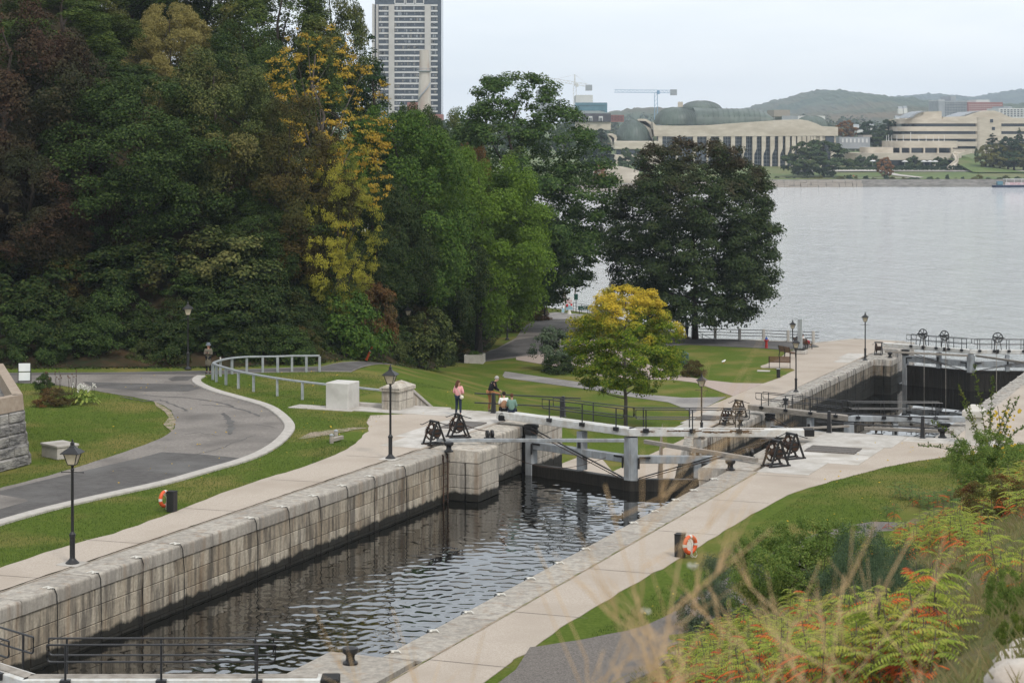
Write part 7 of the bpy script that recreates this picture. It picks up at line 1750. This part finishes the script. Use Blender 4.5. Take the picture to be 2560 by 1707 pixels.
# ------------------------------------------------------------------ wooded hills and the belt of trees below them
def ridge(name, Y, prof, base, mt, dep, seed):
    """wooded ridge whose crest follows (px, py) and falls away behind"""
    q = np.random.default_rng(seed); n = 260; xs = np.linspace(prof[0][0], prof[-1][0], n); ys = np.interp(xs, [p[0] for p in prof], [p[1] for p in prof]); m = MB(); rows = 22
    for j in range(rows + 1):
        f = j / rows
        for i in range(n):
            Yj = Y - dep * (1 - f); crest = zpy(ys[i], Y); z = base + (crest - base) * (math.sin(f * math.pi / 2) ** 1.25); amp = Y * .0011
            x = far_pt(xs[i], Y); z += amp * (mnoise.noise(Vector((x * .012, Yj * .012, seed))) * 1.1 + 1.2 * abs(mnoise.noise(Vector((x * .05, Yj * .05, seed)))) + .9 * mnoise.noise(Vector((x * .15, Yj * .15, seed)))) * min(1, f * 3)
            m.v.append((x, Yj, z))
    for j in range(rows):
        for i in range(n - 1): m.f.append((j * n + i, j * n + i + 1, (j + 1) * n + i + 1, (j + 1) * n + i))
    return tag(m.build(name, mt, None, None), kind='structure')
hm = mat('wooded_hill', (.035, .055, .03), (.075, .095, .05), .012, .95, c3=(.12, .085, .042), scale2=.0021, detail=8)
hm2 = mat('wooded_hill_far', (.032, .05, .03), (.06, .08, .045), .008, .95, detail=8)
ridge('wooded_hill', 4200, [(1500, 305), (1700, 296), (1800, 286), (1860, 275), (1900, 261), (1960, 246), (2010, 234), (2045, 231), (2090, 235), (2150, 244), (2190, 249), (2260, 260), (2350, 275), (2500, 285), (2700, 288)], 10, hm, 1500, 1)
ridge('far_hill', 6500, [(1900, 280), (2100, 265), (2200, 249), (2280, 241), (2340, 240), (2400, 247), (2440, 243), (2500, 233), (2540, 229), (2600, 230), (2700, 236)], 10, hm2, 1500, 2)
ridge('middle_hill', 3000, [(1400, 300), (1480, 290), (1530, 280), (1580, 274), (1640, 272), (1700, 284), (1780, 292), (1900, 292), (2100, 282), (2200, 272), (2300, 268), (2360, 276), (2440, 266), (2520, 262), (2600, 260), (2700, 262)], 10, hm, 900, 3)
# treetops of the town between museum and hills, one mass
Q = np.random.default_rng(3); Vs = []
for i in range(330):
    px = Q.uniform(1400, 2620); Y = Q.uniform(1250, 2600); r = Q.uniform(6, 11); x, z = far_pt(px, Y), 9.0 + (Y - 1250) / 1350 * 24; hgt = Q.uniform(9, 17)
    k = 90; D = Q.normal(0, 1, (k, 3)); D /= np.linalg.norm(D, axis=1)[:, None]; D[:, 2] = np.abs(D[:, 2]); P = np.array([x, Y, z]) + D * np.array([r, r, hgt]) * (Q.random(k) ** .25)[:, None]
    Vs.append(leaf_quads(P, D + np.array([0, 0, .4]), 3.2, Q))
V = np.concatenate(Vs); o = link('town_trees', np_mesh('town_trees', V, np.arange(len(V)).reshape(-1, 4), leafmat('town_tree_leaves', (.04, .065, .03), (.075, .10, .045), (.16, .10, .045), .2, .012, amt=.36))); tag(o, 'far-off mass of town treetops below the hills', 'trees', kind='stuff')
# small pale houses among them
q = random.Random(5)
for i, (a, b, w_) in enumerate(((2140, 322, 14), (2178, 318, 10), (2250, 277, 12), (2262, 276, 10), (2245, 300, 18), (2150, 330, 24))):
    Yh = 1240; rt = thing('far_house', '%s pale house among the town trees' % ORD[i], 'house', (far_pt(a, Yh), Yh, zpy(b + 8, Yh)), q.uniform(-.3, .3), 'pale houses among the trees'); s_ = w_ * Yh / F
    MB().box(0, 0, 1.6, s_, s_ * .8, 3.2).build('wall', M['pale'], rt); MB().add([(-s_ / 2, -s_ * .4, 3.2), (s_ / 2, -s_ * .4, 3.2), (s_ / 2, s_ * .4, 3.2), (-s_ / 2, s_ * .4, 3.2), (-s_ / 2, 0, 4.6), (s_ / 2, 0, 4.6)], [(0, 1, 5, 4), (2, 3, 4, 5), (0, 4, 3), (1, 2, 5)]).build('roof', M['greybuild'], rt)
# ================================================================== the planted bank below the camera
LM['sumac'] = leafmat('sumac_leaflets', (.22, .30, .045), (.38, .45, .09), (.46, .42, .09), .45, 1.1, amt=.4)
LM['sumacD'] = leafmat('sumac_dark_leaflets', (.09, .17, .045), (.16, .25, .07), None, .4)
LM['sumacR'] = leafmat('sumac_red_leaflets', (.55, .10, .035), (.75, .27, .05), (.45, .05, .04), .35, 1.5, amt=.42)
LM['juniper'] = leafmat('juniper_sprays', (.05, .085, .045), (.11, .16, .09), None, .25)
LM['weed'] = leafmat('weed_leaves', (.11, .18, .04), (.21, .29, .07), (.27, .27, .07), .4, 1.2, amt=.35)
LM['sprout'] = leafmat('sprout_leaves', (.075, .125, .02), (.15, .21, .04), (.24, .22, .04), .35, .9, amt=.35)
LM['vine'] = leafmat('yellow_vine_leaves', (.50, .33, .03), (.62, .44, .07), None, .35)
LM['redvine'] = leafmat('red_creeper_leaves', (.13, .02, .016), (.22, .05, .03), (.12, .13, .04), .3, 1.6, amt=.55)
LM['drygrass'] = leafmat('dry_grass_blades', (.27, .215, .10), (.42, .34, .18), (.13, .18, .05), .4, .7, amt=.5)
LM['lawnblade'] = leafmat('lawn_blades', (.055, .095, .018), (.095, .145, .034), (.14, .135, .05), .25, .5, amt=.35)
def sumac(key, seed, nst, nfr):
    q = np.random.default_rng(seed); Gq, Rq = [], []; st = MB()
    for s_ in range(nst):
        b = Vector((q.uniform(-.35, .35), q.uniform(-.35, .35), -.1)); hgt = q.uniform(.65, 1.1); t_ = b + Vector((q.uniform(-.2, .2), q.uniform(-.2, .2), hgt)); st.tube([b, b.lerp(t_, .5) + Vector((q.uniform(-.05, .05), 0, 0)), t_], [.009, .007, .005], 5)
        for f in range(nfr):
            low = f < nfr * .35; a = 2.4 * f + q.uniform(-.4, .4); z = hgt * (.45 + .5 * (f / nfr)); o = b.lerp(t_, min(1, z / hgt)); L = q.uniform(.30, .46); el = q.uniform(.15, .75) if not low else q.uniform(-.1, .3)
            d = Vector((math.cos(a), math.sin(a), 0)); sd_ = Vector((-d.y, d.x, 0)); pts = []
            for k in range(8):
                u = k / 7; pts.append(o + d * (L * u * math.cos(el * (1 - u))) + Vector((0, 0, L * (math.sin(el) * u - .75 * u * u * (.6 + .4 * (1 - el))))))
            st.tube(pts[::2] + [pts[-1]], .0028, 3)
            dst = Rq if (low and q.random() < .62) or q.random() < .04 else Gq
            for k in range(1, 22):
                u = k / 22; p = pts[int(u * 7)].lerp(pts[min(7, int(u * 7) + 1)], u * 7 - int(u * 7)); g = 1 if k % 2 else -1; ll = L * .27 * (1 - .55 * abs(u - .45) * 1.4) * q.uniform(.85, 1.1); wv = ll * .17
                e = (sd_ * g * .86 + d * .38 + Vector((0, 0, -.42 + q.uniform(-.15, .1)))).normalized() * ll; w_ = d * wv
                dst += [p, p + e * .45 + w_, p + e, p + e * .45 - w_]
    outs = []
    for arr in (Gq, Rq):
        V = np.array([tuple(v) for v in arr]) if arr else np.zeros((4, 3)); outs.append(np_mesh('fronds', V, np.arange(len(V)).reshape(-1, 4), M['grass']))
    me = st.mesh('stems'); me.materials.append(M['barkL']); return outs[0], outs[1], me
SUM = [sumac('s', 31, 3, 9), sumac('s', 32, 4, 8), sumac('s', 33, 2, 11)]
q = random.Random(21)
def put_sumac(px, py, sc, label, group, dark=False):
    p = GH(px, py); a, b, c = SUM[q.randrange(3)]; rt = thing('sumac_plant', label, 'shrub', p, q.uniform(0, 6.28), group); rt.scale = (sc, sc, sc * q.uniform(.85, 1.15))
    link('fronds', a, rt, mat=LM['sumacD' if dark else 'sumac']); link('turned_fronds', b, rt, mat=LM['sumacD'] if dark and q.random() < .7 else LM['sumacR']); link('stems', c, rt)
def where(px, a): return [n_ for x_, n_ in a if px < x_][0]
for i in range(120):
    u = q.random(); px = 1690 + 640 * u; lo = 1610 - 70 * math.sin(u * 3.0); py = q.uniform(lo, 1760); put_sumac(px, py, q.uniform(.48, .68), 'yellow green sumac low on the bank %s' % where(px, ((1850, 'beside the gravel strip'), (2060, 'below the weed thicket'), (2200, 'below the juniper'), (9999, 'toward the white boulders'))), 'sumacs low on the bank')
for i in range(56):
    px = q.uniform(2190, 2450); py = q.uniform(1335, 1430) - (px - 2190) * .12; put_sumac(px, py, q.uniform(.45, .66), 'sumac with orange undersides across the middle bank %s' % where(px, ((2280, 'beside the juniper'), (2370, 'below the dark sumacs'), (9999, 'toward the red creeper'))), 'sumacs across the middle of the bank')
for i in range(50):
    px = q.uniform(2400, 2600); py = q.uniform(1180, 1320); put_sumac(px, py, q.uniform(.55, .8), 'bright sumac beneath the white pillar %s' % where(px, ((2470, 'at the lawn edge'), (2530, 'under the yellow vine'), (9999, 'at the picture edge'))), 'sumacs below the pillar')
for i in range(20):
    px = q.uniform(2210, 2400); py = q.uniform(1245, 1320); put_sumac(px, py, q.uniform(.6, .85), 'dark green sumac at the lawn edge below the sapling', 'dark sumacs at the lawn edge', True)
for (px, py), w_ in zip(((2385, 1440), (2470, 1420), (2545, 1500), (2520, 1455)), ('closest to the juniper', 'below the red creeper', 'closest to the picture edge', 'between its two neighbours')): put_sumac(px, py, .55, 'single young sumac on bare ground ' + w_, 'young sumacs')
# fine leaved bushes
species('fine', 24, 1.0, 1.5, .0, 130, 34000, .034, P_round, None, clump=(.10, .24), lump=.3, flat=1.0, jit=.8, aspect=.4)
species('weedy', 25, 1.0, 1.4, .0, 120, 20000, .05, P_round, None, clump=(.08, .2), lump=.4, flat=1.1, jit=.8, aspect=.5, hole=.1)
def bush(label, px, py, wpx, hpx, sp, mt, name='shrub'):
    p = GH(px, py); k = p.y / F; return plant(name, label, 'shrub', sp, p - Vector((0, 0, .05)), wpx * k, hpx * k, mt, None)
bush('dark juniper bush in the middle of the bank', 2165, 1530, 240, 215, 'fine', 'juniper'); bush('second dark juniper bush leaning against the first', 2240, 1545, 170, 165, 'fine', 'juniper')
bush('leafy green weed thicket beside the gravel strip', 2030, 1495, 250, 195, 'weedy', 'weed'); bush('grey green weed bush closest to the gravel strip', 1850, 1555, 210, 190, 'fine', 'heath'); bush('green weeds above the sumacs', 1935, 1530, 230, 200, 'weedy', 'weed')
bush('light green weeds between the thicket and the dark sumacs', 2120, 1455, 210, 150, 'weedy', 'weed'); bush('pale weeds over the gravel strip', 1770, 1590, 150, 120, 'weedy', 'heath')
bush('tangled red and green creeper patch under the bright sumacs', 2510, 1300, 190, 110, 'weedy', 'redvine'); bush('low red creeper beside the young sumac', 2400, 1460, 90, 50, 'weedy', 'redvine'); bush('yellowing weeds at the stone kerb', 2520, 1560, 110, 150, 'weedy', 'weed'); bush('yellowing weeds by the white boulder', 2545, 1640, 90, 120, 'weedy', 'sprout'); bush('low green growth below the white pillar', 2480, 1235, 200, 150, 'weedy', 'weed')
bush('creeping red leaves between the sumacs and the stone', 2330, 1690, 120, 60, 'weedy', 'redvine'); bush('red leaved patch among the lowest sumacs', 2090, 1690, 140, 80, 'weedy', 'redvine')
# arching sprays with leaves in two rows
def sprays(name, label, p, stems, leaf, mt, seed, dens=34):
    q = np.random.default_rng(seed); rt = thing(name, label, 'shrub', p, 0); m = MB(); C, Nn = [], []
    for (dx, dy, hz, bend) in stems:
        a = Vector((q.uniform(-.1, .1), q.uniform(-.1, .1), -.1)); pts = []
        for k in range(9):
            u = k / 8; pts.append(a + Vector((dx * u ** 1.3, dy * u, hz * (u - bend * u ** 2.4))))
        m.tube(pts, [.012 * (1 - .8 * k / 8) + .002 for k in range(9)], 5)
        for k in range(dens):
            u = .22 + .78 * k / dens; i = min(7, int(u * 8)); b = pts[i].lerp(pts[i + 1], u * 8 - i); tw = Vector((q.normal(), q.normal(), q.normal() * .4)).normalized()
            ln = q.uniform(.1, .34) * (1.1 - u * .6); e = b + tw * ln + Vector((0, 0, .05))
            m.tube([b, e], .003, 3, False)
            for j in range(7): C.append(tuple(b.lerp(e, (j + .6) / 7) + Vector(q.normal(0, .018, 3)))); Nn.append((q.normal() * .5, q.normal() * .5, 1))
    V = leaf_quads(np.array(C), np.array(Nn), leaf, q, .6, .5); link('foliage', np_mesh('foliage', V, np.arange(len(V)).reshape(-1, 4), LM[mt]), rt); m.build('stems', M['bark'], rt); return rt
p = GH(2470, 1190); k = p.y / F
sprays('sapling', 'arching leafy elm sapling in front of the white pillar', p, [(-85 * k, -.3, 250 * k, .05), (-40 * k, 0, 290 * k, .0), (20 * k, .2, 270 * k, .05), (70 * k, 0, 240 * k, .15), (-140 * k, .2, 190 * k, .25), (110 * k, .3, 190 * k, .3), (-175 * k, -.2, 150 * k, .45), (0, -.4, 200 * k, .1), (-60 * k, .5, 210 * k, .1), (45 * k, -.3, 160 * k, .2), (-110 * k, -.4, 110 * k, .5), (60 * k, .4, 215 * k, .1)], .085, 'sprout', 41, 52)
p = GH(2045, 1500); k = p.y / F
sprays('sapling', 'upright leafy sprouts rising over the gravel strip', p, [(20 * k, 0, 190 * k, 0), (-60 * k, 0, 150 * k, .05), (60 * k, .2, 170 * k, .05), (-110 * k, .1, 120 * k, .2), (95 * k, .1, 120 * k, .1)], .06, 'weed', 42, 26)
# yellow vine leaves hanging by the pillar
p = GH(2500, 1150); k = p.y / F; Q = np.random.default_rng(6); C = np.stack([Q.normal(0, 26 * k, 60), Q.normal(0, .15, 60), 55 * k + Q.uniform(-70 * k, 80 * k, 60)], -1)
rt = thing('yellow_vine', 'yellow leaved vine hanging beside the white pillar', 'vine', p, 0); V = leaf_quads(C, np.tile([0, -1, .4], (60, 1)).astype(float), .17, Q, .9, .4); link('foliage', np_mesh('foliage', V, np.arange(len(V)).reshape(-1, 4), LM['vine']), rt)
m = MB(); m.tube([(0, 0, -.1), (.05, 0, 70 * k), (-.1, 0, 135 * k)], .012, 5); m.build('stem', M['bark'], rt)
# white boulders at the corner
bl = mat('white_limestone', (.40, .35, .30), (.52, .48, .43), 5, .9, bump=.8, bscale=8, c3=(.40, .33, .27), scale2=3, bdist=.04)
for i, (px, py, sx, sy, sz_, lab) in enumerate(((2585, 1735, .22, .2, .17, 'largest white limestone boulder at the picture corner'), (2563, 1680, .16, .16, .12, 'white limestone boulder above the largest one'), (2578, 1640, .14, .14, .10, 'cracked white boulder edging the bank'))):
    p = GH(px, py); b = bmesh.new(); bmesh.ops.create_icosphere(b, subdivisions=3, radius=1)
    for v in b.verts:
        v.co *= 1 + .22 * mnoise.noise(v.co * 1.6 + Vector((i * 7, 0, 0))) + .08 * mnoise.noise(v.co * 5); v.co.x = math.copysign(abs(v.co.x) ** .75, v.co.x); v.co.z = math.copysign(abs(v.co.z) ** .7, v.co.z)
    me = bpy.data.meshes.new('boulder'); b.to_mesh(me); b.free(); me.materials.append(bl); me.shade_smooth(); tag(link('boulder', me, None, p, .4 * i, (sx, sy, sz_)), lab, 'boulder')
# dry grass over the bank and fine blades along the lawn edges: uncountable
Q = np.random.default_rng(9)
def blades(name, label, pts, hgt, wid, mt, lean=.5):
    n = len(pts); P = np.array(pts); a = Q.random(n) * 6.28; h = hgt * Q.uniform(.5, 1.3, n); D = np.stack([np.cos(a), np.sin(a), np.zeros(n)], -1); S = np.stack([-np.sin(a), np.cos(a), np.zeros(n)], -1) * wid
    Lq = Q.random(n)[:, None] * lean * h[:, None]; U = np.array([0, 0, 1.0])
    V = np.stack([P - S, P + S, P + D * Lq * .45 + U * h[:, None] * .6 + S * .6, P + D * Lq + U * h[:, None]], 1).reshape(-1, 3)
    o = link(name, np_mesh(name, V, np.arange(len(V)).reshape(-1, 4), LM[mt])); return tag(o, label, 'grass', kind='stuff')
pts = []
r2 = random.Random(4)
while len(pts) < 70000:
    y = r2.uniform(9, 66); x = r2.uniform(.06 * y, .27 * y + 1); d = (x - .8) * .87 - (y - 50) * .5 - 1.6
    if d < .1: continue
    if mnoise.noise(Vector((x * .55, y * .55, 9))) < -.25 and r2.random() < .8: continue
    pts.append((x, y, H(x, y) + .02))
blades('dry_grass', 'rough dry grass covering the bank', pts, .16, .006, 'drygrass', .9)
pts = []
while len(pts) < 150000:
    u = r2.random()
    if u < .5: y = r2.uniform(44, 92); x = r2.uniform(-.1 * y, .24 * y)
    else: y = r2.uniform(56, 116); x = r2.uniform(-.27 * y, -.02 * y)
    s_, t_ = ST(x, y)
    if -42.8 < t_ < -19.3 and not (t_ < -39.2 and s_ < 80): continue
    if t_ > -19.3 and ((x - .8) * .87 - (y - 50) * .5 > .2 or s_ > 89): continue
    pts.append((x, y, 0))
# keep them on the lawns only
def in_poly(x, y, pl):
    c = False; j = len(pl) - 1
    for i in range(len(pl)):
        if (pl[i][1] > y) != (pl[j][1] > y) and x < (pl[j][0] - pl[i][0]) * (y - pl[i][1]) / (pl[j][1] - pl[i][1]) + pl[i][0]: c = not c
        j = i
    return c
road_s = road[::2]
tow = [lk2(30, -37.5)] + eL + [lk2(88.9, -42.6), lk2(88.9, -37.5)]; lks = [lk2(30, -22.3), lk2(30, -19.9), lk2(44, -20.0)] + eR + [lk2(90.9, -15), lk2(90.9, -22.3)]
good = []
for x, y, z in pts:
    s_, t_ = ST(x, y)
    if t_ < -30:
        if in_poly(x, y, road_s) or (t_ > -43.5 and in_poly(x, y, tow)) or seg_d(x, y, HILL) > 0 or (s_ > 88 and t_ > -48): continue
        if (x < -19.6 - (83.4 - y) * .4 * (y < 83.4) - (y - 83.4) * .33 * (y > 83.4)) and y < 95: continue
    elif (t_ < -14 and in_poly(x, y, lks)): continue
    good.append((x, y, H(x, y)))
blades('lawn_blades', 'short mown grass blades of the lawns', good, .055, .008, 'lawnblade', .8)
# fallen leaves
pts = []
for i in range(900):
    y = r2.uniform(50, 118); x = r2.uniform(-.2, .22) * y; s_, t_ = ST(x, y)
    if -42 < t_ < -19.6 or (x - .8) * .87 - (y - 50) * .5 > 0: continue
    pts.append((x, y, H(x, y) + .06))
Cc = np.array(pts); V = leaf_quads(Cc, np.tile([0, 0, 1.0], (len(Cc), 1)), .10, Q, .8, .25); tag(link('fallen_leaves', np_mesh('fallen_leaves', V, np.arange(len(V)).reshape(-1, 4), LM['vine'])), 'yellow leaves fallen on the lawns', 'leaves', kind='stuff')
# leaf litter and low growth along the foot of the wood
pts = []
for x, y, nx, ny in along(HILL[1:9], .05):
    for _ in range(9): d = r2.uniform(-.6, 3.0); X, Y = x + nx * d, y + ny * d; pts.append((X, Y, H(X, Y) + .03 + .12 * max(0, min(1, d)) * r2.random()))
Cc = np.array(pts); V = leaf_quads(Cc, np.tile([0, 0, .8], (len(Cc), 1)), .17, Q, .7, .5); tag(link('verge_growth', np_mesh('verge_growth', V, np.arange(len(V)).reshape(-1, 4), leafmat('verge_leaves', (.03, .055, .018), (.075, .105, .035), (.12, .07, .03), .25, .6, amt=.4))), 'low leafy growth and litter on the verge of the wood', 'undergrowth', kind='stuff')

# ------------------------------------------------------------------ dry stalks close to the lens
M['straw'] = mat('dry_stalk', (.46, .30, .15), (.62, .44, .25), 30, .8); M['fluff'] = mat('seed_fluff', (.60, .57, .53), None, rough=1)
def stalk(label, px, Y, top, lean, nb, seed, fluff=0, r=.004, spread=1.0):
    q = random.Random(seed); x = (px - CX) * Y / F; b = Vector((x, Y, H(x, Y))); zt = zpy(top, Y); L = zt - b.z; rt = thing('dry_stalk', label, 'plant', b, 0, 'dry stalks before the lens'); m = MB()
    pts = [Vector((lean * L * (k / 8) ** 1.5 + q.uniform(-.012, .012) * k, q.uniform(-.02, .02) * k / 3, L * k / 8)) for k in range(9)]; m.tube(pts, [r * (1.25 - .8 * k / 8) for k in range(9)], 6); m.build('stem', M['straw'], rt, 60); m = MB(); fl = MB()
    for i in range(nb):
        u = q.uniform(.35, .97); k = min(7, int(u * 8)); a = pts[k].lerp(pts[k + 1], u * 8 - k); g = q.choice((-1, 1)); l = q.uniform(.10, .30) * spread * (1.25 - .6 * u)
        e = a + Vector((g * l * q.uniform(.35, .8), q.uniform(-.1, .1), l * q.uniform(.55, 1))); c = a.lerp(e, .5) + Vector((g * .02, 0, -.015)); m.tube([a, c, e], [r * .6, r * .5, r * .3], 5)
        for _ in range(3):
            e2 = c + Vector((g * q.uniform(0, .08) * spread, q.uniform(-.03, .03), q.uniform(.03, .11) * spread)); m.tube([c, e2], [r * .4, r * .22], 4)
        if fluff and q.random() < fluff:
            for _ in range(3): fl.ball(tuple(e + Vector((q.uniform(-.006, .006), q.uniform(-.006, .006), q.uniform(-.008, .008)))), q.uniform(.002, .0042), 6, 4)
    m.build('branches', M['straw'], rt, 60)
    if fl.v: fl.build('seed_heads', M['fluff'], rt, 60)
SL = 'dry branching weed stalk close to the camera'
for i, a in enumerate(((1700, 2.6, 1330, .03, 15, .12, .0034, .9), (1745, 2.9, 1450, .10, 10, .1, .0026, 1.0), (1525, 2.9, 1200, .05, 6, 0, .0026, 1.1), (1490, 3.2, 1360, -.05, 6, 0, .0024, 1.2), (1590, 2.5, 1120, .0, 4, 0, .0019, 1.5), (1590, 3.4, 1500, .12, 8, 0, .0022, 1.1), (1390, 3.3, 1570, -.10, 6, 0, .0022, 1.1), (1850, 3.0, 1480, .06, 8, .1, .0024, 1.0), (1990, 3.3, 1450, -.06, 8, .1, .0024, 1.1), (2090, 3.2, 1500, .05, 8, 0, .0023, 1.1), (1180, 3.6, 1620, -.06, 5, 0, .002, 1.1), (1655, 3.1, 1450, -.14, 8, .2, .0022, 1.1), (2250, 3.5, 1580, .04, 7, .2, .0022, 1.0), (1460, 2.7, 1480, .08, 9, 0, .002, 1.0), (1620, 2.8, 1400, .06, 10, .1, .002, 1.0), (1780, 2.5, 1560, -.08, 9, 0, .002, .9), (1940, 3.1, 1400, .02, 7, 0, .002, 1.3), (1340, 3.1, 1640, .1, 7, 0, .002, 1.0))):
    px, Y, top, lean, nb, fl_, r_, sp_ = a; r_ *= .72; stalk(('tallest %s with white seed heads' % SL) if i == 0 else (SL + (' beside the canal water', ' over the gravel strip', ' over the sumacs')[0 if px < 1500 else 1 if px < 1760 else 2]) if i > 2 else ('thin %s crossing the canal water' % SL if i == 2 else 'leaning %s beside the tallest one' % SL), px, Y, top, lean, nb, 50 + i, fl_, r_, sp_)
# ------------------------------------------------------------------ the air between here and the hills
hz = MB().box(0, 3500, 98, 5800, 7500, 203).build('haze', None)
hmx = bpy.data.materials.new('thin_haze'); hmx.use_nodes = True; t = hmx.node_tree; t.nodes.clear()
pv = N(t, 'ShaderNodeVolumePrincipled'); pv.inputs['Color'].default_value = (.74, .86, 1.0, 1); pv.inputs['Density'].default_value = 1.25e-4; pv.inputs['Anisotropy'].default_value = 0.0
ou = N(t, 'ShaderNodeOutputMaterial'); t.links.new(pv.outputs[0], ou.inputs['Volume']); hz.data.materials.append(hmx); tag(hz, 'thin pale haze filling the air over the river', 'haze', kind='stuff')
